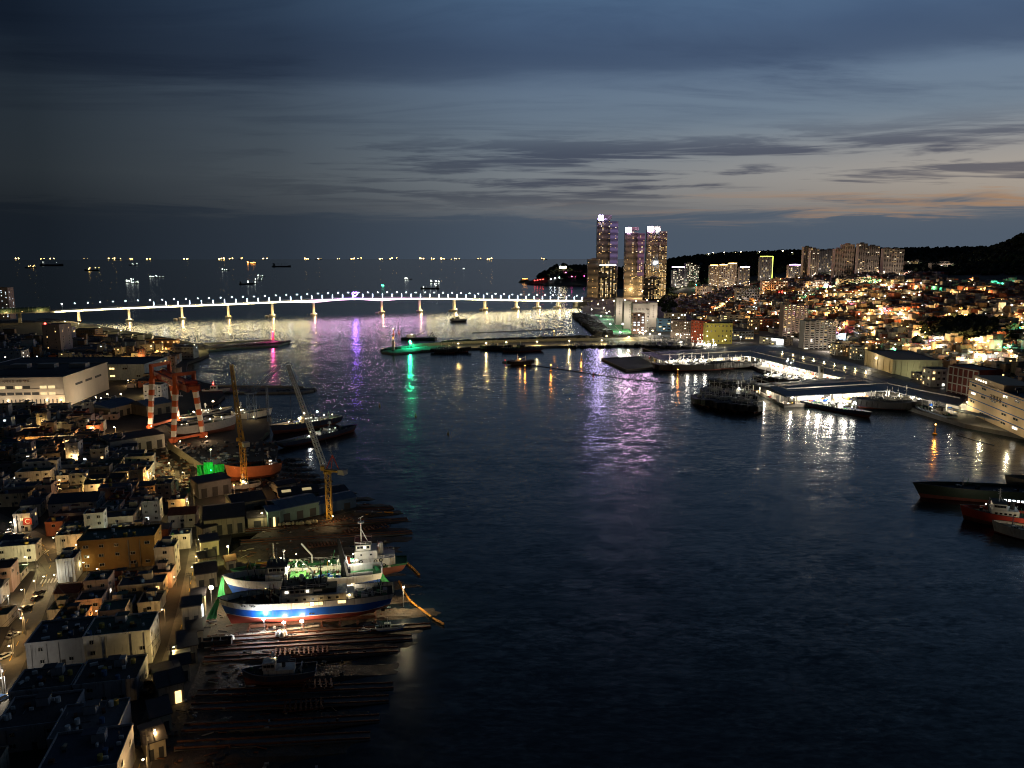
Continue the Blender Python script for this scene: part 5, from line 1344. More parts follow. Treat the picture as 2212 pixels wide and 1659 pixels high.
shed('boat_shed', 'dark-roofed shed end next to the long boat shed', 505, 1120, 575, 1108, 16, 7, M_SHEDW, M_SHEDR, 2.4, doors=2)
shed('workshop', 'small gabled workshop in front of the boat sheds', 536, 1140, 577, 1136, 9, 4.6, M_SHEDW, M_SHEDR, 1.8, doors=1)
shed('yard_office', 'teal-walled yard office with a lit doorway', 580, 1140, 606, 1136, 9, 7.5, M_TEAL, M_BLUER, 0, doors=3, litdoor=L_WARM)
shed('yard_hall', 'blue-walled hall with long pale wall panel at the slip', 606, 1130, 690, 1112, 16, 6.5, M_TEAL, M_BLUER, 2.0, doors=3)
shed('yard_hall', 'long dark low hall near the foot of the tower crane', 690, 1112, 770, 1095, 12, 5, M_BLUER, M_BLUER, 1.5, doors=2)
psh = shed('plate_shop', 'plate shop with two lit skylights behind the tower crane', 606, 1098, 690, 1088, 14, 6, M_SHEDW, M_SHEDR, 2.2, doors=3)
for x_, lb_ in ((-6, 'left lit skylight'), (4, 'right lit skylight')):
    piece('skylight', emit('skylight_glow', (1, .8, .4), .45), psh, (x_, -3.7, 6 + 1.15 + .42), (4.5, 2.2, .12), 0, 'box', math.atan2(2.2, 7.5))
shed('ruined_shed', 'ochre-lit tumbledown shed right behind the tower crane', 690, 1090, 752, 1078, 12, 4.5, mat('ochre_wall', (.35, .20, .07), .85, var=.35), M_SHEDR, 1.5, doors=2, litdoor=L_WARM)
shed('paint_shed', 'long blue roofed shed behind the gantry crane', 240, 905, 300, 890, 30, 8, M_SHEDW, M_BLUER, 3, doors=4)
shed('paint_shed', 'pale blue roofed shed under the gantry crane', 318, 900, 372, 890, 24, 8, M_SHEDW, mat('pale_blue_roof', (.12, .17, .24), .55), 3, doors=3)
shed('yard_building', 'two-storey white yard building left of the gantry foot', 240, 985, 357, 966, 20, 9, mat('cream_wall', (.42, .40, .36), .8, var=.25), M_SHEDR, 0, doors=5)
shed('grey_workshop', 'plain grey block behind the green net', 430, 1078, 500, 1065, 14, 8, mat('grey_wall', (.14, .14, .15), .85, var=.3), M_SHEDR, 0, doors=3)
shed('slip_office', 'grey-roofed hut at the head of the dark slip', 396, 1368, 436, 1362, 8, 9, M_SHEDW, M_SHEDR, 0, doors=2, cat='hut')
shed('slip_office', 'low dark hut below the grey-roofed hut at the slip head', 388, 1440, 428, 1432, 11, 6, M_SHEDW, M_SHEDR, 0, doors=2, cat='hut')
shed('slip_office', 'yellow-lit cottage with two windows at the slip head', 414, 1335, 444, 1331, 7, 7.5, mat('tan_wall', (.48, .40, .25), .85), M_SHEDR, 0, doors=2, litdoor=L_COOL, cat='hut')
shed('winch_house', 'dark winch house with pitched roof at the head of the lit slip', 425, 1275, 470, 1268, 12, 6, M_SHEDW, M_SHEDR, 2.0, doors=2, cat='hut')
shed('winch_house', 'small hut with bright pale side wall by the tanker bow', 490, 1232, 510, 1228, 5, 3.6, M_SHEDW, M_RUST, 1.6, doors=1, cat='hut')
shed('slip_shed', 'dark lean-to beside the road at the bottom, with two lit windows', 345, 1530, 400, 1515, 14, 6, M_SHEDW, M_SHEDR, 1.0, doors=2, litdoor=L_WARM, cat='hut')
for (u0, v0, u1, v1, dp_, h_, g_, lb_) in ((436, 1205, 474, 1199, 9, 6.5, 0, 'flat-roofed store between the road and the yellow-lit yard floor'), (432, 1236, 468, 1230, 8, 5.5, 1.4, 'small pitched workshop between road and tanker bow'), (408, 1405, 440, 1399, 8, 6, 0, 'dark flat hut wedged between the two slip-head huts'), (372, 1478, 412, 1470, 9, 5.5, 1.2, 'dark pitched hut beside the shore road above the lean-to'), (440, 1168, 470, 1160, 7, 5.5, 0, 'grey store next to the end of the long boat shed'), (330, 1590, 372, 1578, 9, 5, 0, 'dark flat store beside the lowest stretch of shore road'), (318, 1648, 360, 1634, 9, 5, 1.2, 'dark pitched shed by the bottom edge beside the shore road'), (600, 1066, 640, 1058, 8, 4, 1.2, 'low hut on the dark slip right of the small ferry')):
    shed('yard_store', lb_, u0, v0, u1, v1, dp_, h_, M_SHEDW, M_SHEDR, g_, doors=2, cat='hut')
# green floodlit net screen
p = P(452, 1034, GZ); gs = thing('net_screen', 'tall green net screen glowing in floodlight by the yard wall', 'screen', p, .3)
for k, (x, h, y) in enumerate(((0, 9.5, 0), (5.5, 7.5, 1.5), (-3.5, 8.0, 1.2))):
    mb = MB(); vs_ = [(x - 2.6 + 5.2 * j / 9, y + .3 * math.sin(j * 1.9 + i), h * i / 7) for i in range(8) for j in range(10)]
    mb.add(vs_, [(i * 10 + j, i * 10 + j + 1, (i + 1) * 10 + j + 1, (i + 1) * 10 + j) for i in range(7) for j in range(9)]); obj('net_panel', mb, mat('net_green', (.03, .55, .12), .8), gs)
    obj('scaffold_pole', MB().tube((x - 2.6, y + .3, 0), (x - 2.6, y + .3, h + .5), .1, n=6), M_STEEL, gs)
lamp_light(gs, (1.5, -4.5, 6), 2600, (.12, 1, .25), .3); piece('lamp_head', L_GREEN, gs, (1.5, -4.4, 6), (.5, .5, .5), 0, 'ball'); obj('lamp_post', MB().tube((1.5, -4.4, 0), (1.5, -4.4, 6), .08, n=6), M_STEEL, gs)
# yard wall of tall corrugated panels
ya, yb = P(362, 968, GZ), P(452, 1030, GZ); yw = thing('yard_wall', 'long corrugated fence between the bright lane and the dark yard', 'fence', ya); d = yb - ya; n = 30
for i in range(n):
    q = d * ((i + .5) / n); piece('fence_panel', mat('fence_metal', (.34, .31, .24), .7, var=.3), yw, q + Vector((0, 0, 2.4)), (d.length / n * .94, .18, 4.8), math.atan2(d.y, d.x))
# small clutter of the yard: big bags, barrels, crates, trailers
for i, (u, v) in enumerate(((585, 1402), (592, 1404), (598, 1401), (500, 1408), (507, 1405))) if False else enumerate(((602, 1374), (609, 1376), (614, 1373), (489, 1384), (500, 1383))):
    p = P(u, v, 2.5); t = thing('bulk_bag', 'white bulk bag standing on the slip below the nearest ship', 'bag', p, RND.random(), 'bulk bags on the slip')
    obj('sack', MB().lathe((0, 0, 0), [(.8, 0), (1.05, .5), (1.0, 1.3), (.45, 1.75), (.2, 2.0)], 9), M_WHITE, t, True)
for i in range(12):
    p = P(605 + i * 7.2 + RND.uniform(-2, 2), 1136 - i * .55 + RND.uniform(-1.5, 1.5), GZ + .05); t = thing('sack', 'pale sack in the row beside the blue yard hall', 'sack', p, RND.random(), 'row of sacks by the yard hall')
    obj('sack_body', MB().lathe((0, 0, 0), [(.6, 0), (.85, .4), (.75, 1.1), (.25, 1.5)], 8), mat('burlap', (.40, .34, .22), .9), t, True)
M_CONTB = mat('container_dark', (.03, .032, .035), .7)
for i, (u, v, lab) in enumerate(((455, 1395, 'dark open skip box left of the bulk bags'), (480, 1393, 'second dark open skip box left of the bulk bags'))):
    p = P(u, v, 2.5); t = thing('skip_box', lab, 'container', p, ang1)
    mb = MB()
    for sx, sy, lx, ly in ((0, -1.4, 6, .15), (0, 1.4, 6, .15), (-3, 0, .15, 2.8), (3, 0, .15, 2.8)): mb.box((sx, sy, 1.1), (lx, ly, 2.2))
    mb.box((0, 0, .1), (6, 2.8, .2)); obj('shell', mb, M_CONTB, t); piece('load', M_RUST, t, (.4, 0, .9), (4.5, 2.2, 1.2), .2)
# walkway with railing in front of the nearest ship
wa, wb = P(455, 1382, 2.6), P(690, 1352, 2.2); wk = thing('slip_walkway', 'long low walkway with thin railing along the nearest ship', 'walkway', wa); d = wb - wa; n = 16
for i in range(n): piece('plank', M_SHEDW, wk, d * ((i + .5) / n) + Vector((0, 0, .25)), (d.length / n * .96, 1.2, .18), math.atan2(d.y, d.x))
rails(wk, [Vector((0, 0, .3)), d + Vector((0, 0, .3))], 1.1, M_DARK, 4.0)
# litter of timber, plate and pipe over the slips and yard
_rd = random.Random(77); dbm = MB()
for _ in range(900):
    i_, j_ = _rd.randrange(NA), _rd.randrange(int(NB * .80)); (x_, y_, z_) = vs_slip[i_ * NB + j_]
    x_ += _rd.uniform(-1, 1); y_ += _rd.uniform(-1, 1); a_ = ang1 + _rd.gauss(0, .35); k_ = _rd.random()
    if k_ < .55: dbm.box((x_, y_, z_ + .2), (_rd.uniform(.8, 3.2), _rd.uniform(.15, .35), _rd.uniform(.15, .35)), a_, m=_rd.choice((0, 0, 2)))
    elif k_ < .85: dbm.box((x_, y_, z_ + .35), (_rd.uniform(.4, 1.3), _rd.uniform(.4, 1.0), _rd.uniform(.3, .8)), a_, m=_rd.choice((0, 2, 2, 1, 3)))
    else: dbm.tube((x_, y_, z_ + .25), (x_ + 3 * math.cos(a_), y_ + 3 * math.sin(a_), z_ + .3), .18, n=6, m=_rd.randrange(3))
for _ in range(420):
    u_, v_ = _rd.uniform(330, 600), _rd.uniform(955, 1060); p_ = P(u_, v_, GZ)
    dbm.box((p_.x, p_.y, GZ + .4), (_rd.uniform(.6, 3.5), _rd.uniform(.5, 1.6), _rd.uniform(.5, 1.5)), _rd.uniform(0, 3), m=_rd.randrange(4))
tag(obj('yard_debris', dbm, [M_RUST, M_SHEDW, M_DARK, mat('tarp_grey', (.25, .26, .27))]), 'loose timber, plate and pipe littering the shipyard slips', None, None, 'stuff')
# ================================================================== LEFT TOWN
A15 = rad(13.5); HA = Vector((math.cos(A15), math.sin(A15), 0)); HB = Vector((-math.sin(A15), math.cos(A15), 0))
WALLS = [('cream', (.46, .43, .37)), ('white', (.56, .54, .50)), ('grey', (.30, .30, .31)), ('tan', (.38, .31, .22)), ('pink', (.42, .31, .27)), ('brick-red', (.26, .085, .05)), ('pale blue', (.30, .34, .38)), ('brown', (.24, .16, .10))]
WALLM = {n: mat('town_' + n.replace(' ', '_').replace('-', '_'), tuple(min(.66, q * 1.12) for q in c), .85, var=.32, scale=.3, stain=tuple(q * .28 for q in c), stain_amt=.7) for n, c in WALLS}
ROOFS = [('dark', (.075, .075, .08)), ('green', (.06, .12, .09)), ('blue', (.06, .08, .115)), ('grey', (.16, .16, .165)), ('rust-red', (.16, .055, .04))]
ROOFM = {n: mat('roof_' + n.replace('-', '_'), c, .75, var=.55, scale=.45, col2=tuple(q * .6 for q in c)) for n, c in ROOFS}
M_TANKB = mat('tank_blue', (.06, .13, .26), .5); M_TANKY = mat('tank_yellow', (.5, .36, .08), .5)
M_FRAME = mat('window_frame', (.42, .41, .39), .6)
def building(name, label, cat, loc, rz, sx, sy, h, wallm, roofm, storeys, roof='flat', lit=.06, group=None, detail=2, litm=None, win=(1.5, 1.3), step=3.6, seed=0, front=True, side=True, sign=None):
    r = random.Random(seed * 7 + int(loc[0] * 13) + int(loc[1] * 7)); t = thing(name, label, cat, loc, rz, group)
    piece('wall', wallm, t, (0, 0, h / 2), (sx, sy, h))
    if roof == 'flat':
        mb = MB().box((0, 0, h + .1), (sx - .3, sy - .3, .2)); ro = obj('roof', mb, roofm, t); ph = r.uniform(.5, 1.1)
        for (x, y, lx, ly) in ((0, -sy / 2, sx + .24, .22), (0, sy / 2, sx + .24, .22), (-sx / 2, 0, .22, sy - .2), (sx / 2, 0, .22, sy - .2)):
            piece('parapet', wallm, t, (x, y, h + ph / 2 - .02), (lx, ly, ph))
        if detail > 0:
            k = r.random()
            if k < .55 and sx > 6: piece('stair_house', wallm, t, (r.uniform(-.25, .25) * sx, sy * .22, h + 1.35), (3.0, 2.6, 2.4)); piece('stair_roof', roofm, t, (t.children[-1].location.x, sy * .22, h + 2.62), (3.4, 3.0, .14))
            if k > .35: piece('water_tank', r.choice((M_TANKB, M_TANKY, M_WHITE)), t, (r.uniform(-.3, .3) * sx, r.uniform(-.3, .0) * sy, h + .95), (1.6, 1.6, 1.5), 0, 'cyl')
            for q_ in range(r.choice((1, 2, 3)) if detail > 1 else 0): piece(r.choice(('roof_box', 'roof_vent', 'plant_pot')), r.choice((M_STEEL, M_DARK, M_WHITE, M_RUST, M_GREEN, M_SHEDW)), t, (r.uniform(-.4, .4) * sx, r.uniform(-.4, .4) * sy, h + .55), (r.uniform(.5, 1.8), r.uniform(.4, 1.2), r.uniform(.4, 1.0)), r.uniform(0, 3))
            if k < .3: piece('air_conditioner', M_WHITE, t, (r.uniform(-.35, .35) * sx, -sy * .3, h + .6), (1.0, .5, .8))
    else:
        e = .45; hx, hy = sx / 2 + e, sy / 2 + e; g = min(sx, sy) * .20
        mb = MB().add([(-hx, -hy, h), (hx, -hy, h), (hx, hy, h), (-hx, hy, h), (-hx * .98, 0, h + g), (hx * .98, 0, h + g)], [(0, 1, 5, 4), (2, 3, 4, 5), (0, 4, 3), (1, 2, 5), (0, 3, 2, 1)])
        ro = obj('roof', mb, roofm, t)
        if detail > 1:
            for i in range(int(sx / 2.2)): piece('roof_seam', roofm, ro, (-hx + 1 + i * 2.2, -hy / 2, h + g / 2 + .04), (.10, math.hypot(hy, g), .10), 0, 'box', math.atan2(g, hy))
    fl = h / storeys; lm = litm or r.choice((L_WARM, L_WHITE, L_WARM, L_COOL))
    ww, wh = min(win[0], step * .7), min(win[1], fl * .55)
    for s_ in range(storeys):
        z = fl * (s_ + .56)
        if front:
            n = max(1, int(sx / step))
            for i in range(n):
                if r.random() < .18: continue
                g = lm if r.random() < lit else M_GLASS
                piece('window', [M_FRAME, g], t, ((i - (n - 1) / 2) * sx / n + r.uniform(-.2, .2), -sy / 2 - .03, z), (ww * r.uniform(.8, 1.1), .2, wh), 0, 'window')
        if side:
            n = max(1, int(sy / step))
            for i in range(n):
                if r.random() < .30: continue
                g = lm if r.random() < lit else M_GLASS
                piece('window', [M_FRAME, g], t, (sx / 2 + .03, (i - (n - 1) / 2) * sy / n, z), (ww * .9, .2, wh), math.pi / 2, 'window')
    if detail > 0: piece('door', M_DARK, t, (sx * r.uniform(-.35, .35), -sy / 2 - .05, 1.05), (1.1, .12, 2.1))
    return t
BLOCKED = []       # (centre, radius) of hand-placed buildings
def roof_gear(t, sx, sy, h, n, seed):
    r = random.Random(seed)
    for _ in range(n):
        k = r.random(); x, y = r.uniform(-.42, .42) * sx, r.uniform(-.42, .42) * sy
        if k < .25: piece('air_conditioner', M_WHITE, t, (x, y, h + .6), (.95, .45, .8), r.choice((0, 1.57)))
        elif k < .45: piece('water_tank', r.choice((M_TANKB, M_TANKY, M_WHITE)), t, (x, y, h + .9), (1.3, 1.3, 1.4), 0, 'cyl')
        elif k < .65: piece('roof_pipe', M_STEEL, t, (x, y, h + .35), (r.uniform(2, 6), .14, .14), r.choice((0, 1.57)))
        elif k < .8: piece('antenna', M_STEEL, t, (x, y, h + 1.6), (.07, .07, 2.8))
        else: piece('roof_box', r.choice((M_SHEDW, M_DARK, M_RUST, M_WHITE)), t, (x, y, h + .6), (r.uniform(.6, 2.2), r.uniform(.5, 1.6), r.uniform(.5, 1.1)), r.uniform(0, .4))
    for _ in range(3): piece('drain_pipe', M_STEEL, t, (r.uniform(-.48, .48) * sx, -sy / 2 - .12, h / 2), (.14, .14, h))
def at(u, v, z=GZ): return P(u, v, z)
def put(name, label, cat, u0, u1, vb, vt, depth_, wallm, roofm, storeys, rz=A15, **kw):
    """front face spans u0..u1 at ground row vb, its top edge reaches row vt"""
    a, b = P(u0, vb, GZ), P(u1, vb, GZ); w_ = (b - a).length / math.cos(rz) if True else 0
    m = (a + b) / 2; h = ztop(m.x, m.y, vt) - GZ
    c = m + Vector((-math.sin(rz), math.cos(rz), 0)) * depth_ / 2
    BLOCKED.append((c.x, c.y, max(w_, depth_) * .62 + 3))
    t = building(name, label, cat, (c.x, c.y, GZ), rz, w_, depth_, h, wallm, roofm, storeys, **kw)
    if vb > 1000 and kw.get('roof') != 'gable': roof_gear(t, w_, depth_, h, 14, int(u0 + vb))
    return t
M_OCHRE = mat('ochre_render', (.21, .125, .042), .85, var=.25, scale=.3)
put('office_building', 'three-storey ochre building with rows of white windows', 'building', 182, 330, 1228, 1168, 14, M_OCHRE, ROOFM['green'], 3, detail=1, win=(2.0, 1.3), step=5.2, lit=.0)
put('apartment_house', 'white four-storey house with dark green roof nearest the shipyard fence', 'building', 194, 322, 1440, 1372, 13, WALLM['white'], ROOFM['green'], 3, win=(1.5, 1.4), step=4.0, lit=0)
put('house', 'wide pale house with dark roof beside the white four-storey house', 'house', 68, 180, 1440, 1388, 15, WALLM['grey'], ROOFM['dark'], 2, step=6, lit=0)
put('house', 'pale flat-roofed house with high parapet at the bottom left edge', 'house', 118, 248, 1655, 1592, 15, WALLM['grey'], ROOFM['grey'], 2, step=6, lit=0)
put('house', 'near pale building whose blue-grey roof meets the bottom edge', 'house', 95, 250, 1745, 1668, 16, WALLM['grey'], ROOFM['blue'], 2, step=6, lit=0)
put('house', 'long dark-roofed house with stepped parapets above the near roofs', 'house', 170, 292, 1520, 1478, 14, WALLM['grey'], ROOFM['dark'], 2, step=6, lit=0)
put('house', 'low pale house with long parapets at the left, under the pale wide house', 'house', 32, 150, 1535, 1492, 12, WALLM['grey'], ROOFM['dark'], 2, step=7, lit=0)
put('house', 'long dark house with terrace walls at the lower left edge', 'house', 0, 140, 1620, 1572, 15, WALLM['grey'], ROOFM['dark'], 2, step=7, lit=0)
put('house', 'plain grey tower-like house beside the yellow-lit street', 'house', 128, 162, 1258, 1212, 9, WALLM['pale blue'], ROOFM['blue'], 2, lit=0, front=False)
put('shop', 'corner shop with yellow-lit front by the zebra crossing', 'shop', 127, 182, 1196, 1158, 10, WALLM['cream'], ROOFM['green'], 2, step=4.5, lit=.15)
put('house', 'white house with maroon hipped roof beside the road', 'house', 368, 420, 1140, 1112, 11, WALLM['cream'], ROOFM['rust-red'], 1, roof='gable', win=(1.6, 1.2), lit=0)
put('house', 'orange-lit brick house with bright alley beside it', 'house', 230, 285, 1278, 1258, 9, WALLM['brick-red'], ROOFM['dark'], 2, lit=.1)
put('house', 'grey house with one bright warm window, left of the white four-storey house', 'house', 120, 178, 1385, 1345, 11, WALLM['brown'], ROOFM['dark'], 2, lit=.35)
put('warehouse', 'long white blue-roofed warehouse in the middle of the houses', 'warehouse', 112, 205, 1112, 1086, 15, WALLM['white'], ROOFM['blue'], 2, roof='gable', win=(1.8, .8), step=5, lit=0)
cu = put('shop', 'convenience store with red sign bearing a white letter', 'shop', 34, 66, 1148, 1114, 9, WALLM['cream'], ROOFM['dark'], 2, step=4.5, lit=.2)
sgn = piece('sign_board', M_RED, cu, (2.2, -4.65, 4.6), (3.6, .2, 3.0)); text('lettering', 'C', (2.2, -4.8, 4.6), 3.2, M_WHITE, cu)
lamp_light(cu, (2.2, -7.5, 5.5), 500, WARM, .3)
# the long white warehouse with parking decks
wa_, wb_, wc_ = P(-70, 884, GZ), P(142, 880, GZ), P(255, 838, GZ); wd = (wb_ - wa_); wr = math.atan2(wd.y, wd.x); wlen = wd.length
wdep = (wc_ - wb_).length * .94; wh = ztop(wb_.x, wb_.y, 818) - GZ
wn = Vector((-math.sin(wr), math.cos(wr), 0)); wc = (wa_ + wb_) / 2 + wn * wdep / 2
BLOCKED.append((wc.x, wc.y, 70)); BLOCKED.append((wc.x - 40, wc.y, 70)); BLOCKED.append((wc.x + 30, wc.y, 60))
wh_ = thing('warehouse', 'huge white cold-store warehouse with lit parking decks', 'warehouse', (wc.x, wc.y, GZ), wr)
M_WHW = mat('warehouse_wall', (.50, .44, .37), .85, var=.16, scale=.08)
piece('wall', M_WHW, wh_, (0, 0, wh / 2), (wlen, wdep, wh)); piece('roof', ROOFM['dark'], wh_, (0, 0, wh + .2), (wlen - 1, wdep - 1, .4))
for (x, y, lx, ly) in ((0, -wdep / 2, wlen + .4, .5), (0, wdep / 2, wlen + .4, .5), (wlen / 2, 0, .5, wdep - .4)): piece('parapet', M_WHW, wh_, (x, y, wh + .7), (lx, ly, 1.5))
bay = 6.4; nb = int(wlen / bay) - 1
for lev, (z, hh) in enumerate(((wh * .72, 2.3), (wh * .50, 2.2))):
    for i in range(nb):
        x = wlen / 2 - 9.5 - bay * i; lit_ = (lev == 0 and i in (0, 1, 4, 6, 7, 8, 9, 10, 11, 12)) or (lev == 1 and i in (0, 1, 8))
        if lev == 0 and i == 2: continue
        g = (emit('deck_glow', (1, .76, .38), 1.1, var=.35, scale=.5) if lit_ else M_DARK)
        piece('parking_bay', g, wh_, (x, -wdep / 2 - .05, z), (bay * .82, .2, hh))
    piece('deck_ledge', M_WHW, wh_, (0, -wdep / 2 - .25, z - hh / 2 - .25), (wlen, .5, .35))
for i in range(int(wlen / 3.2)): piece('window_slot', M_DARK, wh_, (wlen / 2 - 3.0 - 3.2 * i, -wdep / 2 - .06, wh * .22), (.9, .2, wh * .17))
piece('base_band', mat('mustard_band', (.34, .24, .08)), wh_, (0, -wdep / 2 - .08, 1.0), (wlen - .5, .25, 2.0))
for y in (-.22, .0, .22): piece('window_band', M_DARK, wh_, (wlen / 2 + .06, y * wdep + 3, wh * .66), (.2, wdep * .15, 1.9))
text('lettering', '부산 시어시장 냉동 냉장', (-wlen * .06 + 3, -wdep / 2 - .3, wh * .93), 2.3, mat('letter_brown', (.10, .05, .04)), wh_, spacing=1.25)
for x in (-.35, -.05, .3): piece('roof_house', M_WHW, wh_, (x * wlen, wdep * .25, wh + 2.2), (14, 9, 3.6))
for x in (-.3, -.02, .2): piece('roof_panel_array', M_DARK, wh_, (x * wlen, -wdep * .2, wh + .9), (26, 16, .3), 0, 'box', .06)
for x_ in (-.30, -.08, .12, .32, .46): lamp_light(wh_, (x_ * wlen, -wdep / 2 - 9, 7), 2600, (1, .82, .58), .4); piece('wall_lamp', L_LAMP, wh_, (x_ * wlen, -wdep / 2 - .6, 6.5), (.8, .6, .5))  # lamps and lights added to brighten the long front
# background blocks of the left bank (front span, ground row, top row)
twr = put('apartment_tower', 'slim pinkish tower block with red beacon on the left bank', 'building', 97, 134, 772, 702, 26, mat('tower_pink', (.42, .33, .30), .85, var=.12), ROOFM['dark'], 12, rz=.0, win=(1.2, 1.4), step=9, lit=.08, detail=0)
put('apartment_tower', 'apartment slab cut by the left edge, behind the tunnel viaduct', 'building', -14, 22, 690, 622, 20, WALLM['pink'], ROOFM['dark'], 18, rz=.05, step=7, lit=.25, detail=0)
put('apartment_house', 'pale apartment slab with balconies at the left edge above the warehouse', 'building', -20, 48, 800, 760, 16, WALLM['white'], ROOFM['dark'], 5, rz=.06, step=6, lit=.2)
put('warehouse', 'long black-roofed hall behind the white warehouse', 'warehouse', -20, 310, 822, 790, 60, WALLM['pale blue'], ROOFM['dark'], 2, rz=.05, step=12, lit=.35, win=(5, 2), detail=0)
put('warehouse', 'pink-walled hall left of the orange-lit dock building', 'warehouse', 145, 205, 772, 756, 30, WALLM['pink'], ROOFM['dark'], 2, rz=.05, step=14, lit=.1, win=(3, 1.5), detail=0)
put('office_building', 'office block with bluish sign behind the slim pinkish tower', 'building', 130, 152, 748, 708, 18, WALLM['grey'], ROOFM['dark'], 6, rz=.05, win=(4, 2), step=8, lit=.35, detail=0)
put('office_building', 'long brown banded block by the embankment road', 'building', 155, 206, 738, 713, 24, WALLM['brown'], ROOFM['dark'], 5, rz=.05, win=(6, 1.0), step=10, lit=.05, detail=0)
put('factory', 'dark factory with zigzag of orange lamps on its eaves', 'factory', 204, 240, 742, 731, 24, WALLM['brown'], ROOFM['dark'], 1, rz=.05, lit=.6, detail=0)
put('dock_building', 'orange-floodlit frame building at the harbour corner', 'building', 325, 380, 762, 735, 14, mat('rust_wall', (.42, .22, .10), .8), ROOFM['dark'], 3, rz=.05, lit=.5, win=(2, 1.5), litm=L_ORANGE if False else L_WARM, detail=0)
put('dock_building', 'dark cube with two lit windows at the harbour corner', 'building', 378, 418, 775, 750, 18, WALLM['grey'], ROOFM['dark'], 3, rz=.05, lit=.12, win=(2, 1.4), detail=0)
put('apartment_house', 'white four-storey block with window column behind the gantry leg', 'building', 312, 350, 868, 833, 14, WALLM['white'], ROOFM['dark'], 4, rz=.05, lit=.0)
put('apartment_house', 'white four-storey house with lit corner beside the long warehouse', 'building', 218, 258, 892, 866, 12, WALLM['white'], ROOFM['dark'], 3, lit=.2)
put('apartment_house', 'pale three-storey house nearest the warehouse corner', 'building', 184, 214, 890, 870, 12, WALLM['grey'], ROOFM['dark'], 2, lit=.1)
# ---- the mass of small houses, on a skewed street grid
def near_road(x, y, m):
    for pl, wd_ in ROADS[:7]:
        for a, b in zip(pl, pl[1:]):
            ab = Vector((b.x - a.x, b.y - a.y)); ap = Vector((x - a.x, y - a.y)); L2_ = ab.length_squared
            f = max(0, min(1, ap.dot(ab) / L2_)) if L2_ else 0
            if (ap - ab * f).length < wd_ / 2 + m: return True
    return False
# inland limit of the yard in image space: houses only left of this line (row -> column)
LIM = [(700, 150), (745, 330), (760, 395), (790, 385), (830, 395), (880, 205), (905, 225), (950, 235), (990, 330), (1030, 395), (1070, 425), (1110, 400), (1160, 425), (1230, 415), (1290, 400), (1400, 365), (1500, 325), (1660, 270)]
cells = []
org = Vector((-95, 165, 0))
for i in range(-86, 16):
    for j in range(-8, 110):
        cw, cd = 9.6, 10.2
        p = org + HA * (i * cw) + HB * (j * cd)
        if p.y < 150 or p.y > 1250: continue
        u, v = W(p.x, p.y, GZ)
        if u < -40 or v > 1750 or v < 694: continue
        cells.append((v, u, p, i, j))
cells.sort(key=lambda c: -c[0])
USED = set(); nh = 0
def place_ok(p, rr):
    for (bx, by, br) in BLOCKED:
        if (p.x - bx) ** 2 + (p.y - by) ** 2 < (br + rr * .6) ** 2: return False
    return not near_road(p.x, p.y, rr * .62)
house_pos = []
def where(u, v):
    rows = [(1500, 'at the bottom left'), (1380, 'beside the shore road'), (1260, 'below the ochre building'), (1180, 'around the zebra crossing'), (1080, 'between stores and boat sheds'), (980, 'in mid left town'), (900, 'behind the yard building'), (820, 'near the white warehouse'), (0, 'far up the left bank')]
    for lim, s_ in rows:
        if v > lim: return s_
far_mb = MB()
for (v, u, p, i, j) in cells:
    if (i, j) in USED: continue
    if u > lerp_tab(LIM, v) - 6: continue
    if 780 < v < 886 and u < 262: continue
    wide = RND.random() < .36 and (i + 1, j) not in USED
    c = p + HA * 4.8 if wide else p
    sx = (17.6 if wide else 8.3) * RND.uniform(.82, 1.02); sy = RND.uniform(7.0, 9.3)
    if not place_ok(c, max(sx, sy) * .5): continue
    USED.add((i, j))
    if wide: USED.add((i + 1, j))
    if RND.random() < .05: continue
    st_ = RND.choices((1, 2, 2, 3, 4), (3, 6, 4, 3, 1))[0] if v > 880 else RND.choices((1, 2, 3, 5), (3, 5, 3, 1))[0]
    h = st_ * 2.9 + RND.uniform(.1, .6)
    wn_ = RND.choice([w_[0] for w_ in WALLS[:5]] + [w_[0] for w_ in WALLS]); rn = RND.choices([r_[0] for r_ in ROOFS], (5, 3, 4, 3, 2))[0]
    gab = RND.random() < .28 and st_ < 3
    rz = A15 + RND.uniform(-.05, .05) + (math.pi / 2 * 0)
    lit_ = .05 if v > 900 else .16
    nh += 1
    if nh <= 290:
        det = 2 if v > 960 else 1
        lab = '%s %s house with %s %s roof, %s' % (('one-storey', 'two-storey', 'three-storey', 'four-storey', 'five-storey')[st_ - 1], wn_, rn, 'pitched' if gab else 'flat', where(u, v))
        building('house', lab, 'house', (c.x, c.y, GZ), rz, sx, sy, h, WALLM[wn_], ROOFM[rn], st_, 'gable' if gab else 'flat', lit_, 'houses of the left town', det, step=3.8 if v > 960 else 5.5, side=(v > 960))
    else:
        far_mb.box((c.x, c.y, GZ + h / 2), (sx, sy, h), rz, m=hash((i, j)) % 4); far_mb.box((c.x, c.y, GZ + h + .3), (sx + .3, sy + .3, .6), rz, m=4)
        if RND.random() < .45: far_mb.box((c.x + RND.uniform(-.3, .3) * sx, c.y - sy / 2 - .1, GZ + h * .6), (1.8, .3, 1.2), rz, m=5)
tag(obj('distant_houses', far_mb, [WALLM['cream'], WALLM['grey'], WALLM['brown'], WALLM['white'], ROOFM['dark'], L_WARM]), 'mass of tiny far houses on the left bank', None, None, 'stuff')
print('left houses', nh)
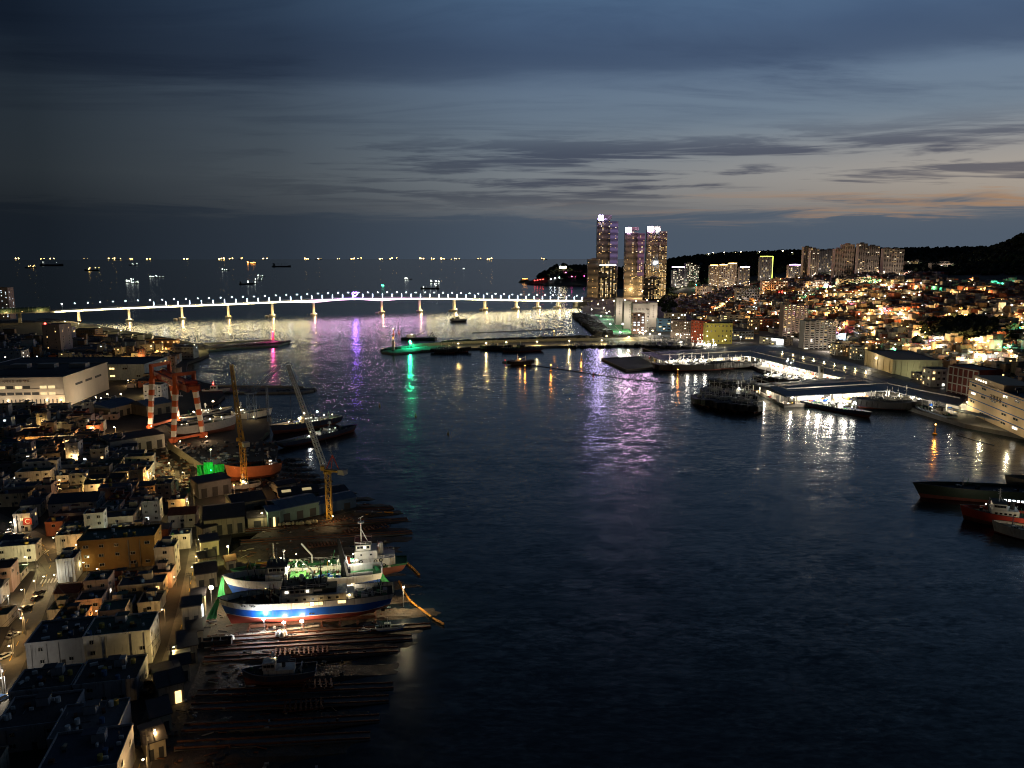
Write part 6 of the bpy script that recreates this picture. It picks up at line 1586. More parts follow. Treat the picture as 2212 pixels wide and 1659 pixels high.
# ---- street lamps of the left bank; each throws its own pool of light
LAMP_ME = {}
def street_lamp(label, u, v, zl=6.5, watt=700, col=YEL, group='street lamps of the left town', glow=None, size=.55, ground=None):
    q = P(u, v, (ground if ground is not None else GZ) + zl); g0 = ground if ground is not None else GZ
    t = thing('street_lamp', label, 'street lamp', (q.x, q.y, g0), RND.uniform(-.6, .6), group)
    key = round(zl, 1)
    if key not in LAMP_ME:
        LAMP_ME[key] = (MB().tube((0, .9, 0), (0, .9, zl), .11, .07, 6).mesh('pole', M_STEEL), MB().bar((0, .95, zl), (0, -.1, zl + .15), .09).mesh('arm', M_STEEL))
    link('pole', LAMP_ME[key][0], t); link('arm', LAMP_ME[key][1], t)
    piece('lamp_head', glow or L_LAMP, t, (0, -.15, zl + .02), (size, size * 1.3, size * .6))
    if watt: lamp_light(t, (0, -.4, zl - .5), watt, col, .25)
    return t
LL = [(293, 773, 2500, YEL), (218, 860, 1100, YEL), (112, 863, 1100, WHT), (38, 863, 900, YEL), (261, 851, 1100, YEL), (297, 867, 1100, WHT), (121, 890, 1500, WHT), (100, 912, 900, YEL), (105, 926, 700, WARM), (193, 911, 900, YEL), (247, 923, 700, WARM), (229, 963, 700, YEL), (105, 968, 500, YEL), (331, 985, 700, YEL), (128, 1037, 900, WARM), (288, 1003, 500, YEL), (356, 1039, 800, YEL), (404, 1083, 1100, YEL), (325, 1022, 700, YEL), (115, 949, 500, YEL), (244, 1042, 600, WARM), (290, 1117, 500, YEL), (261, 1148, 700, (.8, 1, .7)), (23, 1128, 700, WHT), (494, 1032, 1500, ORG), (54, 1203, 2600, (1, .84, .40)), (150, 1200, 500, YEL), (225, 1266, 600, ORG), (46, 1335, 1000, WARM), (376, 1397, 1500, YEL), (424, 1202, 700, YEL), (430, 1165, 1600, (1, .80, .32)), (181, 1215, 250, YEL), (2, 1464, 1200, WHT), (334, 1577, 1300, WARM), (20, 1395, 700, WARM), (415, 1225, 800, WARM), (310, 1640, 800, WARM), (95, 1245, 900, YEL), (365, 1000, 900, YEL), (395, 1020, 700, YEL), (420, 1105, 900, YEL), (70, 930, 500, WARM), (160, 985, 400, WARM), (200, 1040, 400, YEL), (310, 945, 500, WARM), (60, 1010, 400, WARM)]
_r = random.Random(5)
for _ in range(58):
    v_ = _r.uniform(760, 1330); u_ = _r.uniform(5, max(20, lerp_tab(LIM, v_) - 25)); LL.append((u_, v_, _r.choice((350, 500, 700)), _r.choice((YEL, WARM, WARM, ORG, WHT))))
for (u, v, wt, col) in LL:
    street_lamp('street lamp on a steel pole, %s' % where(u, v + 10), u, v, 6.5 if wt > 700 else 5.0, wt * (6.5 if v < 1000 else 4.2 if v < 1120 else 2.1), col, size=.6 if v < 1000 else .34, glow=None if v < 1000 else L_NEARLAMP)
sl = street_lamp('dazzling white floodlight pole at the head of the lit slip', 456, 1269, 9, 5200, (1, .84, .58), None, L_LAMP, 1.2)
street_lamp('warm wall lamp pole beside the cottage at the slip head', 425, 1303, 6.5, 1200, YEL, None)
street_lamp('floodlight pole lighting the dark yard near the green net', 455, 971, 7, 1600, (.9, 1, .75), None)
street_lamp('floodlight pole over the yellow-green yard floor beside the tanker', 492, 1180, 8, 5500, (1, .90, .25), None)
street_lamp('lamp pole glaring at the ship sterns on the sand', 872, 1268, 8, 7000, (1, .80, .45), None, ground=.8)
street_lamp('orange lamp pole beside the salmon-hulled vessel', 505, 1048, 8, 2600, (1, .55, .28), None, L_ORANGE)
street_lamp('lamp pole at the blue plate shop door', 640, 1090, 6, 900, YEL, None)
street_lamp('cool lamp pole at the corner of the yard office', 506, 1078, 7, 900, COOL, None, L_LAMPC)
street_lamp('yellow lamp pole beside the yard office doors', 566, 1108, 7, 1100, (1, .85, .4), None)
for i, (u, v) in enumerate(((170, 699), (215, 707), (262, 714), (310, 722), (345, 730), (385, 738), (420, 745), (140, 694))):
    street_lamp('lamp on the lit embankment road leading to the breakwater', u, v, 8, 22000, (1, .80, .30), 'lamps along the embankment road', size=.8)
for i, (u, v) in enumerate(((333, 745), (347, 742), (358, 752), (340, 758))):
    street_lamp('orange lamp on the floodlit frame building at the harbour corner', u, v, 10, 9000, (1, .55, .16), 'orange lamps at the harbour corner', L_ORANGE, .9)
for i in range(9):
    street_lamp('orange bulb in the zigzag along the dark factory eaves', 206 + 4.2 * i, 734 + (1.8 if i % 2 else 0), 9, 0, ORG, 'orange bulbs of the factory', L_ORANGE, 1.3)
piece('beacon', L_RED, twr, (-8, -10, ztop(twr.location.x, twr.location.y, 700) - GZ + 1.5), (2.2, 2.2, 2.2), 0, 'ball')
# ---- utility poles and wires along the shore road and west street
POLE_ME = MB().tube((0, 0, 0), (0, 0, 10), .16, .11, 6).bar((-1.1, 0, 9.3), (1.1, 0, 9.3), .12).bar((-.8, 0, 8.4), (.8, 0, 8.4), .12).mesh('pole', M_DARKCONC)
WIRE = mat('wire', (.02, .02, .02), .6)
def pole_line(pts, side):
    prev = None
    for k, (u, v) in enumerate(pts):
        p = P(u, v, GZ); t = thing('utility_pole', 'concrete utility pole with crossarms, %s' % where(u, v), 'utility pole', p, RND.uniform(-.3, .3), 'utility poles of the left town')
        link('shaft', POLE_ME, t); piece('transformer', M_STEEL, t, (.35, 0, 7.4), (.5, .5, .9), 0, 'cyl')
        if prev is not None:
            for off in (-.9, .9):
                mb = MB(); a = prev + Vector((off, 0, 9.4)) - p; b = Vector((off, 0, 9.4))
                for q in range(4): 
                    f0, f1 = q / 4, (q + 1) / 4
                    mb.bar(a.lerp(b, f0) - Vector((0, 0, 2.4 * f0 * (1 - f0))), a.lerp(b, f1) - Vector((0, 0, 2.4 * f1 * (1 - f1))), .06)
                obj('wire', mb, WIRE, t)
        prev = p
pole_line([(322, 1655), (372, 1460), (398, 1360), (412, 1290), (425, 1215), (436, 1160), (420, 1095), (392, 1045), (362, 1000)], 1)
pole_line([(8, 1500), (32, 1420), (52, 1370), (82, 1262), (62, 1205), (40, 1160)], 1)
# ---- parked cars
CARP = {}
def car(label, u, v, rz, col='silver', z=GZ + .02, lit=False, group='cars of the left bank', pos=None, name='parked_car', sc=1.0):
    p = pos if pos is not None else P(u, v, z); t = thing(name, label, 'car', p, rz, group)
    cm = mat('car_' + col, {'silver': (.38, .39, .40), 'white': (.62, .62, .61), 'black': (.02, .02, .022), 'red': (.30, .03, .03), 'blue': (.04, .09, .22)}[col], .3, .2, var=.05)
    key = (col,)
    if key not in CARP:
        b = MB().add([(x, y * w_, z_) for x, w_, z_ in ((-2.2, .85, .35), (2.2, .82, .35), (2.25, .8, .75), (1.2, .85, .92), (-1.9, .85, .98), (-2.25, .83, .8)) for y in (-1, 1)],
                     [(0, 2, 4, 6, 8, 10)[::1], (1, 11, 9, 7, 5, 3), (0, 1, 3, 2), (2, 3, 5, 4), (4, 5, 7, 6), (6, 7, 9, 8), (8, 9, 11, 10), (10, 11, 1, 0)])
        c = MB().add([(x, y * w_, z_) for x, w_, z_ in ((-1.85, .80, .95), (1.15, .80, .92), (.45, .66, 1.45), (-1.35, .66, 1.48)) for y in (-1, 1)], [(0, 2, 4, 6), (1, 7, 5, 3), (2, 3, 5, 4), (4, 5, 7, 6), (6, 7, 1, 0)])
        r_ = MB().box((-.45, 0, 1.48), (1.75, 1.26, .05))
        wv = MB().tube((0, -.1, 0), (0, .1, 0), .32, n=10)
        CARP[key] = (b.mesh('body', cm), c.mesh('cabin_glass', M_GLASS), r_.mesh('roof', cm), wv.mesh('wheel', M_TYRE))
    me = CARP[key]
    link('body', me[0], t); link('cabin_glass', me[1], t); link('roof', me[2], t)
    for x in (-1.35, 1.4):
        for y in (-.78, .78): o = link('wheel', me[3], t); o.location = (x, y, .32)
    for y in (-.6, .6):
        piece('headlight', L_LAMP if lit else M_WHITE, t, (2.24, y, .66), (.06, .34, .16)); piece('tail_light', L_RED if lit else M_RED, t, (-2.26, y, .72), (.06, .34, .16))
    t.scale = (sc,) * 3
    return t
CARL = [(20, 1150, 1.9, 'white'), (33, 1158, 1.9, 'silver'), (45, 1162, 1.9, 'white'), (52, 1170, 1.9, 'silver'), (60, 1174, .2, 'black'), (78, 1178, .2, 'white'), (174, 1222, .3, 'black'), (86, 1283, 1.25, 'black'), (80, 1295, 1.25, 'black'), (56, 1316, 1.2, 'black'), (30, 1375, 1.2, 'silver'), (12, 1420, 1.2, 'white'), (290, 1595, .2, 'black'), (286, 1615, .2, 'black'), (335, 1452, .2, 'black'), (325, 1478, .2, 'black'), (318, 1500, .2, 'black'), (5, 1512, 1.2, 'blue'), (378, 1068, .6, 'white')]
CL = ['first white', 'silver', 'second white', 'last silver', 'black', 'white', 'black', 'black', 'black', 'black', 'silver', 'white', 'black', 'black', 'black', 'black', 'black', 'blue', 'white']
CP = ['in the row by the convenience store'] * 4 + ['turning near the zebra crossing', 'waiting at the zebra crossing', 'parked under the ochre building', 'parked upper on the narrow west street', 'parked second on the narrow west street', 'parked third on the narrow west street', 'parked before the yellow corner house', 'parked lowest on the west street', 'parked upper by the bottom of the shore road', 'parked lower by the bottom of the shore road', 'parked in the dark lot, topmost of three', 'parked in the dark lot, middle of three', 'parked in the dark lot, lowest of three', 'cut by the left edge', 'parked in the lit lane by the boat sheds']
for (u, v, rz, col), a, b in zip(CARL, CL, CP): car('%s car %s' % (a, b), u, v, rz, col)
car('small blue pickup-like car on the sand behind the trawler stern', 826, 1298, ang1 + math.pi, 'silver', 1.6, False, None)
for i in range(14):
    car('car parked in the dim rows beside the warehouse road', 20 + 9.0 * i + RND.uniform(-2, 2), 897 + RND.uniform(-3, 6), RND.uniform(-.3, .3), RND.choice(('white', 'silver', 'black', 'red')), GZ + .02, False, 'cars by the warehouse road')
# ================================================================== RIGHT BANK
M_FAC = mat('tower_glass', (.035, .042, .055), .25, var=.25, scale=.05, spec=.5)
M_BAND = mat('tower_band', (.34, .31, .28), .7, var=.15, scale=.05)
M_VIOLET = emit('facade_led_violet', (.62, .45, 1.0), .42)
M_PINKLED = emit('facade_led_pink', (1.0, .45, .85), .30)
L_CROWN1 = emit('crown_screen_violet', (.62, .50, 1.0), 110.0, True)
L_CROWN2 = emit('crown_screen_pink', (1.0, .58, 1.0), 110.0, True)
L_WINY = emit('tower_window', (1, .70, .27), 1.25, var=.5, scale=.2)
L_WIND = emit('tower_window_dim', (1, .66, .28), .5, var=.5, scale=.2)
L_WINW = emit('tower_window_white', (1, .88, .62), 1.5, var=.5, scale=.2)
def wing(t, x, y, w_, d_, h, lit, seed, led=None, led_from=.35, floor=3.4, bay=4.2):
    r = random.Random(seed); piece('facade', M_FAC, t, (x, y, h / 2), (w_, d_, h)); n = int(h / floor)
    mb = MB()
    for i in range(n + 1): mb.box((x, y, i * floor + .5), (w_ + 1.2, d_ + 1.2, .9))
    o = obj('floor_band', mb, M_BAND, t); o['kind'] = 'stuff'
    if led:
        mb = MB()
        for i in range(int(n * led_from), n + 1): mb.box((x, y - d_ / 2 - .75, i * floor + .5), (w_ * .96, .2, .9))
        o = obj('led_line', mb, led, t); o['kind'] = 'stuff'
    cols = max(2, int(w_ / bay)); cw = w_ / cols; band = [r.random() < .5 for _ in range(cols)]
    for i in range(1, n):
        for c in range(cols):
            if r.random() < lit * (1.3 if band[c] else .16) * (1.25 if i < n * .45 else .7):
                piece('window', r.choice((L_WINY, L_WINY, L_WIND, L_WIND, L_WINW)), t, (x - w_ / 2 + cw * (c + .5), y - d_ / 2 - .12, i * floor + 2.1), (cw * .62, .4, floor * .5))
def glass_tower(label, u0, u1, vt, dist, seed, crown, wings, crown_u, screen=15):
    uc = (u0 + u1) / 2; d = ray(uc, 640); d = d / d.y; x, y = d.x * dist, dist
    w_ = (u1 - u0) / FPX * dist * 1.0; h = ztop(x, y, vt) - QZ
    t = thing('glass_tower', label, 'skyscraper', (x, y, QZ))
    for k, (fx, fw, fh, off, lit, led) in enumerate(wings):
        wing(t, (fx - .5) * w_, off, fw * w_, 24, h * fh, lit, seed * 10 + k, led)
    piece('crown_block', M_BAND, t, (-.08 * w_, 6, h * .985), (w_ * .55, 14, h * .05))
    cx = (crown_u - uc) / FPX * dist
    piece('crown_screen', crown, t, (cx, -13.4, h - screen * .45), (screen, 1.2, screen)); piece('screen_frame', M_DARK, t, (cx, -11.5, h - screen * .45), (screen + 2, 2.4, screen + 2))
    return t, x, y, h, w_
t1_ = glass_tower('tallest glass tower with violet-white screen on its top left corner', 1287, 1331, 466, 2315, 1, L_CROWN1, ((.31, .60, .965, 2, .30, None), (.80, .38, .93, -4, .18, M_VIOLET)), 1294)
t2_ = glass_tower('middle glass tower with pinkish top beside the tallest tower', 1347, 1388, 492, 2300, 2, L_CROWN2, ((.22, .44, .95, 0, .34, None), (.5, .30, .93, 4, .30, None), (.81, .36, .92, -4, .26, M_PINKLED)), 1353, 15)
t3_ = glass_tower('right-hand glass tower of the three beside the dark ridge', 1393, 1435, 490, 2300, 3, L_CROWN2, ((.20, .40, .96, 0, .32, None), (.5, .28, .93, 5, .20, None), (.81, .38, .93, -3, .34, None)), 1399, 15)
piece('spire_light', L_LAMPC, t3_[0], (2, -14, t3_[3] * .955), (11, 1.2, 7), 0, 'box', 0, -.4); piece('spire_light', L_LAMPC, t3_[0], (-3, -16, t3_[3] * .49), (9, 1.2, 6), 0, 'box', 0, -.4)
for t_, cc in ((t1_, (.62, .5, 1)), (t2_, (1, .5, .9)), (t3_, (1, .5, .9))):
    lamp_light(t_[0], (-t_[4] * .1, -60, t_[3] + 4), 42000, cc, 3.0); lamp_light(t_[0], (0, -75, 20), 260000, WARM, 2.0)  # unseen lights added off the facade: crown tint and warm base
def tower_plain(name, label, u0, u1, vt, dist, lit, seed, vb=None, glow=None, depth_=20, bandm=None, base_z=None, cat='building'):
    uc = (u0 + u1) / 2; d = ray(uc, 640); d = d / d.y; x, y = d.x * dist, dist; bz = max(terrain(x, y), QZ) - 1 if base_z is None else base_z
    w_ = (u1 - u0) / FPX * dist; h = ztop(x, y, vt) - bz; t = thing(name, label, cat, (x, y, bz)); wing(t, 0, 0, w_, depth_, h, lit, seed)
    piece('roof_house', M_BAND, t, (w_ * .1, 0, h + 2), (w_ * .4, depth_ * .5, 4))
    if glow: piece('roof_light', glow, t, (0, -depth_ / 2 - .6, h + .4), (w_ * .9, .8, 2.2))
    return t
tower_plain('hotel_tower', 'slender banded tower left of the tallest glass tower', 1268, 1290, 560, 2280, .10, 21)
tower_plain('hotel_tower', 'lower glass block with bright white roof sign before the tallest tower', 1292, 1330, 573, 2230, .55, 22, glow=emit('roof_sign', (.85, .95, 1), 14))
tower_plain('apartment_tower', 'concrete-sided residential block in front of the right-hand glass tower', 1388, 1425, 600, 2150, .5, 23)
# hill high-rises
L_PURP = emit('roof_purple', (.75, .5, 1), 7); L_GOLD = emit('roof_gold', (1, .66, .2), 7); L_YG = emit('edge_neon', (.8, .95, .12), 5.5)
M_APW = mat('apartment_wall', (.56, .46, .38), .85, var=.12, scale=.05); M_APD = mat('apartment_dark', (.26, .25, .26), .85, var=.15, scale=.05)
def apartment(label, u0, u1, vt, vb, wallm, lit, seed, glow=None, cols=None, depth_=16, steps=((0, 1, 1),), side=True, name='apartment_tower', base=None, litm=None, floor=2.9, rz=0.0, winw=.62):
    p = T((u0 + u1) / 2, vb) if base is None else P((u0 + u1) / 2, vb, base); w_ = (u1 - u0) / FPX * p.y; h = ztop(p.x, p.y, vt) - p.z; r = random.Random(seed)
    t = thing(name, label, 'building', (p.x, p.y, p.z - 1), rz)
    dark = MB(); n_lit = 0
    for (fx, fw, fh) in steps:
        ww = w_ * fw; hh = h * fh + 1; x0 = (fx + fw / 2 - .5) * w_
        piece('wall', wallm, t, (x0, depth_ / 2, hh / 2), (ww, depth_, hh)); piece('roof_house', wallm, t, (x0, depth_ / 2, hh + 1.5), (ww * .35, depth_ * .5, 3)); piece('roof', M_DARK, t, (x0, depth_ / 2, hh + .12), (ww - .6, depth_ - .6, .24))
        nf = max(1, int(hh / floor)); nc = cols or max(1, int(ww / 5.0)); cw = ww / nc
        for i in range(nf):
            for c in range(nc):
                x, z = x0 - ww / 2 + cw * (c + .5), (i + .55) * hh / nf
                if r.random() < lit * .62 and n_lit < 140:
                    n_lit += 1; piece('window', litm or r.choice((L_WINY, L_WINW, L_WIND, L_WIND)), t, (x, -.12, z), (cw * winw, .3, floor * .5))
                else: dark.box((x, -.08, z), (cw * winw, .24, floor * .5))
        for c in range(nc + 1): dark.box((x0 - ww / 2 + cw * c, -.2, hh / 2), (.35, .5, hh), m=1)
    o = obj('dark_window', dark, [M_GLASS, wallm], t); o['kind'] = 'stuff'
    if glow: piece('roof_light', glow, t, (0, -.4, h + 1.2), (w_ * .92, .8, 2.4))
    piece('added_front_lamp', L_LAMP, t, (w_ * .2, -14, 6), (1.6, 1.6, 1.2), 0, 'ball'); lamp_light(t, (0, -h * .55 - 8, 9), 330 * h + 4000, (1, .86, .72), .8)  # lamp and unseen light added in front to brighten the walls
    return t
apartment('tall pale apartment tower, leftmost of the tight hilltop row', 1733, 1750, 533, 600, M_APW, .10, 31)
apartment('tall apartment tower with blank beige flank, second in the hilltop row', 1748, 1766, 537, 603, M_APW, .12, 32)
apartment('dark glassy apartment tower in the middle of the hilltop row', 1767, 1799, 539, 588, M_APD, .12, 33, steps=((0, .45, .95), (.45, .55, 1)))
apartment('twin-topped beige apartment tower right of the dark glassy one', 1800, 1841, 528, 606, M_APW, .07, 34, steps=((0, .4, .88), (.4, .6, 1)))
apartment('beige slab tower with dark lit wing, standing alone right of the row', 1851, 1896, 526, 596, M_APW, .16, 35, steps=((0, .42, 1), (.42, .58, .93)))
apartment('last pinkish apartment tower before the wooded mountain', 1906, 1949, 537, 596, M_APW, .14, 36, steps=((0, .4, 1), (.4, .6, .97)))
neon = apartment('grey tower outlined by a yellow-green neon edge', 1640, 1667, 554, 606, M_APD, .12, 37)
nb_ = neon.location; nh_ = ztop(nb_.x, nb_.y, 554) - nb_.z; nw_ = 27 / FPX * nb_.y
piece('neon_edge', L_YG, neon, (nw_ / 2, -.5, nh_ * .55), (.9, .9, nh_ * .9)); piece('neon_edge', L_YG, neon, (0, -.5, nh_ + .5), (nw_, .9, .9))
apartment('cluster block dotted with white windows right of the glass towers', 1449, 1480, 577, 622, M_APD, .42, 38, L_PURP, steps=((0, .5, .85), (.5, .5, 1)), litm=L_WINW)
apartment('taller cluster block dotted with white windows behind its twin', 1480, 1509, 568, 618, M_APD, .40, 39, steps=((0, .5, 1), (.5, .5, .9)), litm=L_WINW)
apartment('apartment block with golden crown lights, leftmost of the golden group', 1532, 1550, 573, 620, M_APW, .3, 40, L_GOLD)
apartment('beige apartment block in the middle of the golden group', 1552, 1570, 572, 622, M_APW, .25, 41, L_GOLD)
apartment('apartment block with golden top, tallest of the golden group', 1571, 1590, 569, 618, M_APW, .3, 42, L_GOLD)
apartment('apartment block with violet roof light right of the golden group', 1596, 1618, 577, 620, M_APD, .35, 43, L_PURP)
apartment('white-lit block on the slope below the hilltop row', 1702, 1728, 572, 606, M_APD, .3, 44, L_PURP)
apartment('long low pale hall with lit terraces below the neon-edged tower', 1646, 1700, 607, 636, M_APW, .4, 45, litm=L_WINW, floor=3.4, steps=((0, 1, 1),))
apartment('long lit school building on the hill crest before the mountain', 1955, 2010, 564, 578, M_APW, .35, 46, floor=3.4)
apartment('far pale building row along the crest at the foot of the mountain', 2012, 2070, 568, 582, M_APW, .35, 47, floor=3.4)
apartment('long lit terrace building below the twin-topped tower', 1740, 1800, 608, 622, M_APW, .5, 48, litm=L_WINW, floor=3.2)
apartment('shopping block with coloured signs below the beige slab tower', 1812, 1925, 602, 618, M_APW, .45, 49, floor=3.6)
apartment('wide school-like block behind the glass towers on the right', 1505, 1545, 618, 640, M_APW, .3, 50, floor=3.4)
apartment('brown office block among the hillside roofs', 1590, 1640, 622, 655, M_APD, .15, 51, floor=3.2)
# waterfront blocks
def fblock(name, label, u0, v0, u1, v1, vt, depth_, wallm, roofm, floors=4, cols=6, lit=.1, base=QZ, seed=1, win=(.5, .45), litm=None, cat='building', ribs=0, stripes=None, mark=True):
    """front wall from (u0,v0) to (u1,v1) on the quay, top of its first corner at row vt"""
    a, b = P(u0, v0, base), P(u1, v1, base); d = b - a; L = d.length; rz = math.atan2(d.y, d.x); nrm = Vector((-d.y, d.x, 0)).normalized(); c = (a + b) / 2 + nrm * depth_ / 2
    h = ztop(a.x, a.y, vt) - base; t = thing(name, label, cat, (c.x, c.y, base), rz); r = random.Random(seed)
    piece('wall', wallm, t, (0, 0, h / 2), (L, depth_, h)); piece('roof', roofm, t, (0, 0, h + .15), (L - .8, depth_ - .8, .3))
    for (x, y, lx, ly) in ((0, -depth_ / 2, L + .3, .4), (0, depth_ / 2, L + .3, .4), (-L / 2, 0, .4, depth_ - .3), (L / 2, 0, .4, depth_ - .3)): piece('parapet', wallm, t, (x, y, h + .5), (lx, ly, 1.0))
    if cols:
        for i in range(floors):
            for k in range(cols):
                if r.random() < .15: continue
                g = (litm or r.choice((L_WARM, L_WHITE))) if r.random() < lit else M_GLASS
                piece('window', [M_FRAME, g], t, ((k + .5) / cols * L - L / 2, -depth_ / 2 - .04, (i + .6) / floors * h), (L / cols * win[0], .24, h / floors * win[1]), 0, 'window')
            for k in range(max(1, int(depth_ / 7))):
                n_ = max(1, int(depth_ / 7)); g = L_WARM if r.random() < lit else M_GLASS
                for sx in (-1, 1): piece('window', [M_FRAME, g], t, (sx * (L / 2 + .04), (k + .5) / n_ * depth_ - depth_ / 2, (i + .6) / floors * h), (2.2, .24, h / floors * win[1]), sx * math.pi / 2, 'window')
    for k in range(ribs):
        piece('wall_rib', wallm, t, ((k + .5) / ribs * L - L / 2, -depth_ / 2 - .3, h * .47), (.9, .6, h * .94))
    if stripes:
        for i in range(floors): piece('stripe', stripes, t, (0, -depth_ / 2 - .06, (i + .92) / floors * h), (L * .99, .2, h / floors * .12))
    return t, h, L
M_PALEW = mat('pale_store_wall', (.52, .49, .44), .85, var=.16, scale=.08)
for i, (u0, u1, vb, vt, dp, lab) in enumerate(((1330, 1345, 702, 645, 22, 'white windowless cold store slab, leftmost of the white cluster'), (1347, 1364, 710, 652, 20, 'white windowless slab with vertical lettering, second of the white cluster'), (1366, 1402, 716, 657, 22, 'tall beige store with lettering, middle of the white cluster'), (1402, 1419, 706, 655, 20, 'white windowless slab with vertical letters, rightmost of the white cluster'))):
    t, h, L = fblock('cold_store', lab, u0, vb, u1, vb, vt, dp, M_PALEW, ROOFM['dark'], 6, 0 if i != 2 else 0, base=QZ, seed=60 + i)
    if i == 2:
        text('lettering', '디에이치', (0, -dp / 2 - .2, h * .80), 4.6, M_DARK, t, spacing=1.7)
        for k in range(6): piece('window', [M_FRAME, M_GLASS], t, (L * .42, -dp / 2 - .04, h * (.15 + .13 * k)), (2.2, .24, 1.4), 0, 'window')
    else:
        for k, ch in enumerate('한국수산냉동'): text('lettering', ch, (0 if i != 1 else L * .25, -dp / 2 - .2, h * (.88 - .09 * k)), 3.4, M_DARK, t)
    lamp_light(t, (0, -dp / 2 - 16, h * .55), 15000, (1, .85, .68), 1.0)  # unseen light added before each store to brighten it
fblock('office_building', 'pink-brown tiled block with white stair tower before the cold stores', 1366, 722, 1392, 722, 678, 16, mat('pink_tile', (.36, .22, .18), .8, var=.15, scale=.1), ROOFM['dark'], 8, 3, .5, win=(.5, .5), litm=L_COOL)
fblock('office_building', 'bright blue-fronted office block on the waterfront', 1421, 716, 1449, 716, 690, 16, mat('sky_blue_wall', (.16, .32, .48), .8, var=.15, scale=.1), ROOFM['dark'], 4, 3, .2, win=(.6, .4))
fblock('cold_store', 'grey-brown block studded with small lit windows', 1448, 731, 1491, 733, 693, 22, mat('taupe_wall', (.28, .22, .19), .85, var=.2, scale=.1), ROOFM['dark'], 6, 9, .3, win=(.35, .35), litm=L_WHITE)
fblock('cold_store', 'red-brick coloured block between the taupe and yellow blocks', 1492, 739, 1521, 741, 693, 22, mat('brick_red_wall', (.36, .07, .03), .85, var=.2, scale=.1), ROOFM['dark'], 7, 5, .3, win=(.35, .35), litm=L_WHITE)
fblock('cold_store', 'big yellow cold store beside the red block', 1523, 743, 1581, 743, 700, 26, mat('yellow_wall', (.50, .44, .10), .85, var=.15, scale=.08), ROOFM['dark'], 4, 7, .15, win=(.3, .3))
fblock('office_building', 'low blue-grey glazed hall right of the yellow store', 1584, 734, 1628, 734, 716, 20, WALLM['pale blue'], ROOFM['dark'], 3, 7, .4, win=(.7, .4))
wso = fblock('office_building', 'low office with blazing white sign front behind the market roof', 1640, 742, 1692, 748, 728, 20, WALLM['cream'], ROOFM['dark'], 3, 8, .2, win=(.6, .45))
for (u, v, cl_) in ((1470, 742, (1, .85, .7)), (1507, 750, (1, .75, .5)), (1540, 752, (1, .92, .6)), (1566, 752, (1, .92, .6)), (1434, 726, (.8, .92, 1))):
    q_ = P(u, v, QZ); fl_ = thing('added_floodlight', 'added floodlight mast on the quay before the row of coloured blocks', 'floodlight', q_, 0, 'added floodlights before the coloured blocks'); obj('mast', MB().tube((0, 0, 0), (0, 0, 11), .2, .14, 6), M_STEEL, fl_); piece('lamp_head', L_LAMP, fl_, (0, .6, 11.2), (1.2, .8, .6)); lamp_light(fl_, (0, 1.5, 12), 9500, cl_, .4)  # masts and their lights added to brighten the coloured fronts
for x_, z_, w_ in ((.26, .86, .46), (.36, .58, .24), (.36, .32, .24)): piece('sign_bar', emit('sign_white', (.85, .95, 1), 14), wso[0], (x_ * wso[2], -10.6, z_ * wso[1]), (w_ * wso[2], .5, 1.7))
fblock('white_house', 'white clinic-like block on the slope above the blue office', 1437, 690, 1482, 690, 678, 14, M_PALEW, ROOFM['dark'], 2, 7, .4, base=QZ + 6, win=(.5, .5), litm=L_COOL)
for (u0, u1, vb, vt, st_, lab, sd) in ((1690, 1742, 728, 658, ((0, .5, 1), (.5, .5, .97)), 'tan apartment block with balcony columns, left of the waterfront pair', 71), (1735, 1803, 754, 692, ((0, .35, .98), (.35, .4, 1), (.75, .25, .94)), 'grey apartment block with blank end wall, right of the waterfront pair', 72)):
    apartment(lab, u0, u1, vt, vb, mat('tan_tower', (.40, .31, .26), .85, var=.12, scale=.05) if sd == 71 else mat('grey_tower', (.36, .34, .33), .85, var=.12, scale=.05), .20, sd, None, None, 18, st_, True, 'apartment_block', QZ, floor=2.8)
for (u0, u1, vb, vt, wm, lab) in ((1640, 1668, 715, 690, 'brick-red', 'brick tower block behind the low white-signed office'), (1620, 1640, 722, 690, 'brown', 'brown block with amber windows left of the brick tower block'), (1803, 1825, 768, 745, 'white', 'small white lit shop building at the market road'), (1826, 1845, 770, 752, 'brown', 'brown corner building on the market road'), (1846, 1866, 778, 752, 'pale blue', 'white-lit corner shop left of the beige store'), (1560, 1610, 700, 682, 'pale blue', 'pale flat block on the slope behind the yellow store'), (2008, 2052, 852, 800, 'white', 'white stepped block right of the beige cold store'), (1985, 2010, 838, 810, 'grey', 'small pale building between the two cold stores')):
    fblock('building', lab, u0, vb, u1, vb, vt, 16, WALLM[wm], ROOFM['dark'], 4, 4, .3, win=(.5, .45))
bs = fblock('cold_store', 'beige windowless cold store with ribbed walls behind the market', 1866, 796, 1926, 822, 757, 46, mat('beige_store', (.46, .40, .28), .85, var=.25, scale=.1), ROOFM['dark'], 1, 0, 0, ribs=5)
for k in range(8): piece('wall_rib', MATS['beige_store'], bs[0], (bs[2] / 2 + .3, -20 + 5.6 * k, bs[1] * .47), (.6, .9, bs[1] * .94))
lamp_light(bs[0], (-2, -31, bs[1] * .72), 4200, (1, .84, .6), .5); lamp_light(bs[0], (bs[2] / 2 + 16, -6, bs[1] * .5), 5200, (.95, 1, .6), .5); piece('wall_lamp', L_LAMP, bs[0], (-4, -24, bs[1] * .82), (1.6, .8, .8))
rb = fblock('office_building', 'red panelled building with white grid of frames', 2044, 862, 2108, 878, 790, 22, mat('maroon_panel', (.16, .03, .02), .8), ROOFM['dark'], 4, 0, 0)
for i in range(5): piece('frame_bar', M_PALEW, rb[0], (0, -11.3, rb[1] * (i + .1) / 4.2 + .4), (rb[2], .5, .9))
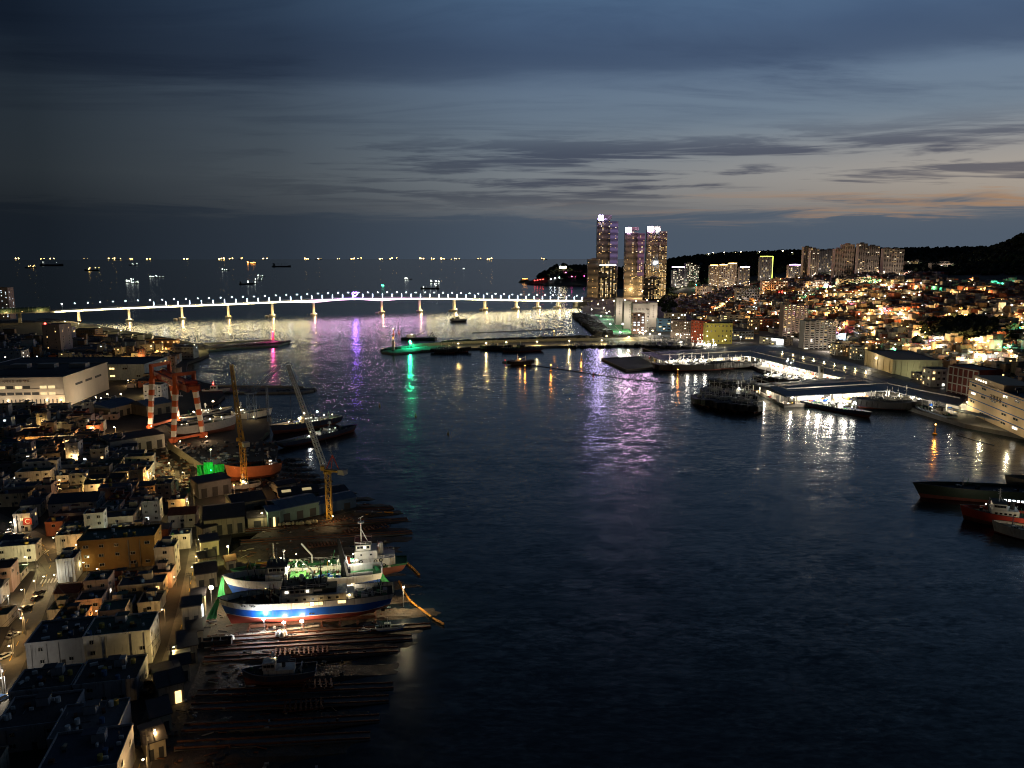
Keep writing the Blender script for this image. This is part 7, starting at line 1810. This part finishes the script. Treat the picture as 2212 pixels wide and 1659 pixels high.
for i in range(7): piece('frame_bar', M_PALEW, rb[0], (-rb[2] / 2 + rb[2] * i / 6, -11.25, rb[1] / 2), (.9, .6, rb[1]))
cs = fblock('cold_store', 'cream cold store with blue stripes and dark lettering on the quay', 2088, 890, 2260, 968, 822, 40, mat('cream_store', (.52, .40, .26), .85, var=.15, scale=.1), ROOFM['blue'], 4, 7, .12, stripes=mat('blue_stripe', (.03, .08, .22), .7), win=(.45, .28), litm=L_WHITE)
text('lettering', '금양냉장', (-cs[2] * .12, -20.25, cs[1] * .74), 4.6, mat('letter_dark', (.06, .035, .02)), cs[0], spacing=1.25)
piece('roof_house', MATS['cream_store'], cs[0], (-cs[2] * .26, -8, cs[1] + 2.5), (cs[2] * .42, 22, 5))
for k in range(5): piece('window', L_WHITE, cs[0], (-cs[2] * .42 + k * 4.0, -19.2, cs[1] + 2.6), (1.6, .3, 1.2))
lamp_light(cs[0], (-cs[2] * .45, -26, 6), 4200, (1, .82, .4), .4); lamp_light(cs[0], (0, -34, 9), 5200, (1, .82, .45), .4); lamp_light(cs[0], (cs[2] * .3, -32, 8), 4200, (1, .84, .5), .4); piece('wall_lamp', L_LAMP, cs[0], (-cs[2] * .49, -20.8, 8), (.9, .9, .9), 0, 'ball')
sp_ = P(2205, 905, QZ); ck = thing('floodlight_mast', 'black floodlight mast cut by the right edge', 'mast', P(2190, 930, QZ)); obj('shaft', MB().bar((0, 0, 0), (0, 0, 30), 1.1, taper=.6), M_DARK, ck); obj('head', MB().box((0, 0, 30), (4, 1.4, 1.6)), M_DARK, ck); obj('fender', MB().bar((-3, 0, 0), (-3, 0, 16), 1.4), M_DARK, ck)
cn = P(2060, 896, QZ); can = thing('quay_canopy', 'long dark blue canopy roof on the quay before the striped store', 'canopy', cn); q2 = P(2180, 924, QZ) - cn
obj('roof', MB().bar(Vector((0, 0, 4.4)), q2 + Vector((0, 0, 4.4)), 9, .4), M_BLUER, can)
for i in range(7): obj('post', MB().bar(q2 * (i / 6) + Vector((1, -3, 0)), q2 * (i / 6) + Vector((1, -3, 4.3)), .3), M_STEEL, can)

# ================================================================== FISH MARKET
MZ = 9.5
def poly_roof(name, label, pts, z, th=.7):
    pl = [P(u, v, z) for u, v in pts]; c = sum(pl, Vector()) / len(pl); c.z = QZ
    t = thing(name, label, 'market hall', c); mb = MB().prism([(p.x - c.x, p.y - c.y) for p in pl], z - QZ - th, z - QZ); obj('roof', mb, M_MROOF, t)
    return t, pl, c
M_MROOF = mat('market_roof', (.045, .062, .095), .5, .2, var=.3, scale=.06)
M_MEDGE = mat('market_fascia', (.50, .48, .44), .7)
M_MFLOOR = mat('market_floor', (.34, .31, .27), .7, var=.3, scale=.2)
L_MLAMP = emit('market_lamp', (1, .84, .58), 20)
S_MAIN = [(1383, 761), (1431, 778), (1618, 769), (1728, 795), (1823, 816), (1918, 843), (1987, 858), (2072, 876), (2095, 850), (1981, 820), (1866, 790), (1727, 758), (1640, 746)]
S_B = [(1824, 816.5), (1625, 829), (1698, 856.5), (1917, 843.5)]
mk, mpl, mc = poly_roof('fish_market', 'vast dark-roofed fish market with lit quay fronts', S_MAIN, MZ)
mk2, mpl2, mc2 = poly_roof('market_pier_hall', 'dark-roofed market hall on the finger pier nearest the camera', S_B, MZ + .6)
# finger pier decks
for nm, uvs in (('pier_deck', [(1385, 772), (1434, 793), (1622, 783), (1640, 797), (1700, 790), (1640, 752)]), ('pier_deck', [(1812, 836), (1632, 842), (1694, 873), (1925, 868)])):
    pl = [P(u, v, 2.7) for u, v in uvs]; struct(nm, MB().prism([(p.x, p.y) for p in pl], -4, 2.7), M_MFLOOR)
def lit_front(t, c, a, b, z, wall_back, n_lamp, watt, nlights, inner, wall=True):
    """fascia, columns, lamps and back wall along the eave a-b; inner = unit vector into the hall"""
    d = b - a; L = d.length; rz = math.atan2(d.y, d.x); z0 = QZ - .25; u = inner
    piece('fascia', M_MEDGE, t, (a + b) / 2 - c + Vector((0, 0, z - QZ - .5)) - u * .1, (L, .4, .9), rz)
    n = max(2, int(L / 11))
    for i in range(n + 1):
        q = a.lerp(b, i / n) - c + u * 1.2; piece('column', M_MEDGE, t, (q.x, q.y, (z - QZ) / 2 - .4), (.7, .7, z - QZ - .6), rz)
    for i in range(n_lamp):
        q = a.lerp(b, (i + .5) / n_lamp) - c + u * 5; piece('ceiling_lamp', L_MLAMP, t, (q.x, q.y, z - QZ - 1.2), (4.2, .8, .25), rz)
    if wall:
        for i in range(n):
            q = a.lerp(b, (i + .5) / n) - c + u * wall_back
            piece('back_wall', M_PALEW if i % 4 else M_DARK, t, (q.x, q.y, (z - QZ) / 2 - .6), (L / n * .97, .4, z - QZ - 1.4), rz)
    for i in range(n_lamp * 2):
        q = a.lerp(b, RND.random()) - c + u * RND.uniform(2, wall_back - 2); piece('fish_crate', RND.choice((M_RED, M_YPAINT, M_WHITE, M_BLUE, M_ORANGE)), t, (q.x, q.y, .7), (RND.uniform(1.5, 4), RND.uniform(1.2, 2.4), RND.uniform(.8, 1.8)), rz)
    for i in range(nlights):
        q = a.lerp(b, (i + .5) / nlights) - c + u * 4; lamp_light(t, (q.x, q.y, z - QZ - 2.0), watt, (1, .86, .62), .6)
def inw(a, b, flip=1):
    d = (b - a).normalized(); return Vector((-d.y, d.x, 0)) * flip
segs = [(1, 2, 8, 15000, 6), (2, 3, 8, 34000, 6), (3, 4, 7, 18000, 5), (5, 6, 5, 22000, 4), (6, 7, 3, 5000, 2)]
for (i, j, nl, wt, nL) in segs: lit_front(mk, mc, mpl[i], mpl[j], MZ, 15, nl, wt, nL, inw(mpl[i], mpl[j]))
lit_front(mk, mc, mpl[0], mpl[1], MZ, 12, 3, 700, 1, inw(mpl[0], mpl[1]))
lit_front(mk2, mc2, mpl2[2], mpl2[3], MZ + .6, 13, 8, 15000, 6, inw(mpl2[2], mpl2[3]))
lit_front(mk2, mc2, mpl2[1], mpl2[2], MZ + .6, 8, 3, 9000, 2, inw(mpl2[1], mpl2[2]))
# roof seams and gutters
for (a, b, n, t, c, pa, pb) in ((mpl[0], mpl[1], 5, mk, mc, mpl[12], mpl[2]),): pass
def seam(t, c, p, q, z, w_=.5, m=None): 
    d = q - p; piece('roof_seam', m or M_MSEAM, t, (p + q) / 2 - Vector((c.x, c.y, QZ)) + Vector((0, 0, .1)), (d.length, w_, .22), math.atan2(d.y, d.x))
M_MSEAM = mat('market_seam', (.16, .17, .18), .6)
for i in range(1, 6): seam(mk2, mc2, mpl2[0].lerp(mpl2[3], i / 6), mpl2[1].lerp(mpl2[2], i / 6), MZ)
for i in range(1, 5): seam(mk, mc, mpl[0].lerp(mpl[1], i / 5), mpl[12].lerp(mpl[2], i / 5), MZ)
for (f, g, k) in ((2, 12, 6), (3, 11, 6), (4, 10, 7), (5, 9, 8), (6, 8, 9)):
    seam(mk, mc, mpl[f], mpl[g], MZ, .8)
for i in (1, 2, 3):
    for (f0, f1, g0, g1) in ((2, 3, 12, 11), (3, 4, 11, 10), (4, 5, 10, 9), (5, 6, 9, 8)):
        seam(mk, mc, mpl[f0].lerp(mpl[g0], i / 4), mpl[f1].lerp(mpl[g1], i / 4), MZ, 1.1 if i == 2 else .4)
        for k in (1, 2): seam(mk, mc, mpl[f0].lerp(mpl[f1], k / 3), mpl[g0].lerp(mpl[g1], k / 3), MZ, .4) if i == 1 else None
# shallow ridge on the finger halls
for (t, c, p0, p1, q0, q1) in ((mk2, mc2, mpl2[0], mpl2[1], mpl2[3], mpl2[2]),):
    a0, a1, b0, b1 = (x - Vector((c.x, c.y, QZ)) for x in (p0, p1, q0, q1)); m0, m1 = (a0 + b0) / 2 + Vector((0, 0, 2.6)), (a1 + b1) / 2 + Vector((0, 0, 2.6))
    obj('pitched_roof', MB().add([a0 + Vector((0, 0, .06)), a1 + Vector((0, 0, .06)), m1, m0, b0 + Vector((0, 0, .06)), b1 + Vector((0, 0, .06))], [(0, 3, 2, 1), (3, 4, 5, 2), (1, 2, 5)]), M_MROOF, t)
    for i in range(1, 14): 
        f = i / 14; x0, x1 = a0.lerp(a1, f), m0.lerp(m1, f)
    for (e0, e1) in ((m0, m1), ((a0 + m0) / 2, (a1 + m1) / 2), ((b0 + m0) / 2, (b1 + m1) / 2)): obj('roof_seam', MB().bar(e0 + Vector((0, 0, .1)), e1 + Vector((0, 0, .1)), .5, .25), M_MSEAM, t)
wt_ = P(1772, 822, QZ); wtt = thing('water_tower', 'pale square service tower standing on the market apron', 'tower', wt_); piece('shaft', M_PALEW, wtt, (0, 0, 7), (4, 4, 14)); piece('cap', M_MEDGE, wtt, (0, 0, 14.3), (4.8, 4.8, .7)); piece('window', M_GLASS, wtt, (0, -2.1, 10), (1.2, .2, 3))
# floating pontoon
pp = [P(u, v, 2.0) for u, v in ((1299, 774), (1384, 770), (1421, 793), (1353, 799))]; po = MB().prism([(p.x, p.y) for p in pp], -2, 2.0); pon = obj('pontoon', po, mat('pontoon_deck', (.10, .105, .11), .85, var=.3, scale=.15)); tag(pon, 'flat square concrete pontoon beside the market pier tip', 'pontoon')
for a, b in zip(pp, pp[1:] + pp[:1]): obj('kerb', MB().bar(a + Vector((0, 0, .3)), b + Vector((0, 0, .3)), .9, .6), M_CONC, pon)

# ================================================================== BOATS OF THE MARKET
L_SQ = emit('squid_lamp', (1, .95, .82), 55)
def raft(n, region, label, group, lampfrac, seed, Lr=(26, 36), dark=True, rot=0.0, watt=0):
    r = random.Random(seed); (u0, v0, u1, v1, dv) = region
    for i in range(n):
        f = (i + .5) / n; u = u0 + (u1 - u0) * f + r.uniform(-4, 4); v = v0 + (v1 - v0) * f + r.uniform(-dv, dv)
        lit_ = r.random() < lampfrac
        workboat(label, u, v, r.uniform(*Lr), rot + r.uniform(-.15, .15), group, L_SQ if lit_ else None, dark, 'fishing_boat', seed + i, watt if lit_ else 0)
raft(14, (1512, 872, 1632, 886, 3), 'dark fishing boat in the crowded raft off the near market pier', 'dark raft of boats off the near market pier', 0, 200, (24, 30), rot=-1.75)
raft(8, (1525, 857, 1625, 866, 3), 'dark fishing boat in the back row of the raft', 'back row of the dark raft', .1, 220, (24, 30), rot=-1.6)
raft(5, (1548, 836, 1640, 842, 3), 'dark fishing boat moored behind the raft at the pier head', 'boats behind the raft', .2, 240, (24, 30), rot=-1.2)
raft(6, (1450, 797, 1545, 797, 2), 'fishing boat with deck lamps along the far market pier', 'boats along the far market pier', .7, 260, (30, 38), rot=.05, watt=1500)
raft(4, (1560, 795, 1612, 792, 2), 'fishing boat with rust-lit deck at the inner end of the far pier', 'inner boats of the far pier', .6, 280, (26, 32), rot=.1, watt=1500)
raft(7, (1650, 822, 1760, 828, 2), 'boat glittering with lamps along the back of the near pier', 'glittering boats in the market basin', .9, 300, (20, 26), False, rot=-.1, watt=900)
raft(8, (1400, 752, 1500, 755, 2), 'dark fishing boat crowded at the quay below the taupe block', 'boats below the taupe block', .15, 320, (28, 34), rot=1.2)
raft(5, (1505, 757, 1545, 758, 1), 'pale floodlit fishing boat at the quay below the red block', 'pale boats below the red block', 1.0, 340, (26, 30), False, rot=1.3, watt=3500)
raft(9, (1215, 750, 1385, 748, 1), 'small dark boat in the row under the breakwater wall', 'small boats under the breakwater wall', 0, 360, (12, 18), rot=1.4)
raft(4, (1890, 882, 1945, 878, 2), 'dark fishing boat with pale masts between the bright boat and the apron', 'boats right of the bright boat', .2, 380, (30, 36), rot=2.9, watt=900)
def bright_boat(label, u0, v0, u1, v1, B, D, seed, watts, n):
    t = moored('fishing_boat', label, u0, v0, u1, v1, B, D, BN4, 0, 1.0, .45, seed=seed, height=.8, clut=36, houselit=.8, cat='boat')
    L = (P(u0, v0, 0) - P(u1, v1, 0)).length; r = random.Random(seed)
    for k in range(n): piece('deck_lamp', L_SQ, t, (r.uniform(-.32, .30) * L, r.uniform(-.45, .45) * B, D + r.uniform(1.2, 7)), (.9, .9, .7), 0, 'ball')
    for k in range(3): lamp_light(t, ((-.25 + .22 * k) * L, -.3 * B, D + 5), watts, WHT, .6)
    return t
bright_boat('fishing boat blazing with deck lamps in front of the near market hall', 1876, 902, 1740, 876, 10, 5, 400, 9000, 26)
bright_boat('brilliantly lit boat at the market corner under the main roof', 1722, 806, 1682, 790, 9, 5, 401, 12000, 22)
moored('fishing_boat', 'rust-and-blue wooden boat with derricks at the cold-store quay', 1976, 884, 2052, 910, 10, 5.5, [(0, .35, M_RUST, 'hull_bottom'), (.35, 1, mat('pale_blue_hull', (.20, .25, .32), .6), 'hull_side')], 0, 1.2, .3, seed=402, height=.9, clut=30, cat='boat')
moored('fishing_boat', 'blue boat with orange waterline beside the bright boat', 1838, 870, 1885, 876, 7, 4, [(0, .4, M_ORANGE, 'hull_bottom'), (.4, 1, M_SHBLUE2, 'hull_side')], 0, .6, .4, seed=403, height=.7, clut=10, cat='boat')
# ---- ships at the right edge of the harbour
moored('cargo_ship', 'dark green and red coaster lying across the right edge', 1993, 1074, 2420, 1088, 15, 8.5, [(0, .42, M_BTMD, 'hull_bottom'), (.42, 1, mat('hull_darkgreen', (.03, .05, .035), .6), 'hull_side')], 0, 2.0, .12, seed=411, height=1.0, clut=24, houselit=.1)
rs = moored('supply_vessel', 'red-hulled supply vessel with white house and lit bridge windows', 2085, 1122, 2330, 1150, 13, 8, [(0, .5, M_BTMD, 'hull_bottom'), (.5, 1, mat('hull_red', (.50, .055, .035), .5, var=.15), 'hull_side')], 0, 2.4, .66, seed=412, height=1.2, clut=20, houselit=.0)
lamp_light(rs, (14, -16, 9), 1500, (1, .8, .6), .4); piece('deck_lamp', L_LAMP, rs, (14, -6.2, 9.4), (.5, .5, .4), 0, 'ball')
for k in range(8): piece('bridge_window', L_COOL, rs, (6.5 - 2.4 * k * .75, -4.4 if k > 1 else -4.2, 12.9), (1.1, .3, .9))
moored('tender', 'pale hulled boat with yellow-lit deck at the right edge, lowest', 2150, 1150, 2330, 1180, 10, 6, [(0, .3, M_BTMD, 'hull_bottom'), (.3, 1, M_SHWHITE, 'hull_side')], 0, 1.4, .45, seed=413, height=.9, clut=24, lamps=((-.02, -.3, 3.2, 1500, YEL, .7), (.05, -.3, 7.5, 700, COOL, .6)), houselit=.4, cat='boat')
moored('cargo_ship', 'weathered pale ship just inside the right edge behind the coaster', 2180, 1062, 2420, 1075, 14, 9, [(0, .3, M_BTMD, 'hull_bottom'), (.3, 1, M_SHEDW, 'hull_side')], 0, 1.5, .4, seed=414, height=1.1, clut=20, houselit=.05)

# ================================================================== HILLSIDE TOWN
taken = []
for o in COL.objects:
    if o.parent is None and o.get('category') in ('building', 'skyscraper', 'market hall') and o.location.x > 100: taken.append((o.location.x, o.location.y))
def h_ok(x, y, r):
    for a, b in taken:
        if (a - x) ** 2 + (b - y) ** 2 < r * r: return False
    return True
cand = []
for i in range(0, 120):
    for j in range(0, 130):
        x = 330 + 12.5 * i + hashn(i, j) * 5; y = 560 + 13.5 * j + hashn(j, i) * 5 - 1.5 * i
        if y < 520 or x / y > .70: continue
        s_ = x - lerp_tab(X0, y)
        if s_ < (8 if y < 1000 else -30): continue
        z = terrain(x, y)
        if z < 0: z = QZ
        if forest(x, y) and y < 2600: continue
        u, v = W(x, y, z)
        if u > 2235 or v < 585: continue
        if ((u - 2085) / 75) ** 2 + ((v - 716) / 22) ** 2 < 1: continue
        if u > 2040 and v < 612: continue
        if not h_ok(x, y, 19): continue
        cand.append((y, x, z, u, v, i, j))
cand.sort()
seen = [c for c in cand]
hm = MB(); HW = ['cream', 'white', 'grey', 'tan', 'pink', 'brick-red', 'pale blue', 'brown']
def hz(v):
    return 'low on slope' if v > 745 else 'on lower slope' if v > 715 else 'halfway uphill' if v > 680 else 'on upper hillside'
nb = 0
for (y, x, z, u, v, i, j) in seen:
    r = random.Random(i * 131 + j)
    if r.random() < .10: continue
    st_ = r.choices((1, 2, 3, 4), (3, 5, 2, .7))[0]; h = 2.9 * st_ + 1; sx, sy = r.uniform(8.5, 12), r.uniform(8, 11); wn_ = r.choice(HW); rn = r.choice([q[0] for q in ROOFS]); rz = r.uniform(-.25, .25)
    if nb < 300:
        nb += 1
        t = thing('hill_house', '%s-storey %s house with %s roof, %s, %s' % (('one', 'two', 'three', 'four')[st_ - 1], wn_, rn, hz(v), 'above beige store' if u < 1960 else 'behind red building' if u < 2090 else 'near right edge'), 'house', (x, y, z - 1.5), rz, 'houses of the hillside town')
        piece('wall', WALLM[wn_], t, (0, 0, (h + 1.5) / 2), (sx, sy, h + 1.5)); piece('roof', ROOFM[rn], t, (0, 0, h + 1.6), (sx + .5, sy + .5, .25)); piece('parapet', WALLM[wn_], t, (0, -sy / 2, h + 1.95), (sx + .55, .3, .7))
        for k in range(r.choice((1, 2, 2, 3))): piece('window', r.choice((L_WARM, L_WHITE)) if r.random() < .42 else M_GLASS, t, (r.uniform(-.4, .4) * sx, -sy / 2 - .06, 1.5 + h * r.choice((.3, .65))), (1.7, .2, 1.3))
        if r.random() < .4: piece('water_tank', r.choice((M_TANKB, M_TANKY)), t, (r.uniform(-.3, .3) * sx, 0, h + 2.4), (1.6, 1.6, 1.5), 0, 'cyl')
    else:
        mi = HW.index(wn_) % 4
        hm.box((x, y, z + h / 2 - 1), (sx, sy, h + 2), rz, m=mi); hm.box((x, y, z + h + .2), (sx + .4, sy + .4, .4), rz, m=4 + (i + j) % 2)
        if r.random() < .5: hm.box((x + r.uniform(-.3, .3) * sx, y - sy / 2 - .15, z + h * r.choice((.3, .6))), (r.uniform(1.6, 3.4), .4, r.uniform(1.2, 1.7)), rz, m=6 + (i * 3 + j) % 2)
tag(obj('hillside_houses', hm, [WALLM['cream'], WALLM['grey'], WALLM['brown'], WALLM['brick-red'], ROOFM['dark'], ROOFM['blue'], L_WARM, L_WHITE]), 'mass of small far houses climbing the hillside town', None, None, 'stuff')
print('hill', nb, len(seen), 'objects', len(COL.objects))
# street lamps of the hillside
HL = []
r = random.Random(99)
for c in range(52):          # lanes running up the slope, lamps strung along them
    u, v = r.uniform(1455, 2205), r.uniform(625, 800); n = r.randint(3, 8); du, dv = r.uniform(-14, 16), r.uniform(-9, 3)
    for k in range(n): HL.append((u + du * k + r.uniform(-5, 5), v + dv * k + r.uniform(-3, 3)))
for k in range(330): HL.append((r.uniform(1440, 2212), r.uniform(608, 800)))
r.shuffle(HL)
HLAMP = [(L_LAMP, WHT, 4), (emit('hill_lamp_warm', (1, .62, .20), 22), WARM, 6), (L_LAMPC, COOL, 1.2), (emit('hill_lamp_orange', (1, .5, .12), 22), ORG, 1.5), (L_RED, (1, .1, .08), .3), (L_GREEN, (.1, 1, .5), .5), (emit('hill_lamp_pink', (1, .35, .8), 16), (1, .3, .8), .3)]
pole_me = MB().tube((0, 0, 0), (0, 0, 7), .14, .09, 5).mesh('pole', M_STEEL); cnt = 0
for k, (u, v) in enumerate(HL):
    if not (1436 < u < 2215) or (u > 2035 and v < 612): continue
    p = T(u, v)
    if p is None or p.y > 2500 or forest(p.x, p.y) or p.z < 4.2: continue
    if ((u - 2085) / 70) ** 2 + ((v - 716) / 20) ** 2 < 1 or not h_ok(p.x, p.y, 15): continue
    if v > lerp_tab([(1440, 690), (1600, 712), (1810, 770), (2000, 800), (2200, 800)], u): continue
    g, cl, _ = r.choices(HLAMP, [q[2] for q in HLAMP])[0]; cnt += 1
    if cnt > 285: break
    t = thing('hill_street_lamp', 'glowing street lamp %s, %s' % (hz(v), 'near the glass towers' if u < 1560 else 'behind the yellow store' if u < 1730 else 'below the hilltop towers' if u < 1880 else 'under the hill crest' if u < 2040 else 'towards the right edge'), 'street lamp', p, 0, 'street lamps of the hillside town'); link('pole', pole_me, t)
    sz = (.55 + p.y / 1100 * .75) * r.uniform(.7, 1.35)
    piece('lamp_head', g, t, (0, -.3, 7.2), (sz, sz, sz * .8), 0, 'ball')
    lamp_light(t, (0, -2.6, 7.6), (5200 + p.y * 4.2) * r.uniform(.5, 1.5), (1, .62, .24) if cl in (WHT, COOL) and r.random() < .7 else cl, .4)
print('hill lamps', cnt)
# bright street climbing the hill
for k in range(15):
    f = k / 14; u = 1500 + 96 * f; v = 706 - 66 * f; p = T(u, v)
    t = thing('hill_street_lamp', 'amber street lamp in the straight row climbing the hill', 'street lamp', p, 0, 'lamps of the climbing street'); link('pole', pole_me, t); piece('lamp_head', HLAMP[1][0], t, (0, -.3, 7.2), (1.5, 1.5, 1.2), 0, 'ball'); lamp_light(t, (0, -3, 7), 6000, YEL, .5)
# market road and coast road lamps
for k in range(9):
    f = k / 8; u = 1690 + 180 * f; v = 760 + 42 * f
    street_lamp('bright lamp on the road behind the fish market', u, v, 8, 5000, YEL, 'lamps of the market road', size=.6, ground=QZ)
for k in range(9):
    f = k / 8; u = 1292 + 98 * f; v = 657 + 64 * f
    street_lamp('lamp on the coast road beside the sports ground', u, v, 9, 9000, (1, .84, .5), 'lamps of the coast road', size=1.3, ground=QZ)
for k, (u, v) in enumerate(((1278, 668), (1298, 683), (1318, 700), (1340, 718), (1310, 676), (1345, 700))):
    street_lamp('floodlight over the green sports courts', u, v, 12, 15000, (.85, 1, .8), 'floodlights of the sports ground', size=1.4, ground=QZ, glow=L_LAMPC)
for k, (u, v) in enumerate(((1395, 716), (1382, 718), (1404, 722), (1425, 722), (1410, 714), (1462, 722), (1600, 728), (1524, 745))):
    street_lamp('glaring lamp at the waterfront junction below the cold stores', u, v, 8, 8000, WHT, 'lamps at the waterfront junction', size=1.6, ground=QZ)
for k, (u, v) in enumerate(((990, 742), (1050, 741), (1094, 739), (1160, 738), (1230, 736), (1300, 735), (1310, 726), (1358, 727))):
    street_lamp('yellow lamp on the quay under the breakwater wall', u, v, 5.5, 12000, YEL, 'lamps along the breakwater quay', size=1.1, ground=2.4)
for k in range(7):
    street_lamp('lamp at the foot of the glass towers', 1278 + 24 * k, 650 - 2 * (k % 2), 10, 26000, WARM, 'lamps at the foot of the glass towers', size=2.2, ground=QZ)
# ridge top and headland lights
for k, (u, v) in enumerate([(1436 + 11 * i + 3 * (i % 3), 552 - 3 * (i % 2)) for i in range(10)] + [(1540 + 12 * i, 549 - (i % 2) * 2) for i in range(6)] + [(1640, 548), (1690, 546), (1710, 550)]):
    p = T(u, v + 6)
    if p is None: continue
    t = thing('ridge_lamp', 'tiny white light on the dark ridge behind the towers', 'lamp', p, 0, 'lights along the ridge'); obj('pole', MB().tube((0, 0, 0), (0, 0, 16), .3, n=5), M_STEEL, t); piece('lamp_head', L_LAMP, t, (0, -1, 17), (4.0, 3.0, 2.6), 0, 'ball')
for k, (u, v, m_) in enumerate([(1210 + 4 * (i % 4), 576 + 3 * (i // 4), L_LAMP) for i in range(8)] + [(1215 + 7 * i, 597 - abs(i - 4) * 1.4, emit('magenta_lamp', (1, .1, .5), 16)) for i in range(8)] + [(1155 + 6 * i, 606 - i * .8, L_RED) for i in range(4)] + [(1190 + 9 * i, 606, L_LAMPC if i < 5 else MATS['magenta_lamp']) for i in range(9)]):
    d = ray(u, v); d = d / d.y; y = 3280 if v > 602 else 3330; x = d.x * y; z = CAM_H + d.z * y; g0 = max(terrain(x, y), -1.0)
    if z < g0 + 1: z = g0 + 2
    t = thing('headland_lamp', 'coloured light on the dark headland beyond the bridge end', 'lamp', (x, y, g0), 0, 'lights on the headland'); obj('pole', MB().tube((0, 0, 0), (0, 0, z - g0), .3, n=5), M_STEEL, t); piece('lamp_head', m_, t, (0, -.5, z - g0 + .5), (4.2, 3, 3), 0, 'ball')
ip = P(1134, 610, 0); isl = MB(); n = 12
isl.add([(18 * rr * math.cos(2 * math.pi * i / n) * RND.uniform(.8, 1.2) * 1.6, 18 * rr * math.sin(2 * math.pi * i / n), zz * RND.uniform(.9, 1.1)) for rr, zz in ((1.1, -1), (.8, 8), (.45, 16), (.15, 20)) for i in range(n)], [(k * n + i, k * n + (i + 1) % n, (k + 1) * n + (i + 1) % n, (k + 1) * n + i) for k in range(3) for i in range(n)] + [tuple(range(36, 48))])
io = obj('islet', isl, M_ROCK); io.location = ip; io['kind'] = 'structure'
for i in range(4):
    t = thing('islet_lamp', 'orange light on the small rocky islet', 'lamp', ip + Vector((-9 + 6 * i, -8, 10)), 0, 'lights on the islet'); obj('pole', MB().tube((0, 0, 0), (0, 0, 6), .25, n=5), M_STEEL, t); piece('lamp_head', L_ORANGE, t, (0, 0, 6.5), (3.2, 2.4, 2.0), 0, 'ball')
# traffic on the coast road
for k in range(10):
    f = (k + .5) / 10; u, v = 1302 + 92 * f + RND.uniform(-2, 2), 668 + 56 * f
    car('car with lit lamps on the coast road beside the sports ground', u, v, -.9, RND.choice(('white', 'black', 'silver')), QZ + .05, True, 'cars on the coast road', name='car')
for k in range(8):
    f = (k + .5) / 8; s_ = 100 + 820 * f; q = bp(s_, 5, lerp_tab(DECK, s_) + .05)
    car('car with lit lamps crossing the bridge', 0, 0, BROT, RND.choice(('white', 'black', 'silver')), lit=True, group='cars crossing the bridge', pos=q, name='car')

# ================================================================== LABELS
def _ordinal(n): return '%d%s' % (n, 'th' if 10 <= n % 100 <= 20 else {1: 'st', 2: 'nd', 3: 'rd'}.get(n % 10, 'th'))
_by = {}
for o in COL.objects:
    if o.parent is None and o.get('category') and o.get('label'): _by.setdefault(o['label'], []).append(o)
for lab, os_ in _by.items():
    n = len(os_)
    if n < 2 or n > 90: continue
    os_.sort(key=lambda o: W(o.location.x, o.location.y, o.location.z)[0])
    for i, o in enumerate(os_):
        o['label'] = lab + (', ' + ('left one', 'right one')[i] if n == 2 else ', leftmost' if i == 0 else ', rightmost' if i == n - 1 else ', %s from left' % _ordinal(i + 1))
